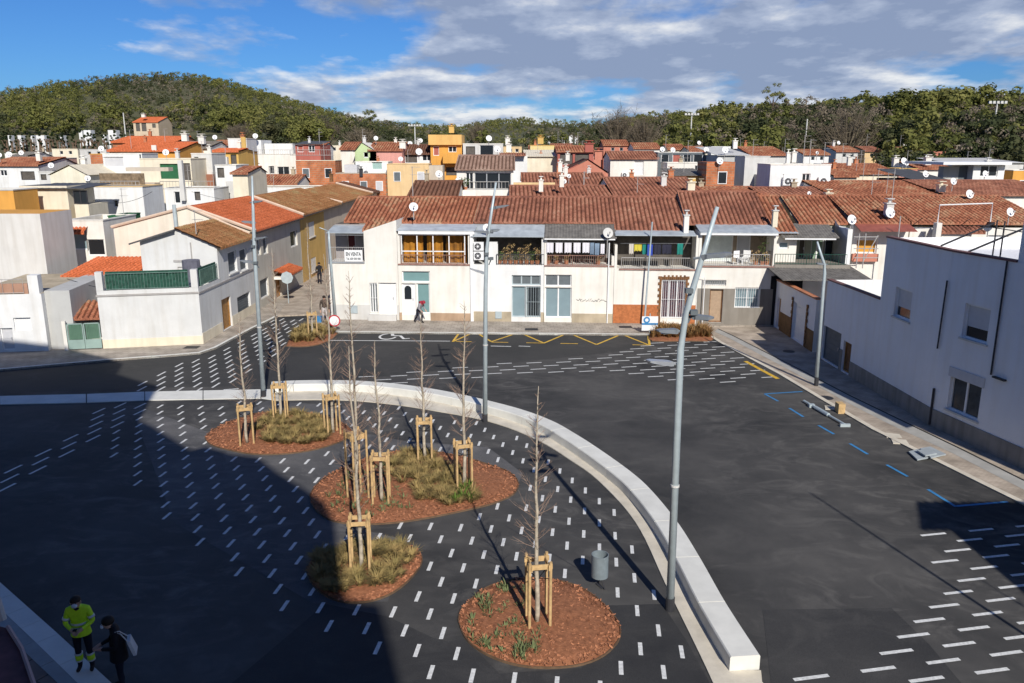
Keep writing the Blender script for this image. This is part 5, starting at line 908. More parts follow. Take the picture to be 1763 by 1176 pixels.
mb.prism(poly, 0, HC); mb.build('wall', wallm('block_render', (.42, .38, .34)), blk)
P0 = at(1585, 868); h_ = 8.6; s_ = h_ / math.tan(SUN_EL); ca = P0 + Vector((math.sin(SUN_AZ) * s_, -math.cos(SUN_AZ) * s_, 0))
nb = thing('neighbour_house', 'house with a tiled roof on the right of the viewpoint, out of view', 'house', (ca.x + 6, ca.y - 6, 0)); mb = MB(); mb.box(ca.x, ca.x + 16, ca.y - 10, ca.y - .3, 0, h_); mb.build('wall', shadewhite, nb); tiles(nb, Fr((ca.x + 16, ca.y), (ca.x, ca.y)), 0, 16, .1, h_ - .05, -5, h_ + 2.2, tbrown)

# ------------------------------------------------------------------ lamp posts
def head(root, P, d, ln=.62, w=.26, m=None, tilt=0.05):
    ln *= .85; w *= .72; m = m or mat('lamp_head_grey', (.20, .22, .24), .5, .1, 6)
    P = Vector(P); d = Vector(d).normalized(); n = Vector((-d.y, d.x, 0)).normalized(); mb = MB(); z = Vector((0, 0, 1))
    prof = [(0, .05, .05), (.12, .06, .06), (.2, w / 2, .05), (.8, w / 2, .035), (1, w * .36, .015)]
    for t, hw, th in prof:
        c = P + d * ln * t + z * tilt * t
        for s1, s2 in ((-1, -1), (1, -1), (1, 1), (-1, 1)): mb.v.append(tuple(c + n * hw * s1 + z * th * s2))
    for i in range(4):
        for k in range(4): mb.f.append((i * 4 + k, i * 4 + (k + 1) % 4, i * 4 + 4 + (k + 1) % 4, i * 4 + 4 + k)); mb.m.append(0)
    mb.f += [(3, 2, 1, 0), (16, 17, 18, 19)]; mb.m += [0, 0]; c = P + d * ln * .5; mb.tube([P - d * .16 - z * .02, P + d * .05], .03, 6)
    o = mb.build('lamp_head', m or galv, root); q = MB(); q.poly([tuple(c + d * a * ln * .27 + n * b * w * .42 - z * .052 + z * tilt * .5) for a, b in ((-1, -1), (-1, 1), (1, 1), (1, -1))]); q.build('lens', mat('lamp_lens', (.55, .57, .55), .2, 0), o); return o
def lamp(label, base, knots, radii, heads, spots=(), coll=True):
    B = at(*base, .0); root = thing('lamp_post', label, 'street lamp', (B.x, B.y, 0), 'tall lamp posts of the square'); Y = B.y; pts = [Vector((B.x, Y, .0))]
    for x, y in knots: q = atY(x, y, Y); pts.append(Vector((q.x, Y, q.z)))
    mb = MB(); mb.tube(pts, radii, 14); mb.build('pole', galv, root, smooth=True); mb = MB(); mb.tube([(B.x, Y, 0), (B.x, Y, .34)], radii[0] * 1.12, 14); mb.build('base_sleeve', dkmetal, root)
    mb = MB(); z_ = 3.2; 
    for i in range(1, len(pts)): 
        if pts[i].z > z_: t = (z_ - pts[i - 1].z) / (pts[i].z - pts[i - 1].z); c = pts[i - 1].lerp(pts[i], t); mb.tube([c, c + Vector((0, 0, .05))], radii[0] * 1.04, 12); break
    mb.build('collar', lgrey, root)
    for (x, y, d, k) in heads: q = atY(x, y, Y); head(root, (q.x, Y, q.z), d, **k)
    for (x, y, sx) in spots:
        q = atY(x, y, Y); m2 = MB(); m2.box(q.x - .08, q.x + .08, Y - .15, Y + .03, q.z - .045, q.z + .055); m2.tube([(q.x, Y, q.z), (q.x + sx, Y, q.z - .25)], .025, 5); m2.build('floodlight', shutg, root)
    return root
lamp('tallest looking lamp post beside the near end of the bench', (1153, 1050), [(1172, 600), (1180, 545), (1192, 500), (1207, 450), (1235, 356)], [.10, .078, .073, .068, .06, .042], [(1207, 443, (1, -.3, .1), dict(ln=.75)), (1166, 570, (-1, -.4, 0), dict(ln=.6)), (1158, 626, (-1, -.5, .15), dict(ln=.8, w=.34, m=alu)), (1192, 545, (1, -.5, -.1), dict(ln=.55))], [(1193, 537, -.1), (1185, 500, .05)])
lamp('lamp post behind the bench at the middle of the picture', (835, 726), [(836, 500), (838, 430), (843, 385), (854, 314)], [.10, .08, .072, .06, .035], [(842, 400, (-1, -.3, 0), dict(ln=.7)), (850, 358, (1, -.3, .1), dict(ln=.7)), (833, 470, (-1, -.5, .3), dict(ln=.7, m=alu)), (845, 398, (1, .3, 0), dict(ln=.4))], [(838, 437, .1), (846, 445, -.1)])
lamp('lamp post at the left end of the bench beside the rear bed', (454, 684), [(438, 430), (436, 370), (434, 303)], [.10, .08, .065, .035], [(438, 412, (1, -.3, .1), dict(ln=.7)), (438, 452, (-1, -.3, .1), dict(ln=.7)), (434, 383, (-1, -.3, 0), dict(ln=.5)), (436, 348, (1, -.3, 0), dict(ln=.5))], [(437, 424, -.2), (441, 452, .1)])
B = at(1405, 664, .03); root = thing('street_lamp', 'slim street lamp with bent arm on the right pavement', 'street lamp', (B.x, B.y, 0)); pts = [Vector((B.x, B.y, 0))] + [Vector((atY(x, y, B.y).x, B.y, atY(x, y, B.y).z)) for x, y in ((1417, 500), (1420, 470), (1419, 455), (1414, 440), (1407, 416))]
mb = MB(); mb.tube(pts, [.09, .075, .07, .065, .06, .04], 12); mb.build('pole', galv, root, smooth=True); mb = MB(); mb.tube([pts[0], pts[0] + Vector((0, 0, .45))], .1, 12); mb.build('base_sleeve', dkmetal, root); head(root, pts[3], (-1, -.2, 0), ln=.45, w=.2)
B = at(578, 552, .1); root = thing('street_lamp', 'slim grey street lamp with bent arm at the corner of the for sale house', 'street lamp', (B.x, B.y, 0)); pts = [Vector((B.x, B.y, 0))] + [Vector((atY(x, y, B.y).x, B.y, atY(x, y, B.y).z)) for x, y in ((567, 420), (566, 398))]
mb = MB(); mb.tube(pts, [.1, .075, .05], 12); mb.tube([pts[-1], pts[-1] + Vector((-.5, -.3, .25))], .03, 6); mb.build('pole', galv, root, smooth=True)
B = at(1109, 560, .1); root = thing('utility_pole', 'thin grey pole before the orange plinth house rising past its awning', 'pole', (B.x, B.y, 0)); mb = MB(); mb.tube([(B.x, B.y, 0), (atY(1123, 380, B.y).x, B.y, atY(1123, 382, B.y).z)], [.06, .045], 8); mb.build('pole_shaft', galv, root)
B = at(326, 420, 3); 
# ticket sign and round sign
B = at(1118, 573, .1); root = thing('parking_sign', 'white panel with blue round emblem standing at the kerb', 'sign', (B.x, B.y, 0)); w = .48; SG = YF(B.y - .05); zt_ = SG.px(1117, 543)[1]; zm = SG.px(1117, 556)[1]
mb = MB(); mb.fbox(SG, B.x - w, B.x + w, -.02, .02, .25, zm - .12); mb.fbox(SG, B.x - w, B.x + w, -.02, .02, zm, zt_ - .06); mb.build('panel', whitepaint, root); MB().fbox(SG, B.x - w, B.x + w, -.025, .025, zm - .12, zm).build('blue_band', paintb, root)
mb = MB(); mb.poly([SG.P(B.x - .2 + .2 * math.cos(k * .35), .03, zt_ - .28 + .2 * math.sin(k * .35)) for k in range(18)]); e = mb.build('emblem', paintb, root); mb = MB(); mb.poly([SG.P(B.x - .2 + .1 * math.cos(k * .35), .035, zt_ - .28 + .1 * math.sin(k * .35)) for k in range(18)]); mb.build('emblem_centre', whitepaint, e); mb = MB(); mb.tube([(B.x, B.y, 0), (B.x, B.y, zt_ + .1)], .035, 8); mb.build('post', galv, root)
B = at(577, 570, .1); root = thing('round_sign', 'round white sign with red rim on a short post beside the small grassy bed', 'sign', (B.x, B.y, 0)); SG = YF(B.y - .04); cz = SG.px(575, 552)[1]; R_ = .36
mb = MB(); mb.tube([(B.x, B.y, 0), (B.x, B.y, cz + .3)], .03, 8); mb.build('post', galv, root); mb = MB(); mb.tube([(B.x, B.y - .05, cz), (B.x, B.y - .07, cz)], R_, 26); d_ = mb.build('sign_disc', mat('sign_red', (.50, .03, .04), .5, .05), root); mb = MB(); mb.tube([(B.x, B.y - .071, cz), (B.x, B.y - .075, cz)], R_ * .80, 24); mb.build('sign_face', whitepaint, d_)
# octagonal mirror / stop sign back in the street
B = at(497, 522, .1); root = thing('octagonal_sign', 'grey back of an octagonal sign beside the orange porch', 'sign', (B.x, B.y, 0)); mb = MB(); cz = atY(498, 478, B.y).z; mb.tube([(B.x, B.y, 0), (B.x, B.y, cz)], .03, 6); mb.build('post', galv, root); mb = MB(); mb.tube([(B.x, B.y - .05, cz), (B.x, B.y - .03, cz)], .45, 8); mb.build('sign_back', galv, root)

# ------------------------------------------------------------------ litter bin, cube stool, slabs, pipes
B = at(1037, 1014); root = thing('litter_bin', 'grey cylindrical litter bin on a black post beside the front bed', 'litter bin', (B.x, B.y, 0)); zt = hz(B, 957); mb = MB(); bx_ = B.x - .07; NN = 28
for rr, z in ((.215, .32), (.215, zt), (.20, zt), (.20, .36)):
    for k in range(NN): t = 2 * math.pi * k / NN; mb.v.append((bx_ + rr * math.cos(t), B.y + .08 + rr * math.sin(t), z))
for g in range(3):
    for k in range(NN): mb.f.append((g * NN + k, g * NN + (k + 1) % NN, (g + 1) * NN + (k + 1) % NN, (g + 1) * NN + k)); mb.m.append(0)
mb.f.append(tuple(3 * NN + k for k in range(NN))); mb.m.append(0); mb.f.append(tuple(NN - 1 - k for k in range(NN))); mb.m.append(0); mb.build('drum', mat('bin_grey_paint', (.20, .24, .26), .5, .12, 6, .15, 60), root, smooth=False)
mb = MB(); mb.tube([(B.x, B.y, 0), (B.x - .12, B.y + .22, .02)], .03, 6); mb.tube([(B.x - .05, B.y + .32, 0), (B.x - .05, B.y + .32, zt - .05)], .035, 8); mb.tube([(B.x + .06, B.y - .06, .02), (B.x - .06, B.y + .1, .34)], .02, 6); mb.build('post', dkmetal, root)
B = at(1448, 712); tag(MB().box(B.x - .14, B.x + .14, B.y - .05, B.y + .35, 0, .42).build('wooden_block', stake, origin=(B.x, B.y, 0)), 'short upright yellow timber block beside the kerb', 'timber block')
p1, p2 = at(1384, 690, .09), at(1455, 731, .09); mb = MB(); mb.tube([p1, p1.lerp(p2, .3)], .05, 8); mb.tube([p1.lerp(p2, .3), p1.lerp(p2, .62)], .085, 8); mb.tube([p1.lerp(p2, .62), p2], .045, 8); mb.box(p2.x - .2, p2.x + .2, p2.y - .05, p2.y + .05, .0, .12); mb.box(p1.lerp(p2, .2).x - .12, p1.lerp(p2, .2).x + .12, p1.lerp(p2, .2).y - .1, p1.lerp(p2, .2).y + .1, 0, .14)
tag(mb.build('steel_prop', galv, origin=tuple(p1)), 'grey and black steel post lying on the asphalt beside the kerb', 'pipe')
root = thing('slab_stack', 'grey paving slabs lying loose across the right kerb', 'paving slabs', tuple(at(1596, 788)))
for k, (pp_) in enumerate(([(1564, 781), (1580, 777), (1600, 791), (1579, 795)], [(1583, 778), (1601, 775), (1628, 788), (1602, 794)], [(1578, 784), (1598, 781), (1612, 789), (1592, 793)])):
    q = [at(*z, .0) for z in pp_]; MB().prism([(v.x, v.y) for v in q], .04 + .055 * k, .09 + .055 * k).build('slab', mat('grey_slab', (.36, .40, .42), .8, .1, 3), root)
for k, (x, y) in enumerate(((1536, 751), (1547, 761), (1430, 703))):
    B = at(x, y); MB_ = MB(); MB_.prism([(B.x - .3, B.y - .2), (B.x + .25, B.y - .3), (B.x + .35, B.y + .15), (B.x - .15, B.y + .3)], 0.0, .035); tag(MB_.build('rubble_piece', concrete2, origin=tuple(B)), ['pale broken mortar piece at the kerb, farther of two beyond the slabs', 'pale broken mortar piece at the kerb, nearer of two beyond the slabs', 'pale broken mortar piece beside the timber block'][k], 'rubble')
# maroon canopy low at the left corner, and pole
P1 = [at(-150, 1040, 2.4), at(14, 1082, 2.4), at(38, 1120, 2.4), at(62, 1190, 2.4), at(80, 1290, 2.4), at(-250, 1290, 2.4)]
root = thing('canopy', 'maroon flat canopy edged with a pale strip, lower left corner', 'canopy', tuple(Vector((P1[2].x, P1[2].y, 0)))); mb = MB(); mb.prism([(p.x, p.y) for p in P1], 2.3, 2.4); mb.build('canopy_sheet', mat('maroon_sheet', (.16, .06, .06), .7, .3, 2), root)
mb = MB(); mb.tube([p + Vector((0, 0, .03)) for p in P1[1:5]], .04, 6); mb.build('canopy_edge', mat('pinkish_edge', (.45, .3, .28), .6, .1), root)
Q = at(8, 1072, 2.4); mb = MB(); mb.tube([(Q.x - .1, Q.y + .1, 2.4), (Q.x - .25, Q.y + .05, 3.9)], .07, 8); mb.build('drain_pipe', lgrey, root)

# ------------------------------------------------------------------ young trees in timber frames
def young_tree(seed, h=6.0, droop=.0, vase=False):
    random.seed(seed); root = thing('young_tree', 'x', 'tree', (0, 0, 0)); mb = MB(); pts = []; rad = []; n = 16; x = y = 0
    for k in range(n + 1): t = k / n; x += random.uniform(-.035, .035); y += random.uniform(-.03, .03); pts.append(Vector((x, y, h * t))); rad.append(.055 * (1 - t) ** .8 + .006)
    mb.tube(pts, rad, 7); mb.build('trunk', bark, root, smooth=True); b = MB(); 
    for k in range(80):
        t = random.uniform(.28, .97) if not vase else random.uniform(.32, .8); i = min(n - 1, int(t * n)); p = pts[i].lerp(pts[i + 1], t * n - i); a = random.uniform(0, 6.28); L = (1 - t) * 1.5 + .22; L *= random.uniform(.4, 1.0) * (.75 if not vase else .9)
        up = random.uniform(.4, 1.3) if not vase else 1.3; d = Vector((math.cos(a), math.sin(a), up)).normalized(); q1 = p + d * L * .5; q2 = p + d * L + Vector((0, 0, .12 * L)); b.tube([p, q1, q2], [.007, .0045, .0018], 4, cap=False)
        for _ in range(3): s_ = random.uniform(.3, .9); c = p + d * L * s_; e = (d + Vector((random.uniform(-.8, .8), random.uniform(-.8, .8), random.uniform(-.2, .5)))).normalized(); b.tube([c, c + e * L * .35], [.0032, .0015], 3, cap=False)
    b.build('branches', twig, root); return root
tp = [young_tree(11), young_tree(23, 6.4), young_tree(37, 5.8)]
def support(n=4, hgt=1.62):
    root = thing('tree_support', 'x', 'tree support', (0, 0, 0)); r = .34; ang = [math.pi / 4 + k * 2 * math.pi / n for k in range(n)] if n == 4 else [.4 + k * 2 * math.pi / 3 for k in range(3)]
    P = [Vector((r * math.cos(a), r * math.sin(a), 0)) for a in ang]
    for p in P: MB().tube([p, p + Vector((0, 0, hgt + .05))], .036, 8).build('stake', stake, root)
    for k in range(len(P)):
        a, b = P[k], P[(k + 1) % len(P)]; f = Fr((a.x, a.y), (b.x, b.y)); MB().fbox(f, -.05, f.len + .05, -.055 if True else 0, -.03, hgt - .14 - .0 * k, hgt - .02).build('cross_board', stake, root)
    mb = MB()
    for k in range(0, len(P)): mb.tube([P[k] + Vector((0, 0, hgt - .35)), Vector((0, 0, hgt - .45)), P[(k + 1) % len(P)] + Vector((0, 0, hgt - .35))], .012, 4)
    mb.build('tie_strap', black, root); return root
sp4 = support(4); sp3 = support(3)
TR = [  # base px, stake-top y, tree-top y, variant, stakes, label words
 (426, 766, 700, 545, 0, 4, 'leftmost in the rear mulched bed'), (484, 724, 662, 430, 1, 4, 'in the rear bed just right of the left lamp post'), (573, 749, 681, 440, 2, 4, 'at the right end of the rear bed'),
 (617, 862, 745, 470, 1, 4, 'at the left side of the large bed'), (657, 868, 783, 590, 0, 4, 'second from left in the large bed'), (732, 796, 722, 535, 2, 4, 'at the back of the large bed'), (798, 843, 762, 520, 1, 4, 'at the right of the large bed'),
 (622, 985, 893, 600, 0, 4, 'in the small half shaded bed'), (926, 1078, 965, 668, 2, 4, 'in the front round bed beside the bin'), (539, 583, 539, 385, 0, 4, 'in the small grassy bed by the side street')]
for k, (x, y, ys, yt, v, ns, lab) in enumerate(TR):
    B = at(x, y); ht = hz(B, yt); hs_ = hz(B, ys); base = tp[v]; h0 = (6.0, 6.4, 5.8)[v]; s_ = ht / h0
    t = copytree(base, (B.x, B.y, .05), random.uniform(0, 6.28), 1, label='slender bare young tree ' + lab, group='young bare trees in the planting beds'); t.scale = (1, 1, s_)
    q = copytree(sp4 if ns == 4 else sp3, (B.x, B.y, .02), [.3, .1, .5, .7, .05, .1, .25, .1, .15, .3][k], 1, label='stake frame of the tree ' + lab, group='timber stake frames round the young trees'); q.scale = (1, 1, hs_ / 1.62); t['category'] = 'tree'; q['category'] = 'tree support'
def drop(o):
    for c in list(o.children): drop(c)
    bpy.data.objects.remove(o)
# two more that only show by their shadows: off to the right beyond the frame
tipP = at(1394, 848); s_ = 9.6 / math.tan(SUN_EL); LB_ = tipP + Vector((math.sin(SUN_AZ) * s_, -math.cos(SUN_AZ) * s_, 0)); root = thing('lamp_post', 'lamp post standing outside the frame at the lower right', 'street lamp', (LB_.x, LB_.y, 0)); mb = MB(); mb.tube([(LB_.x, LB_.y, 0), (LB_.x, LB_.y, 9.6)], [.07, .03], 10); mb.build('pole', galv, root)
tt = at(1700, 1010); LB_ = tt + Vector((math.sin(SUN_AZ) * 8.7, -math.cos(SUN_AZ) * 8.7, 0)); t = copytree(tp[1], (LB_.x, LB_.y, 0), 1, 1, label='young bare tree outside the frame at the lower right', group='young bare trees in the planting beds')
for o in tp + [sp4, sp3]: drop(o)

# ------------------------------------------------------------------ balcony contents
cl_cols = {'white': mat('laundry_white', (.72, .70, .74), .9, .05), 'blue': mat('laundry_blue', (.04, .08, .42), .9, .1), 'teal': mat('laundry_teal', (.02, .22, .18), .9, .1), 'yellow': mat('laundry_yellow', (.6, .5, .06), .9, .1), 'pale': mat('laundry_pale', (.6, .55, .48), .9, .1), 'denim': mat('laundry_denim', (.22, .30, .40), .9, .2), 'dark': mat('laundry_dark', (.03, .03, .05), .9, .1)}
def cloth(x0, y0, x1, y1, o, c, label, grp, kind='towel'):
    a = FF.rect(x0, y0, x1, y1, o); mb = MB(); n = 8
    for k in range(n):
        ua = a[0] + (a[1] - a[0]) * k / n; ub = a[0] + (a[1] - a[0]) * (k + 1) / n; w1_ = .025 * math.sin(k * 1.7); w2_ = .025 * math.sin((k + 1) * 1.7); zb = a[2] + .03 * math.sin(k * 2.1 + x0)
        mb.quad(FF.P(ua, o + w1_, zb), FF.P(ub, o + w2_, zb), FF.P(ub, o + w2_ * .2, a[3]), FF.P(ua, o + w1_ * .2, a[3])); mb.quad(FF.P(ua, o + w1_ - .015, zb), FF.P(ub, o + w2_ - .015, zb), FF.P(ub, o + w2_ * .2 - .015, a[3]), FF.P(ua, o + w1_ * .2 - .015, a[3]))
    tag(mb.build(kind, cl_cols[c], origin=tuple(FF.P(a[0], o, a[2]))), label, 'laundry', grp)
for k in range(5): cloth(941 + k * 15.5, 418, 953 + k * 15.5, 435, .04, 'white', 'white towel on the laundry line, %s in the row of five' % ['first', 'second', 'third', 'fourth', 'fifth'][k], 'white towels on the balcony line')
cloth(1016, 418, 1023, 438, .04, 'denim', 'pale blue jeans hanging right of the white towels', None, 'trousers'); cloth(1024, 419, 1032, 439, .04, 'denim', 'striped pale blue shirt hanging next to the jeans', None, 'shirt'); cloth(1034, 420, 1041, 437, .04, 'white', 'white shirt hanging last beside the satellite dish', None, 'shirt')
mb = MB(); 
for (xa, xb, y, o) in ((938, 1050, 417, .04), (1068, 1190, 419, .04)): mb.tube([FF.P(U(xa, y, o), o, Z(xa, y, o)), FF.P(U(xb, y, o), o, Z(xb, y, o))], .008, 4)
tag(mb.build('clothes_line', alu), 'clothes lines stretched across the laundry balconies', 'clothes line')
for (x0, x1, y0, y1, c, l, kd) in ((1083, 1091, 420, 437, 'pale', 'beige towel hanging left of the yellow shirt', 'towel'), (1092, 1105, 421, 432, 'yellow', 'small yellow shirt on the second balcony line', 'shirt'), (1106, 1115, 421, 438, 'teal', 'dark green towel beside the blue one', 'towel'), (1114, 1124, 421, 440, 'blue', 'bright blue towel on the second balcony line', 'towel'), (1126, 1138, 421, 438, 'dark', 'black shirt right of the blue towel', 'shirt'), (1140, 1156, 421, 437, 'dark', 'wide dark trousers right of the black shirt', 'trousers'), (1166, 1176, 419, 438, 'teal', 'teal towel at the right end of the second line', 'towel')): cloth(x0, y0, x1, y1, .04, c, l, 'coloured laundry on the second balcony', kd)
potm = mat('terracotta', (.48, .20, .10), .8, .15, 6); leafg = mat('pot_leaf_green', (.10, .15, .04), .8, .25, 6); dryf = mat('dry_flower', (.42, .24, .12), .9, .3, 9, col2=(.22, .2, .08)); 
def potplant(P, h, w, m, label, grp, seed):
    random.seed(seed); root = thing('potted_plant', label, 'potted plant', tuple(P), grp); mb = MB(); mb.tube([P, P + Vector((0, 0, .26))], [.11, .15], 10); mb.build('pot', potm, root); mb = MB()
    for k in range(70):
        a = random.uniform(0, 6.28); r = w * random.uniform(0, 1) ** .6; z = .26 + h * random.uniform(0, 1); c = P + Vector((math.cos(a) * r * (.4 + z / (h + .3) * .7), math.sin(a) * r * .7, z)); s_ = random.uniform(.03, .07); n1_ = Vector((random.uniform(-1, 1), random.uniform(-1, 1), random.uniform(-1, 1))).normalized(); n2_ = n1_.orthogonal().normalized(); n3_ = n1_.cross(n2_)
        mb.quad(c - n2_ * s_ * 1.6, c + n3_ * s_ * .6, c + n2_ * s_ * 1.6, c - n3_ * s_ * .6)
    mb.build('foliage', m, root); return root
zf3 = Z(880, 456); zf4 = Z(990, 457); zf6 = Z(1260, 458)
ordn = ['first', 'second', 'third', 'fourth', 'fifth', 'sixth', 'seventh', 'eighth']
for k in range(8): potplant(FF.P(U(860 + k * 9.3, 450, -.25), -.28, zf3), .55 + .25 * (k % 3), .26, dryf if k % 3 else leafg, '%s pot plant from the left behind the black balcony rail' % ordn[k], 'pot plants on the third balcony', 40 + k)
for k, x in enumerate((944, 958, 975, 1030)): potplant(FF.P(U(x, 450, -.25), -.3, zf4), .35 + .1 * (k % 2), .18, dryf, '%s pot plant from the left under the white laundry' % ordn[k], 'pot plants under the laundry', 60 + k)
for k, (x, h, l) in enumerate(((1301, .7, 'flower pot left of the tall plant on the long balcony'), (1312, 1.5, 'tall leafy plant in a pot at the right end of the long balcony'), (1320, .6, 'small flower pot at the far right of the long balcony'))): potplant(FF.P(U(x, 450, -.4), -.4, zf6), h, .2 + h * .14, leafg if k == 1 else dryf, l, 'pot plants on the long balcony', 70 + k)
def chair(P, rz, m, label):
    root = thing('plastic_chair', label, 'chair', tuple(P), None, rz); o0 = ORG[root]; ORG[root] = Vector((0, 0, 0)); MB().box(-.22, .22, -.22, .22, .42, .45).build('seat', m, root); MB().box(-.22, .22, .2, .24, .45, .85).build('backrest', m, root)
    for sx_ in (-1, 1):
        for sy_ in (-1, 1): MB().tube([(sx_ * .2, sy_ * .2, 0), (sx_ * .18, sy_ * .18, .42)], .02, 5).build('leg', m, root)
chair(FF.P(U(1271, 450, -.6), -.6, zf6), .4, whitepaint, 'white plastic chair on the long balcony left of the pots'); chair(FF.P(U(1284, 450, -.9), -.9, zf6), -.5, whitepaint, 'white plastic chair on the long balcony nearer the pots')
def ordw(n):
    o = ['', 'first', 'second', 'third', 'fourth', 'fifth', 'sixth', 'seventh', 'eighth', 'ninth', 'tenth', 'eleventh', 'twelfth', 'thirteenth', 'fourteenth', 'fifteenth', 'sixteenth', 'seventeenth', 'eighteenth', 'nineteenth', 'twentieth']
    return o[n] if n <= 20 else ('twenty ' if n < 30 else 'thirty ') + o[n % 10] if n != 30 else 'thirtieth'
# ------------------------------------------------------------------ the town behind
def T(label, x0, x1, yt, Y, D, wm, wins=(), roof='flat', yr=None, tm=None, run=4.5, par=None, yb=None, name='town_house', cat='house', extras=(), z0=0.0, roofm=None):
    if roof == 'flat': D = min(D, 4)
    f = YF(Y); u0, u1 = f.px(x0, yt)[0], f.px(x1, yt)[0]; z1 = f.px((x0 + x1) / 2, yt)[1]
    root = thing(name, label, cat, (f.P((u0 + u1) / 2, -D / 2, z0))); hs = [f.rect(*w[:4]) for w in wins]; mb = MB()
    wall(mb, f, u0, u1, z0, z1, hs); shell(mb, f, u0, u1, z0, z1, D, top=(roof == 'flat' and par is None)); 
    if roof == 'tile':
        zr = f.px((x0 + x1) / 2, yr, -run)[1]; 
        for u in (u0, u1): mb.poly([f.P(u, 0, z1), f.P(u, -run, zr - .05), f.P(u, -D, z1)])
    if roof == 'gable':                           # ridge runs away from the camera
        xm = (u0 + u1) / 2 if not isinstance(yr, tuple) else f.px(yr[0], yt)[0]; zr = f.px(x0, yr[1] if isinstance(yr, tuple) else yr)[1]; mb.poly([f.P(u0, 0, z1), f.P(u1, 0, z1), f.P(xm, 0, zr)])
    mb.build('wall', wm, root)
    if roof == 'tile':
        tiles(root, f, u0 - .15, u1 + .15, .3, z1 + .02, -run, zr, tm, pitch=.34, row=.7, samp=4, amp=.13); b = MB(); b.quad(f.P(u1 + .15, -run, zr), f.P(u0 - .15, -run, zr), f.P(u0 - .15, -D - .2, z1), f.P(u1 + .15, -D - .2, z1)); b.build('back_roof', tbrown, root); ridge(root, f, u0 - .15, u1 + .15, -run, zr + .05, tm)
    if roof == 'gable':
        b = MB()
        for a, za_ in ((u0 - .2, z1), (u1 + .2, z1)): b.quad(f.P(a, .2, za_ + .03), f.P(xm, .2, zr + .08), f.P(xm, -D, zr + .08), f.P(a, -D, za_ + .03))
        b.build('roof', tm, root)
    if roof == 'shed': sheet(root, f, u0 - .15, u1 + .15, .3, z1 + .05, -D, f.px(x0, yr, -D)[1], tm, .3, .03, name='sheet_roof')
    if roof == 'flat' and par is not None:
        q = MB(); t = .18
        for a, b, c, d in ((u0 - .04, u1 + .04, -t, .04), (u0 - .04, u1 + .04, -D, -D + t), (u0 - .04, u0 + t, -D + t, -t), (u1 - t, u1 + .04, -D + t, -t)): q.fbox(f, a, b, c, d, z1, z1 + .08)
        q.build('parapet', par, root); q = MB(); q.quad(f.P(u0, 0, z1 - .02), f.P(u1, 0, z1 - .02), f.P(u1, -D, z1 - .02), f.P(u0, -D, z1 - .02)); q.build('flat_roof', roofm or plinth, root)
    for w, h in zip(wins, hs): window(root, f, h, **(w[4] if len(w) > 4 else dict(kind='blank')))
    st_ = random.Random(int(x0 * 7 + yt))
    if name == 'town_house':
        wpx = x1 - x0; ztop = z1 if roof == 'flat' else (zr if roof in ('tile', 'gable') else z1)
        oo = -D * .5 if roof == 'flat' else (-run if roof == 'tile' else -D * .4)
        for k in range(st_.choice((0, 1, 1, 2)) + (wpx > 90)):
            P = f.P(u0 + (u1 - u0) * st_.uniform(.15, .85), oo, ztop - .15); c_ = st_.random()
            if c_ < .45: antenna(root, P, st_.uniform(1.2, 2.6), .5)
            elif c_ < .8: chimney(root, P, st_.uniform(.3, .5), st_.uniform(.5, .9), st_.choice((white, lgrey, plinth, brickr)))
            else: dish(root, P + Vector((0, 0, .8)), .45)
        if not wins and wpx > 26 and roof != 'shed' and z1 > 6.2 and yt < 300:
            for k in range(max(1, int(wpx / 26))):
                ua = u0 + (u1 - u0) * (k + .3 + st_.uniform(0, .2)) / max(1, int(wpx / 26)); MB().fbox(f, ua, ua + .9, .0, .05, z1 - 2.1, z1 - .9).build('window', whitepaint, root); MB().fbox(f, ua + .07, ua + .83, .05, .06, z1 - 2.03, z1 - .97).build('pane', st_.choice((glass, shutg, shutl)), root)
    for e in extras:
        k = e[0]
        if k == 'ch': P = f.P(f.px(e[1], yt)[0], e[4] if len(e) > 4 else -1.0, f.px(e[1], e[2], e[4] if len(e) > 4 else -1.0)[1]); chimney(root, P, e[3], .9, e[5] if len(e) > 5 else white)
        if k == 'di': P = f.P(f.px(e[1], yt)[0], .3, f.px(e[1], e[2], .3)[1]); dish(root, P, e[3] * .85)
        if k == 'an': P = f.P(f.px(e[1], yt)[0], -1, z1); antenna(root, P, e[2])
        if k == 'ac': a = f.rect(e[1], min(e[2], e[4]), e[3], max(e[2], e[4])); acunit(root, f, a[0], a[2], .02, a[1] - a[0], a[3] - a[2])
        if k == 'box': a = f.rect(e[1], min(e[3], e[4]), e[2], max(e[3], e[4])); MB().fbox(f, a[0], a[1], e[6], e[7], a[2], a[3]).build('annex', e[5], root)
        if k == 'rail': a = f.rect(e[1], min(e[3], e[4]), e[2], max(e[3], e[4])); railing(root, f, a[0], a[1], a[2], a[3], .02, iron, .3, .015)
        if k == 'tile': a = f.rect(e[1], min(e[3], e[4]), e[2], max(e[3], e[4])); tiles(root, f, a[0], a[1], .9, a[2], 0, a[3], e[5], samp=4)
    return root
B_ = dict(kind='blank'); PLN = dict(kind='plain'); SH = dict(kind='shutter'); DK = dict(kind='blank', pane=darkrec, frame=dkmetal); GR = dict(kind='blank', pane=greenp, frame=greenp)
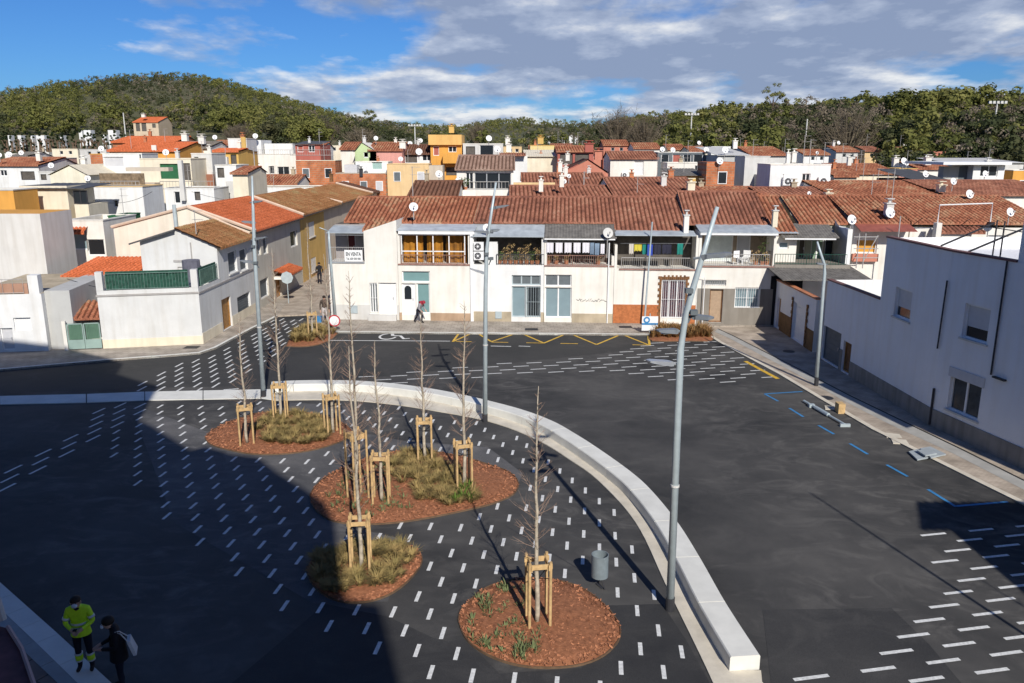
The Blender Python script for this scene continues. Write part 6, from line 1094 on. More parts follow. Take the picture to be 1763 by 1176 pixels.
# second row just behind the front roofs
T('house under a dark brown tiled roof behind the for sale house', 703, 786, 343, 63, 9, white, roof='tile', yr=313, tm=tdark, run=6)
T('low link house roofed in worn red tiles right of the glazed room', 880, 1056, 341, 66, 12, white, roof='tile', yr=321, tm=tred, run=6, extras=(('ch', 932, 330, .35), ('ch', 968, 322, .35)))
T('house with long red brown tiled roof behind the laundry houses', 1057, 1212, 338, 67, 13, white, roof='tile', yr=307, tm=tred, run=8, extras=(('ch', 1157, 322, .45, -4, lgrey), ('ch', 1193, 333, .6, -1, cream), ('an', 1100, 1.5)))
T('house with low tiled roof left of the white air conditioned block', 1213, 1320, 336, 68, 9, white, roof='tile', yr=323, tm=tbrown, run=5)
T('house with striped tiled roof behind the white air conditioned block', 1321, 1432, 345, 66, 10, white, roof='tile', yr=324, tm=tred, run=5, extras=(('ch', 1433, 352, .5, -1, cream), ('di', 1390, 333, .3)))
T('house with orange and brown tiled roof right of the tall pale chimney', 1433, 1622, 340, 67, 11, white, roof='tile', yr=313, tm=tbrown, run=7, extras=(('di', 1635, 312, .5), ('ch', 1629, 338, .55, -1, cream), ('an', 1535, 2)))
T('house with russet tiled roof at the right edge behind the pergola', 1623, 1830, 337, 67, 11, white, roof='tile', yr=312, tm=tred, run=7)
r = T('two storey house with glazed terrace room and grey brown roof', 786, 884, 293, 72, 8, white, [(802, 297, 815, 326, PLN), (817, 297, 880, 326, dict(kind='triple', frame=alu))], roof='tile', yr=269, tm=tile_mat('grey_brown_tiles', [(.13, .08, .065), (.22, .14, .11), (.3, .2, .16), (.34, .27, .22)]), run=5, extras=(('box', 786, 876, 326, 338, white, 0, 1.2), ('di', 789, 311, .45), ('rail', 790, 876, 326, 313)))
for k, x in enumerate((797, 802)): potplant(YF(72).P(YF(72).px(x, 325, .6)[0], .6, YF(72).px(x, 327, .6)[1]), .8, .4, leafg, 'green pot plant on the glazed terrace, %s' % ('left one', 'right one')[k], 'pot plants on the glazed terrace', 90 + k)
T('white rooftop block with two air conditioners and scalloped edge', 1327, 1431, 284, 74, 6, white2, [(1381, 299, 1395, 312, PLN)], par=white, extras=(('ac', 1346, 319, 1366, 305), ('ac', 1407, 319, 1427, 305), ('ch', 1372, 280, .4), ('di', 1403, 263, .25), ('ch', 1362, 281, .3), ('an', 1425, 2.0), ('an', 1389, 2.6)))
T('bare orange brick rooftop room with serrated edge', 1217, 1266, 279, 80, 6, brickr, extras=(('di', 1238, 277, .6),))
T('pale grey narrow house right of the orange brick room', 1283, 1326, 270, 86, 6, lgrey, [(1308, 282, 1315, 292, DK)], par=lgrey, extras=(('box', 1298, 1324, 300, 322, lgrey, 0, 1.5),))
T('house with grey gable side and brown roof behind the brick room', 1291, 1354, 268, 100, 10, lgrey, roof='tile', yr=254, tm=tbrown, run=6, extras=(('ch', 1268, 256, .5), ('an', 1355, 2)))
T('long grey roofed shed left of the brown roofed grey house', 1236, 1290, 268, 98, 12, greyw, roof='shed', yr=253, tm=lgrey, extras=(('di', 1247, 258, .7),))
T('white modern terrace house with big window and thin flat roof', 1677, 1731, 284, 80, 7, white2, [(1688, 285, 1718, 304, PLN)], extras=(('box', 1617, 1734, 279, 283.5, whitepaint, -7, .8), ('box', 1633, 1660, 287, 312, greyw, -2, -1), ('box', 1660, 1677, 287, 312, shutg, -2, -1)))
T('dark tarred sheet roof shed with slanted side', 1575, 1632, 311, 76, 8, black, roof='shed', yr=291, tm=darkzinc)
T('orange rooftop room at the right edge', 1745, 1800, 294, 80, 6, orange, par=white)
T('low brown tiled house right of the white air conditioned block', 1450, 1545, 300, 92, 9, cream, roof='tile', yr=283, tm=tbrown, run=6, extras=(('an', 1480, 2.2), ('ch', 1466, 285, .4)))
T('salmon walled rooftop room between brown roofs', 1549, 1580, 291, 96, 5, salmon, par=yellow, extras=(('ch', 1547, 286, .6), ('di', 1553, 277, .7)))
T('low house with tan tiles and white chimney at the right', 1581, 1640, 292, 100, 8, white, roof='tile', yr=280, tm=tbrown, run=5, extras=(('ch', 1602, 284, .7),))
T('long pale low roof at the right beyond the modern house', 1640, 1763, 281, 112, 10, lgrey, roof='shed', yr=272, tm=lgrey, extras=(('di', 1567, 287, .5),))
T('low terracotta roof cluster behind the red capped white block', 1436, 1475, 305, 84, 7, cream, roof='tile', yr=292, tm=tbrown, run=4)
T('small white house with red tile capping and window', 1051, 1132, 274, 93, 7, white, [(1092, 278, 1108, 301, dict(kind='shutter', pane=whitepaint))], roof='tile', yr=262, tm=tred, run=4, extras=(('ac', 1070, 306, 1081, 297), ('di', 1139, 257, .5), ('di', 1157, 258, .5)))
T('orange red gabled wall with brick chimneys', 966, 1047, 299, 88, 7, salmon, roof='gable', yr=(1012, 275), tm=tbrown, extras=(('ch', 1030, 275, .8, -.5, salmon), ('ch', 1016, 262, .9, -2, redw)))
T('low red roofed house in front of the orange red gable', 900, 1045, 318, 80, 9, white, roof='tile', yr=299, tm=tred, run=6, extras=(('ch', 965, 296, .4), ('ch', 975, 304, .3), ('di', 971, 312, .4), ('di', 979, 303, .35), ('box', 884, 955, 314, 323, sandy, 0, .6)))
T('terrace house with dark recess and red awning', 960, 1022, 262, 104, 7, redw, [(964, 265, 986, 283, DK), (990, 265, 1014, 283, DK)], roof='tile', yr=252, tm=tbrown, run=5)
T('cream long house with sloping tan side', 904, 962, 270, 106, 8, cream, roof='shed', yr=258, tm=cream)
T('pale yellow rooftop block with chimney', 913, 966, 251, 116, 7, wallm('pale_yellow', (.74, .60, .28)), par=yellow, extras=(('ch', 931, 248, .8, -1, yellow),))
T('grey glazed terrace row right of the red capped house', 1134, 1214, 263, 104, 8, shutg, [(1138, 266, 1152, 282, B_), (1158, 266, 1172, 282, dict(kind='blank', pane=redw)), (1176, 266, 1190, 282, B_), (1194, 266, 1210, 282, B_)], par=lgrey, extras=(('di', 1215, 258, .6),))
T('white wall with small door below the grey terrace row', 1149, 1216, 281, 90, 6, white, [(1196, 285, 1206, 300, PLN)], par=white)
T('yellow and brown shed roofs left of the brick room', 1158, 1214, 303, 82, 6, yellow, roof='shed', yr=290, tm=asbestos)
T('white and grey rooftop shed right of the orange building', 797, 866, 248, 112, 8, lgrey, [(802, 252, 818, 266, DK), (826, 250, 850, 268, B_)], par=white, extras=(('di', 842, 238, .7), ('ch', 874, 250, .6)))
T('white low walls behind the glazed room', 852, 908, 268, 98, 7, white2, [(858, 273, 866, 280, B_)], par=white, extras=(('ch', 876, 262, .6), ('tile', 860, 905, 268, 264, tred)))
T('orange apartment building with jutting top storey and red blinds', 741, 795, 250, 112, 8, orange, [(746, 252, 756, 268, dict(kind='blank', pane=redw)), (772, 252, 786, 262, PLN), (768, 288, 786, 302, DK)], par=orange, extras=(('box', 738, 795, 232, 249.5, wallm('warm_orange', (.76, .46, .16)), -7, .5), ('box', 764, 794, 264, 281, orange, .0, 1.6), ('ch', 777, 229, .7, -1, yellow)))
T('wide sandy yellow blank wall behind the side street', 666, 738, 283, 103, 5, sandy, par=sandy, extras=(('box', 726, 762, 285, 315, beige, -3, -.2), ('box', 726, 736, 298, 310, darkrec, -.2, .02)))
T('grey roofed house with satellite dish and windows', 690, 745, 266, 113, 7, white2, [(698, 265, 718, 280, DK), (727, 265, 743, 277, PLN)], roof='tile', yr=250, tm=tdark, run=4, extras=(('di', 722, 261, .8),))
T('pink walled house with brown tiled roof and white chimney', 635, 692, 260, 110, 8, pink, [(625, 262, 637, 271, B_)], roof='tile', yr=246, tm=tbrown, run=5, extras=(('ch', 692, 256, .8),))
T('pistachio green gabled house', 611, 648, 262, 110, 7, green, [(626, 257, 634, 272, B_)], roof='gable', yr=(624, 246), tm=white)
T('white house with grey roof left of the green one', 586, 612, 258, 112, 7, white, roof='tile', yr=246, tm=tbrown, run=4)
T('white low walls with water tank below the pink house', 612, 668, 279, 105, 4, white2, [(640, 278, 658, 292, dict(kind='blank', pane=mat('aqua_glass', (.35, .5, .46), .4, .1)))], par=white)
T('large unplastered orange brick block', 509, 577, 277, 104, 6, brickr, par=cream)
T('lower orange brick extension with white washing', 578, 664, 299, 102, 4, brickr, par=beige, extras=(('box', 590, 612, 284, 298, shutl, -3, -1), ('ch', 622, 304, .4, 0, dkmetal), ('ch', 573, 313, .4, 1, brownst)))
T('red walled terrace room with dark window behind the brick block', 508, 551, 249, 106, 6, redw, [(512, 250, 522, 262, dict(kind='blank', pane=redw)), (531, 250, 542, 262, PLN)], roof='shed', yr=243, tm=darkzinc, extras=(('rail', 500, 575, 268, 258),))
T('white house with terrace railings and barred window left of the brick block', 423, 511, 266, 112, 9, white, [(440, 281, 448, 302, dict(kind='door', pane=whitepaint)), (463, 286, 472, 299, dict(kind='blank', bars=dkmetal)), (478, 287, 498, 302, dict(kind='plain', bars=dkmetal))], par=white, extras=(('box', 448, 498, 247, 265.5, white2, -6, -2), ('box', 425, 446, 241, 265.5, white2, -6, -1), ('rail', 426, 506, 266, 258), ('di', 443, 234, .6)))
T('white block with yellow tank on top at the far left of the terrace house', 392, 424, 239, 102, 7, white2, [(396, 262, 410, 278, B_)], par=white, extras=(('box', 416, 424, 236, 262, yellow, 0, .2),))
T('low brown roof and long white wall before the barred window house', 428, 511, 318, 96, 6, white, roof='tile', yr=302, tm=tbrown, run=4, extras=(('an', 463, 2),))
T('white wall with low parapet before the side street roofs', 424, 548, 323, 90, 5, white2, par=white)
T('yellow and white terrace house with orange roof edge', 365, 410, 262, 92, 7, wallm('warm_yellow', (.72, .46, .13)), [(398, 266, 408, 300, DK)], roof='tile', yr=257, tm=torange, run=3, extras=(('box', 362, 396, 270, 330, white2, 0, .6),))
T('white tower like house with dark opening and ochre side', 370, 406, 285, 82, 6, white2, [(374, 289, 386, 306, DK)], par=white, extras=(('box', 396, 420, 312, 345, lgrey, 0, 1),))
T('low brown roofs between the white tower and the side street', 400, 426, 300, 78, 6, cream, roof='tile', yr=288, tm=tbrown, run=4)
T('pale grey rendered block beside the green panelled terrace', 329, 364, 265, 84, 7, lgrey, [(334, 270, 342, 282, B_)], par=white, extras=(('box', 330, 370, 300, 320, wallm('rust', (.3, .13, .08)), 0, .3),))
T('cream upper terrace house with green roller panel', 240, 328, 274, 80, 6, cream, [(276, 282, 307, 308, GR), (309, 281, 328, 310, DK)], par=cream, extras=(('rail', 276, 368, 326, 312), ('box', 248, 276, 314, 332, wallm('tan_stain', (.5, .42, .34), .15), 0, 1.2)))
T('white terrace level with outdoor stairs under the green panel', 283, 368, 325, 76, 5, white2, [(300, 330, 310, 350, B_), (335, 330, 345, 345, DK)], par=white2, extras=(('box', 312, 319, 276, 345, lgrey, .1, .5),))
T('white and grey sheds under the orange roofed cluster', 176, 244, 265, 88, 6, white2, [(178, 270, 213, 288, dict(kind='blank', pane=shutl)), (240, 266, 243, 280, B_)], par=white)
T('orange tiled roofs stepping up the left background', 188, 306, 261, 96, 12, orange, roof='tile', yr=246, tm=torange, run=6, extras=(('an', 220, 2.5), ('box', 262, 270, 250, 262, white, 0, .2)))
T('brick walled terrace with orange tiles at the top of the left cluster', 194, 302, 246, 108, 8, brickr, roof='tile', yr=236, tm=torange, run=5)
T('orange brick stub wall beside the white sheds', 155, 176, 266, 90, 6, brickr, par=orange)
T('white house with grey roof behind the green panelled terrace', 304, 358, 256, 104, 8, white, [(334, 258, 343, 263, DK)], roof='tile', yr=245, tm=tile_mat('grey_tiles', [(.12, .11, .1), (.2, .18, .16), (.26, .24, .22)]), run=5, extras=(('ch', 344, 248, .7), ('ch', 315, 243, .7)))
T('white block with reed screened roof terrace', 155, 245, 322, 68, 8, white2, [(196, 345, 203, 356, B_)], par=sandy, extras=(('box', 160, 238, 299, 319, reed, -1.2, -1.1), ('box', 158, 238, 291, 298, beige, -7, -6), ('rail', 157, 240, 320, 312)))
T('cream gabled house behind the reed terrace', 86, 150, 302, 82, 8, wallm('cream_gable2', (.78, .73, .58)), roof='gable', yr=(122, 285), tm=cream, extras=(('di', 153, 307, .5),))
T('white house with long brown tiled roof at the left edge', -30, 66, 286, 98, 9, white2, [(0, 293, 12, 303, dict(kind='plain')), (36, 295, 60, 310, DK)], roof='tile', yr=272, tm=tbrown, run=6, extras=(('di', 4, 267, .5), ('ch', 61, 277, .5)))
T('pink low wall with pale coping behind the brown roofed house', 64, 104, 273, 106, 6, wallm('pale_pink', (.75, .48, .40)), par=lgrey)
T('white house with grey roof at the left far background', 18, 48, 270, 112, 6, white, roof='tile', yr=263, tm=tile_mat('slate_tiles', [(.1, .1, .1), (.18, .17, .16), (.25, .23, .2)]), run=4, extras=(('di', 18, 266, .7),))
T('low whitish workshop between the gable and the reed terrace', 66, 92, 296, 88, 5, lgrey, [(70, 300, 80, 310, DK)], par=lgrey)
T('green corrugated hut behind the cream gabled house', 186, 210, 373, 60, 3, greenp, par=greenp)
r = T('villa with tiled hip roof and porch on the left hillside', 229, 272, 211, 250, 10, wallm('villa_cream', (.62, .50, .36)), [(234, 212, 241, 226, DK), (244, 212, 252, 226, DK), (262, 213, 268, 220, DK)], roof='tile', yr=202, tm=torange, run=7, z0=8, extras=(('ch', 246, 202, 1.0),), name='villa')
r = T('tan villa with dark eaves on the right hillside', 1749, 1790, 189, 240, 10, sandy, [(1756, 191, 1763, 197, DK)], roof='tile', yr=178, tm=tile_mat('villa_tiles', [(.12, .09, .06), (.22, .16, .11), (.28, .2, .14)]), run=7, z0=8, name='villa')
fr_r = random.Random(5); xx = 8; k = 0
while xx < 1740:
    w_ = fr_r.uniform(26, 46); k += 1; Y_ = fr_r.uniform(122, 146); wm_, wn_ = fr_r.choice(((white, 'white'), (white2, 'whitish'), (cream, 'cream'), (lgrey, 'pale grey'), (sandy, 'sandy'), (beige, 'beige'), (white, 'white'), (salmon, 'salmon'))); rf_ = fr_r.random() < .5; yt_ = fr_r.uniform(250, 262) + (6 if xx > 1240 or xx < 150 else 0)
    if k > 38: break
    T('%s far %s house from the left below the hills, %s' % (ordw(k), wn_, 'tiled' if rf_ else 'flat roofed'), xx, xx + w_, yt_, Y_, 7, wm_, [(xx + w_ * .3, yt_ + 3, xx + w_ * .3 + 6, yt_ + 9, B_), (xx + w_ * .65, yt_ + 3, xx + w_ * .65 + 6, yt_ + 9, B_)], roof='tile' if rf_ else 'flat', yr=yt_ - fr_r.uniform(7, 10), tm=tbrown if fr_r.random() < .6 else tred, run=4, par=None if rf_ else wm_)
    xx += w_ + fr_r.uniform(2, 14)
# cemetery niches among the cypresses
for k, (x0, x1, y0, y1) in enumerate(((14, 17, 233, 247), (31, 37, 233, 248), (53, 56, 233, 247), (63, 77, 233, 251), (104, 108, 233, 248), (136, 142, 225, 240), (144, 156, 224, 229), (176, 182, 232, 246), (186, 200, 224, 235), (940, 948, 234, 243), (950, 958, 233, 242), (960, 967, 234, 244), (970, 976, 234, 243), (980, 986, 233, 241), (990, 994, 236, 243))):
    f = YF(205 if x0 < 900 else 330); a = f.rect(x0, y0, x1, y1); tag(MB().fbox(f, a[0], a[1], -2, 0, a[2] - 3, a[3]).build('wall_niche', white2, origin=tuple(f.P(a[0], 0, a[2]))), ['first', 'second', 'third', 'fourth', 'fifth', 'sixth', 'seventh', 'eighth', 'ninth'][k if x0 < 900 else k - 9] + ' white wall block from the left among the cypresses ' + ('below the left hill' if x0 < 900 else 'in the middle background'), 'wall', 'white wall blocks among cypresses left' if x0 < 900 else 'white wall blocks in the middle background')
# sports field light masts
for (x, yt, yb, Y, l) in ((1191, 198, 262, 190, 'tall light mast with lamp bar before the bare trees in the middle'), (1717, 178, 270, 150, 'tall light mast with lamp bar at the right'), (1390, 205, 268, 170, 'thin tall mast before the big bare tree'), (212, 194, 236, 230, 'concrete mast beside the left hillside villa'), (714, 217, 246, 210, 'light mast far behind the orange building')):
    p = atY(x, yt, Y); q = atY(x, yb, Y); root = thing('light_mast', l, 'mast', (p.x, Y, q.z - 6)); mb = MB(); mb.tube([(p.x, Y, q.z - 6), (p.x, Y, p.z)], [.22, .13], 8); mb.build('mast', lgrey, root)
    if x != 212 and x != 1390:
        mb = MB(); w = 1.4; mb.tube([(p.x - w, Y, p.z), (p.x + w, Y, p.z)], .08, 5); 
        for s_ in (-1, -.5, 0, .5, 1): mb.box(p.x + s_ * w - .22, p.x + s_ * w + .22, Y - .3, Y, p.z - .05, p.z + .4)
        mb.build('lamp_bar', lgrey, root)

# cables
for (pa, pb, sag, l) in (((115, 480, 46), (345, 500, 44.6), .5, 'thin dark cable sagging from the left terrace house to the corner house'), ((160, 345, 60), (262, 330, 66), .5, 'overhead cable behind the cream gabled wall'), ((330, 330, 70), (520, 335, 78), .8, 'overhead cable behind the side street roofs')):
    A1_ = atY(*pa); B1_ = atY(*pb); tag(MB().tube([A1_.lerp(B1_, t / 8) - Vector((0, 0, sag * 4 * (t / 8) * (1 - t / 8))) for t in range(9)], .018, 4).build('cable', dkmetal, origin=tuple(A1_)), l, 'cable')
# ------------------------------------------------------------------ people
skin = mat('skin', (.50, .30, .22), .6, .05); hair = mat('dark_hair', (.02, .014, .01), .7, 0); hivis = mat('hivis_yellow', (.62, .95, .03), .6, .08, 8); navy = mat('navy_cloth', (.012, .014, .025), .9, .1, 8); reflect = mat('reflective_tape', (.62, .64, .64), .4, .03); jackb = mat('black_jacket', (.01, .01, .013), .8, .1, 8); redj = mat('dark_red_hood', (.34, .03, .05), .8, .1, 8); greyj = mat('grey_jacket', (.30, .29, .31), .85, .1, 8); mask_m = mat('face_mask', (.62, .68, .74), .8, .03); shoem = mat('dark_shoe', (.015, .012, .012), .6, 0); totem = mat('tote_canvas', (.62, .62, .60), .9, .08, 6); camo = mat('brown_patterned_coat', (.10, .075, .06), .9, .4, 12); pinkp = mat('pale_trousers', (.5, .46, .44), .8, .1)
def person(label, loc, rz, J, cols, group=None, tops='jacket'):
    """J: joint -> (x, y, z) in metres, facing -Y; one skinned surface, faces coloured by the nearest bone"""
    root = thing('person', label, 'person', tuple(loc), group, rz)
    names = list(J); bones = [('pelvis', 'waist'), ('waist', 'chest'), ('chest', 'neck'), ('neck', 'head'), ('chest', 'shL'), ('shL', 'elL'), ('elL', 'wrL'), ('chest', 'shR'), ('shR', 'elR'), ('elR', 'wrR'), ('pelvis', 'hipL'), ('hipL', 'knL'), ('knL', 'anL'), ('anL', 'toL'), ('pelvis', 'hipR'), ('hipR', 'knR'), ('knR', 'anR'), ('anR', 'toR')]
    R = dict(pelvis=.15, waist=.145, chest=.165, neck=.062, head=.09, shL=.078, shR=.078, elL=.052, elR=.052, wrL=.038, wrR=.038, hipL=.105, hipR=.105, knL=.068, knR=.068, anL=.048, anR=.048, toL=.042, toR=.042)
    if 'crown' in J: bones.append(('head', 'crown')); R['crown'] = .07
    V = [J[n] for n in names]; E = [(names.index(a), names.index(b)) for a, b in bones]; bl = list(bones); rad = [R[n] for n in names]
    for s_, el, wr in (('L', 'elL', 'wrL'), ('R', 'elR', 'wrR')):
        w = Vector(J[wr]); d = (w - Vector(J[el])).normalized(); up = Vector((0, 0, 1)); sd = d.cross(up).normalized(); pm = len(V); V.append(tuple(w + d * .06)); rad.append(.034); E.append((names.index(wr), pm)); bl.append(('hand', 'hand'))
        for k in range(4):
            o = (k - 1.5) * .019; l = (.055, .07, .066, .05)[k]; a = len(V); V += [tuple(w + d * .095 + sd * o), tuple(w + d * (.095 + l * .55) + sd * o * 1.1 - up * .012), tuple(w + d * (.095 + l * .85) + sd * o * 1.1 - up * .036)]; rad += [.011, .0095, .008]; E += [(pm, a), (a, a + 1), (a + 1, a + 2)]; bl += [('hand', 'hand')] * 3
        sg_ = 1 if s_ == 'L' else -1; a = len(V); V += [tuple(w + d * .04 + sd * .035 * sg_), tuple(w + d * .085 + sd * .055 * sg_)]; rad += [.013, .010]; E += [(pm, a), (a, a + 1)]; bl += [('hand', 'hand')] * 2
    me = bpy.data.meshes.new('body'); me.from_pydata([tuple(v) for v in V], E, []); ob = bpy.data.objects.new('body', me); C.objects.link(ob)
    ob.modifiers.new('skin', 'SKIN'); 
    for i, sv in enumerate(me.skin_vertices[0].data): sv.radius = (rad[i], rad[i] * (.74 if names[i:i + 1] and names[i] in ('chest', 'waist', 'pelvis') else 1)); sv.use_root = (i == names.index('pelvis'))
    ss = ob.modifiers.new('sub', 'SUBSURF'); ss.levels = 2; dg = bpy.context.evaluated_depsgraph_get(); m2 = bpy.data.meshes.new_from_object(ob.evaluated_get(dg)); C.objects.unlink(ob); bpy.data.objects.remove(ob)
    ms = [skin, cols['top'], cols['leg'], shoem]; 
    for m in ms: m2.materials.append(m)
    segs = []
    for (a, b), e in zip(bl, E): segs.append((np.array(V[e[0]]), np.array(V[e[1]]), a, b))
    for p in m2.polygons:
        c = np.array(p.center); best = None
        for s0, s1, a, b in segs:
            d = s1 - s0; t = np.clip(np.dot(c - s0, d) / max(1e-9, d.dot(d)), 0, 1); q = np.linalg.norm(c - s0 - d * t)
            if best is None or q < best[0]: best = (q, a, b, t)
        _, a, b, t = best; k = 1
        if a == 'hand' or (b in ('wrL', 'wrR') and t > .92): k = 0
        elif b in ('head', 'crown'): k = 0 if not (b == 'head' and t < .3) else 1
        elif b in ('toL', 'toR') or (b in ('anL', 'anR') and t > .92): k = 3
        elif a.startswith('hip') or a.startswith('kn') or b.startswith('hip'): k = 2
        p.material_index = k; p.use_smooth = True
    m2.name = 'body'; body = bpy.data.objects.new('body', m2); C.objects.link(body); body.parent = root; ORG[body] = Vector((0, 0, 0)); ORG[root] = Vector((0, 0, 0)); return root, body
def ell(c, r, n=12, half=None):
    mb = MB(); c = Vector(c)
    for i in range(n // 2 + 1):
        ph = math.pi * i / (n // 2) - math.pi / 2
        for k in range(n): t = 2 * math.pi * k / n; mb.v.append((c.x + r[0] * math.cos(ph) * math.cos(t), c.y + r[1] * math.cos(ph) * math.sin(t), c.z + r[2] * math.sin(ph)))
    for i in range(n // 2):
        if half and i < half: continue
        for k in range(n): mb.f.append((i * n + k, i * n + (k + 1) % n, (i + 1) * n + (k + 1) % n, (i + 1) * n + k)); mb.m.append(0)
    return mb
def ring(mb, a, b, r, n=14, rr=1.0):
    mb.tube([a, b], r, n); return mb
Jst = dict(pelvis=(0, 0, .95), waist=(0, -.0, 1.12), chest=(0, -.02, 1.36), neck=(0, -.04, 1.52), head=(0, -.10, 1.62), crown=(0, -.09, 1.70), shL=(.19, -.02, 1.43), shR=(-.19, -.02, 1.43), elL=(.27, -.04, 1.15), elR=(-.27, -.04, 1.15), wrL=(.10, -.27, 1.10), wrR=(-.08, -.27, 1.10), hipL=(.10, 0, .90), hipR=(-.10, 0, .90), knL=(.13, -.05, .50), knR=(-.10, -.02, .50), anL=(.13, .0, .09), anR=(-.11, .02, .09), toL=(.15, -.17, .05), toR=(-.13, -.15, .05))
B = at(150, 1160); r, bd = person('worker in fluorescent yellow jacket and dark trousers looking at his phone', (B.x, B.y, 0.0), math.radians(12), Jst, dict(top=hivis, leg=navy))
r.location.z = .11
mb = MB()
ell((0, -.085, 1.685), (.105, .115, .09), 14, half=3).build('hair', hair, r, smooth=True); ell((0, -.185, 1.60), (.062, .04, .05), 10).build('face_mask', mask_m, r, smooth=True)
for sx_ in (-1, 1): ell((sx_ * .038, -.196, 1.655), (.012, .008, .009), 8).build('eye', black, r); ell((sx_ * .098, -.09, 1.63), (.012, .025, .035), 8).build('ear', skin, r)
for sx_, kn, an in ((1, Jst['knL'], Jst['anL']), (-1, Jst['knR'], Jst['anR'])):
    k_ = Vector(kn); a_n = Vector(an); MB().tube([k_.lerp(a_n, .25), k_.lerp(a_n, .6)], [.079, .074], 14).build('yellow_leg_band', hivis, r, smooth=True); MB().tube([k_.lerp(a_n, .19), k_.lerp(a_n, .26)], .083, 14).build('reflective_band', reflect, r, smooth=True); MB().tube([k_.lerp(a_n, .58), k_.lerp(a_n, .66)], .078, 14).build('reflective_band', reflect, r, smooth=True)
for z, rx in ((1.12, .168), (1.03, .172)):
    mb = MB(); n = 20
    for k in range(n):
        t0, t1 = 2 * math.pi * k / n, 2 * math.pi * (k + 1) / n; mb.quad((rx * math.cos(t0), rx * .86 * math.sin(t0) - .01, z), (rx * math.cos(t1), rx * .86 * math.sin(t1) - .01, z), (rx * math.cos(t1), rx * .86 * math.sin(t1) - .01, z + .05), (rx * math.cos(t0), rx * .86 * math.sin(t0) - .01, z + .05))
    mb.build('reflective_band', reflect, r, smooth=True)
mb = MB(); n = 22
for k in range(n):                                            # jacket hem, a loose flared skirt below the waist
    t0, t1 = 2 * math.pi * k / n, 2 * math.pi * (k + 1) / n
    for (z0_, r0_, z1_, r1_) in ((.86, .20, 1.0, .178), (1.0, .178, 1.2, .172)): mb.quad((r0_ * math.cos(t0), r0_ * .85 * math.sin(t0), z0_), (r0_ * math.cos(t1), r0_ * .85 * math.sin(t1), z0_), (r1_ * math.cos(t1), r1_ * .85 * math.sin(t1), z1_), (r1_ * math.cos(t0), r1_ * .85 * math.sin(t0), z1_))
mb.build('jacket', hivis, r, smooth=True)
for sh, el, wr in (('shL', 'elL', 'wrL'), ('shR', 'elR', 'wrR')): a_n, b_n = Vector(Jst[sh]), Vector(Jst[el]); MB().tube([a_n.lerp(b_n, .55), a_n.lerp(b_n, .72)], .073, 12).build('reflective_band', reflect, r, smooth=True)
mb = MB(); mb.tube([(-.07, -.04, 1.5), (0, -.1, 1.48), (.07, -.04, 1.5)], .035, 8); mb.build('collar', navy, r); tag(MB().box(-.035, .035, -.37, -.29, 1.135, 1.147).build('mobile_phone', black, r), None)
J2 = dict(Jst); J2.update(head=(-.02, -.15, 1.50), crown=(-.02, -.17, 1.58), neck=(0, -.07, 1.42), chest=(0, -.03, 1.26), shL=(.17, -.02, 1.33), shR=(-.17, -.02, 1.33), waist=(0, 0, 1.05), pelvis=(0, .02, .9), elL=(.23, -.05, 1.06), elR=(-.23, -.08, 1.06), wrL=(.10, -.30, 1.05), wrR=(-.08, -.32, 1.05), hipL=(.09, .02, .85), hipR=(-.09, .02, .85), knL=(.10, -.02, .47), knR=(-.10, -.04, .47))
B = at(212, 1184); r, bd = person('person in black with a white tote bag on the shoulder, facing the worker', (B.x, B.y, 0), math.radians(-62), J2, dict(top=jackb, leg=navy))
ell((-.02, -.12, 1.575), (.11, .125, .105), 14, half=2).build('hair', hair, r, smooth=True); ell((-.02, -.235, 1.475), (.055, .035, .042), 10).build('face_mask', mask_m, r, smooth=True)
for sx_ in (-1, 1): ell((-.02 + sx_ * .036, -.24, 1.53), (.011, .007, .008), 8).build('eye', black, r)
mb = MB(); n = 18
for k in range(n):
    t0, t1 = 2 * math.pi * k / n, 2 * math.pi * (k + 1) / n
    for (z0_, r0_, z1_, r1_) in ((.70, .21, .95, .185), (.95, .185, 1.2, .175)): mb.quad((r0_ * math.cos(t0), r0_ * .85 * math.sin(t0), z0_), (r0_ * math.cos(t1), r0_ * .85 * math.sin(t1), z0_), (r1_ * math.cos(t1), r1_ * .85 * math.sin(t1), z1_), (r1_ * math.cos(t0), r1_ * .85 * math.sin(t0), z1_))
mb.build('coat_skirt', jackb, r, smooth=True)
rl = r.matrix_basis @ Vector((.24, .16, 1.0)); tb = thing('tote_bag', 'white canvas tote bag hanging behind the person in black', 'bag', (B.x, B.y, 0), None, math.radians(-62)); ORG[tb] = Vector((0, 0, 0))
mb = MB(); P = [(.02, .20, 1.18), (.27, .17, 1.16), (.30, .26, .84), (.02, .30, .86)]; mb.poly(P); Q_ = [(x, y + .06, z) for x, y, z in P]; mb.poly(Q_[::-1])
for k in range(4): mb.quad(P[k], Q_[k], Q_[(k + 1) % 4], P[(k + 1) % 4])
mb.build('bag_body', totem, tb); MB().tube([(.05, .2, 1.17), (.12, .06, 1.36), (.17, -.02, 1.39), (.20, .08, 1.34), (.24, .18, 1.17)], .012, 5).build('strap', totem, tb)
J3 = dict(Jst); J3.update(head=(.0, -.38, 1.32), crown=(0, -.43, 1.38), neck=(0, -.28, 1.28), chest=(0, -.18, 1.2), waist=(0, -.06, 1.02), pelvis=(0, .05, .85), shL=(.18, -.2, 1.24), shR=(-.18, -.2, 1.24), elL=(.24, -.2, .96), elR=(-.24, -.2, .96), wrL=(.2, -.36, .85), wrR=(-.2, -.36, .85), hipL=(.1, .05, .82), hipR=(-.1, .05, .82), knL=(.1, -.16, .47), knR=(-.1, .06, .45), anL=(.1, -.12, .09), anR=(-.1, .35, .13), toL=(.1, -.3, .05), toR=(-.1, .2, .05))
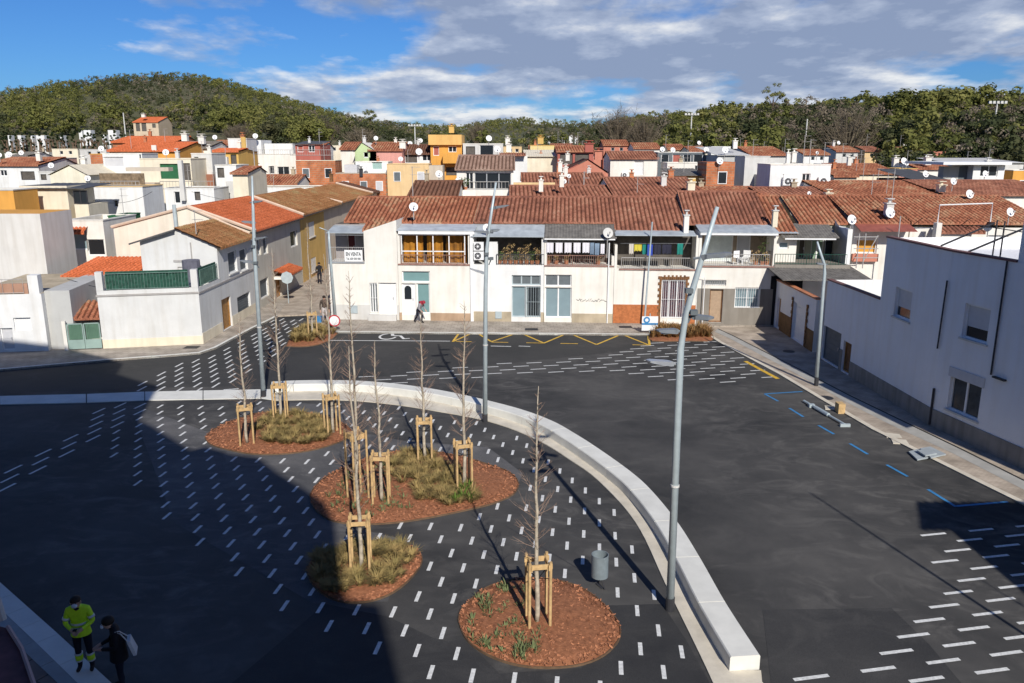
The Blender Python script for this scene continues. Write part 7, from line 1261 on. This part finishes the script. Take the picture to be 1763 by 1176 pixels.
B = at(722, 556, .1); r, bd = person('person in dark red hood and grey jacket leaning forward on the front pavement', (B.x, B.y, .1), math.radians(55), J3, dict(top=greyj, leg=navy)); ell((0, -.40, 1.37), (.12, .13, .13), 12, half=2).build('hood', redj, r, smooth=True); MB().tube([(0, -.16, 1.28), (0, -.3, 1.36)], [.17, .12], 12).build('red_shawl', redj, r, smooth=True)
J4 = dict(Jst); J4.update(wrL=(.27, -.12, .86), wrR=(-.27, -.12, .86), anR=(-.1, .2, .1), toR=(-.11, .06, .05), anL=(.12, -.18, .09), toL=(.12, -.34, .05))
B = at(560, 556, .1); r, bd = person('person in brown patterned coat walking at the corner of the side street', (B.x, B.y, .1), math.radians(20), J4, dict(top=camo, leg=pinkp)); ell((0, -.085, 1.69), (.11, .12, .1), 12, half=2).build('hair', hair, r, smooth=True)
B = at(551, 489, .1); r, bd = person('distant person all in black farther up the side street', (B.x, B.y, .1), math.radians(190), J4, dict(top=jackb, leg=navy)); ell((0, -.085, 1.69), (.11, .12, .1), 12, half=2).build('hair', hair, r, smooth=True)
bl_ = at(556, 554, .1); tag(MB().box(bl_.x - .35, bl_.x - .05, bl_.y - .3, bl_.y, .1, .5).build('shopping_bag', paintb, origin=tuple(bl_)), 'blue bag carried low beside the person in the patterned coat', 'bag')

# ------------------------------------------------------------------ woods
def leafmat(name, c1, c2, c3):
    m = bpy.data.materials.new(name); m.use_nodes = True; t = m.node_tree; b = t.nodes['Principled BSDF']; b.inputs['Roughness'].default_value = .85; b.inputs['Specular IOR Level'].default_value = .15
    g = t.nodes.new('ShaderNodeNewGeometry'); outs = []
    n = t.nodes.new('ShaderNodeTexNoise'); n.inputs['Scale'].default_value = .07; n.inputs['Detail'].default_value = 5; n.inputs['Roughness'].default_value = .8; t.links.new(g.outputs['Position'], n.inputs['Vector'])
    r = t.nodes.new('ShaderNodeValToRGB'); r.color_ramp.elements[0].position = .34; r.color_ramp.elements[1].position = .66; r.color_ramp.elements[0].color = (*c1, 1); r.color_ramp.elements[1].color = (*c3, 1); e = r.color_ramp.elements.new(.5); e.color = (*c2, 1)
    t.links.new(n.outputs['Fac'], r.inputs[0]); t.links.new(r.outputs[0], b.inputs['Base Color'])
    tr = t.nodes.new('ShaderNodeBsdfTranslucent'); t.links.new(r.outputs[0], tr.inputs[0]); ms_ = t.nodes.new('ShaderNodeMixShader'); ms_.inputs[0].default_value = .38; t.links.new(b.outputs[0], ms_.inputs[1]); t.links.new(tr.outputs[0], ms_.inputs[2]); t.links.new(ms_.outputs[0], t.nodes['Material Output'].inputs[0]); MAT[name] = m; return m
pine = leafmat('pine_foliage', (.10, .115, .035), (.19, .195, .055), (.29, .27, .09)); oak = leafmat('evergreen_oak_foliage', (.045, .06, .026), (.08, .092, .04), (.14, .13, .06)); bare = leafmat('bare_twig_haze', (.17, .135, .10), (.26, .21, .15), (.33, .28, .20)); cyp = leafmat('cypress_foliage', (.015, .03, .012), (.03, .05, .018), (.06, .075, .025)); trunkm = mat('pine_trunk', (.18, .12, .08), .9, .2, 4)
def crown_pts(n, rx, rz, clumps, kind, s):
    """leaf-sized quads in clumps through the crown volume"""
    cc = []
    for _ in range(clumps):
        a = rng.uniform(0, 2 * np.pi); q = rng.uniform(0, 1) ** .5
        if kind == 'pine': z = rng.uniform(.35, 1) ; w = math.sqrt(max(0, 1 - ((z - .55) / .5) ** 2)) if z > .55 else .95; cc.append((rx * q * w * math.cos(a), rx * q * w * math.sin(a), rz * z))
        elif kind == 'cone': z = rng.uniform(.02, 1); w = (1 - z) ** .55 * .9; cc.append((rx * q * w * math.cos(a), rx * q * w * math.sin(a), rz * z))
        else: z = rng.uniform(-.8, 1); w = math.sqrt(1 - z * z * .95); cc.append((rx * q * w * math.cos(a), rx * q * w * math.sin(a), rz * (.5 + .5 * z)))
    cc = np.array(cc); idx = rng.integers(0, clumps, n); cr_ = rx * (.30 if clumps > 8 else .42)
    d = rng.normal(0, 1, (n, 3)); d /= np.linalg.norm(d, axis=1)[:, None]; P = cc[idx] + d * cr_ * (rng.uniform(.35, 1, (n, 1))) * np.array([1, 1, .72]); nn = d + rng.normal(0, .28, (n, 3)) + np.array([0, 0, .5]); nn /= np.linalg.norm(nn, axis=1)[:, None]
    a = np.cross(nn, rng.normal(0, 1, (n, 3))); a /= np.linalg.norm(a, axis=1)[:, None]; b = np.cross(nn, a); sz = s * rng.uniform(.6, 1.3, (n, 1)); V = np.stack([P - a * sz, P - b * sz * .7, P + a * sz, P + b * sz * .7], 1); return V
def forest(name, label, m, spots, variants, kind_):
    Vs = []
    for (x, y, z, s_, k) in spots:
        v = variants[k % len(variants)]; t = rng.uniform(0, 6.28); c, s2 = math.cos(t), math.sin(t); R = np.array([[c, -s2, 0], [s2, c, 0], [0, 0, 1]]); Vs.append((v.reshape(-1, 3) @ R.T) * s_ + np.array([x, y, z]))
    V = np.concatenate(Vs); o = bigmesh(name, V, np.arange(len(V)).reshape(-1, 4), m); return tag(o, label, 'woodland', kind='stuff')
NV = (lambda n, *a: [crown_pts(n, *a) for _ in range(5)])
vs = {'p': (NV(140, 2.9, 5.0, 6, 'round', .31), NV(330, 3.6, 5.4, 9, 'pine', .30)), 'o': (NV(140, 3.1, 4.8, 6, 'round', .31), NV(340, 3.7, 5.2, 9, 'round', .30)), 'b': (NV(90, 2.8, 5.6, 8, 'round', .28), NV(260, 3.2, 6.5, 12, 'round', .2))}
sp = {(k, q): [] for k in 'pob' for q in (0, 1)}
for _ in range(6600):
    p_ = rng.uniform(-350, 2150); R = interp(RD, p_); r0 = interp(RF, p_); t = rng.uniform(0, 1) ** .75; r_ = r0 + 8 + (R + 45 - r0) * t
    if p_ > 900 and rng.uniform() < .25: r_ = rng.uniform(140, r0 + 30)
    
    if 850 < p_ < 1000 and rng.uniform() < .3: continue
    if (1375 < p_ < 1545 and r_ < 182) or (1015 < p_ < 1145 and r_ < 205) or (480 < p_ < 580 and r_ < 215): continue
    if p_ < 320 and r_ < 292 - (60 if p_ < 0 else 0): continue
    d = polar(p_); z = ground_z(p_, r_); mixn = math.sin(p_ * .017) * .5 + math.sin(r_ * .021 + p_ * .005) * .5 + rng.normal(0, .45); k = 'p' if mixn > .0 - .5 * (t - .4) else ('o' if rng.uniform() < .72 else 'b')
    sc = rng.uniform(.6, 1.35) if r_ < 330 else rng.uniform(.55, 1.1) * (1.0 if r_ < 700 else 1.3)
    if k == 'p' and rng.uniform() < .12: sc *= 1.25
    sp[(k, int(r_ < 330))].append((d.x * r_, d.y * r_, z - .8, sc, int(rng.integers(0, 5))))
for k, m_, nm, l_ in (('p', pine, 'pine_wood', 'sunlit olive green pines'), ('o', oak, 'oak_wood', 'dark evergreen oaks'), ('b', bare, 'bare_wood', 'greyish bare trees')):
    for q in (0, 1): forest(nm, l_ + (' covering the far hills', ' on the nearer right and lower slopes')[q], m_, sp[(k, q)], vs[k][q], 0)
# trees that stand out one by one
def big_tree(x, ytop, ybase, Y, w, kind, label, group=None, n=900, foliage=None):
    P = atY(x, ytop, Y); zb = atY(x, ybase, Y).z - 2; h = P.z - zb; rx = w * Y / F_ / 2; root = thing({'pine': 'pine_tree', 'round': 'oak_tree', 'cone': 'cypress_tree', 'bare': 'bare_tree', 'pole': 'pine_tree'}[kind], label, 'tree', (P.x, Y, zb), group)
    mb = MB()
    if kind == 'bare':
        random.seed(int(x)); bb = MB(); 
        for k in range(130):
            a = random.uniform(0, 6.28); st_ = random.uniform(.12, .5) * h; L = random.uniform(.35, .62) * h; sp_ = random.uniform(.1, 1) ; e = Vector((math.cos(a) * rx * sp_, math.sin(a) * rx * sp_ * .8, st_ + (L if sp_ < .6 else L * .75))); s0 = Vector((0, 0, st_ * .6)); mid = s0.lerp(e, .5) + Vector((0, 0, -.04 * h))
            bb.tube([Vector((P.x, Y, zb)) + q for q in (s0, mid, e)], [.16, .09, .02], 4, cap=False)
            for _ in range(9): t = random.uniform(.35, 1); c = mid.lerp(e, t) + Vector((P.x, Y, zb)); d_ = Vector((random.uniform(-1, 1), random.uniform(-1, 1), random.uniform(-.1, 1))).normalized() * random.uniform(.08, .2) * h; bb.tube([c, c + d_], [.035, .012], 3, cap=False)
        bb.build('branches', bare, root); mb.tube([(P.x, Y, zb), (P.x, Y, zb + h * .35)], [.4, .25], 8); mb.build('trunk', trunkm, root); return
    rzv = h * (.62 if kind == 'pine' else .95 if kind == 'cone' else .8); V = crown_pts(n, rx, rzv, 9 if kind == 'cone' else 22, kind, max(.2, rx * .055)); V = V.reshape(-1, 3) + np.array([P.x, Y, zb + h - rzv * 1.02])
    bigmesh('crown', V, np.arange(len(V)).reshape(-1, 4), foliage or (cyp if kind == 'cone' else pine if kind == 'pine' else oak), root); top = zb + h - rzv * .5; mb.tube([(P.x, Y, zb), (P.x + rx * .04, Y, (zb + top) / 2), (P.x, Y, top)], [.35, .26, .12], 7)
    for k in range(6): a = k * 1.1; mb.tube([(P.x, Y, top - h * .12), (P.x + math.cos(a) * rx * .6, Y + math.sin(a) * rx * .6, top + h * .08)], [.14, .05], 5)
    mb.build('trunk', trunkm, root)
for (x, yt, yb, Y, w, k, l) in ((1580, 158, 262, 195, 110, 'pine', 'broad pine left of the tallest clump on the right hill'), (1640, 152, 262, 185, 120, 'pine', 'big rounded pine near the right light mast'), (1690, 150, 262, 205, 90, 'pine', 'tall pine just behind the right light mast'), (1530, 172, 262, 215, 90, 'pine', 'rounded pine right of the big bare tree'), (1600, 200, 268, 165, 110, 'round', 'dark oak under the big rounded pines'), (1680, 215, 268, 160, 100, 'round', 'dark oak left of the right light mast foot'), (1740, 195, 268, 170, 90, 'round', 'dark oak below the right hillside villa'), (1545, 225, 270, 155, 80, 'round', 'low dark oak right of the big bare tree'), (1333, 184, 258, 215, 80, 'pine', 'rounded pine left of the big bare tree'), (1333, 144, 222, 255, 36, 'pine', 'tall single pine sticking out on the right skyline'), (1290, 190, 262, 210, 70, 'round', 'dark oak left of the rounded pine in the right middle'), (1250, 215, 264, 190, 80, 'round', 'dark oak right of the middle light mast'), (1760, 160, 225, 230, 60, 'bare', 'brownish bare tree at the top right edge'), (1465, 185, 275, 165, 145, 'bare', 'large spreading bare tree in the right middle'), (1345, 228, 270, 160, 90, 'bare', 'bushy bare tree behind the brown roofed grey house'), (1068, 190, 262, 200, 100, 'bare', 'pale bare poplar clump right of the middle'), (1110, 205, 262, 190, 70, 'bare', 'brownish bare tree right of the pale clump'), (820, 212, 245, 330, 50, 'bare', 'pale bare tree in the middle far background'), (1725, 235, 272, 140, 90, 'bare', 'low bare tree right of the right light mast'), (530, 214, 248, 175, 88, 'pine', 'low spreading umbrella pine behind the white terrace house'), (560, 205, 246, 215, 60, 'bare', 'greyish bare tree right of the umbrella pine'), (620, 218, 246, 200, 70, 'bare', 'brown bare tree behind the green house'), (470, 208, 246, 215, 70, 'round', 'dark oak left of the umbrella pine'), (410, 215, 246, 200, 70, 'bare', 'low bare tree behind the white rooftops'), (636, 190, 222, 330, 26, 'pine', 'single pine at the foot of the left hill'), (1420, 200, 262, 200, 80, 'round', 'dark oak behind the big bare tree left side')):
    big_tree(x, yt, yb, Y, w, k, l, n=3200 if w > 60 else 1200)
random.seed(9)
for k in range(34):
    x = 4 + k * 6.6 + random.uniform(-2, 2); big_tree(x, 226 + random.uniform(-5, 6), 250, 195 + random.uniform(-4, 4), random.uniform(8, 12), 'cone', ordw(k + 1) + ' narrow dark cypress from the left in the row below the left hill', 'cypresses in the row below the left hill', n=480)
for k in range(16):
    x = 905 + k * 6.2 + random.uniform(-1.5, 1.5); big_tree(x, 237 + random.uniform(-3, 3), 248, 325 + random.uniform(-4, 4), random.uniform(4, 7), 'cone', ordw(k + 1) + ' small dark cypress from the left in the middle background row', 'cypresses in the middle background row', n=200)
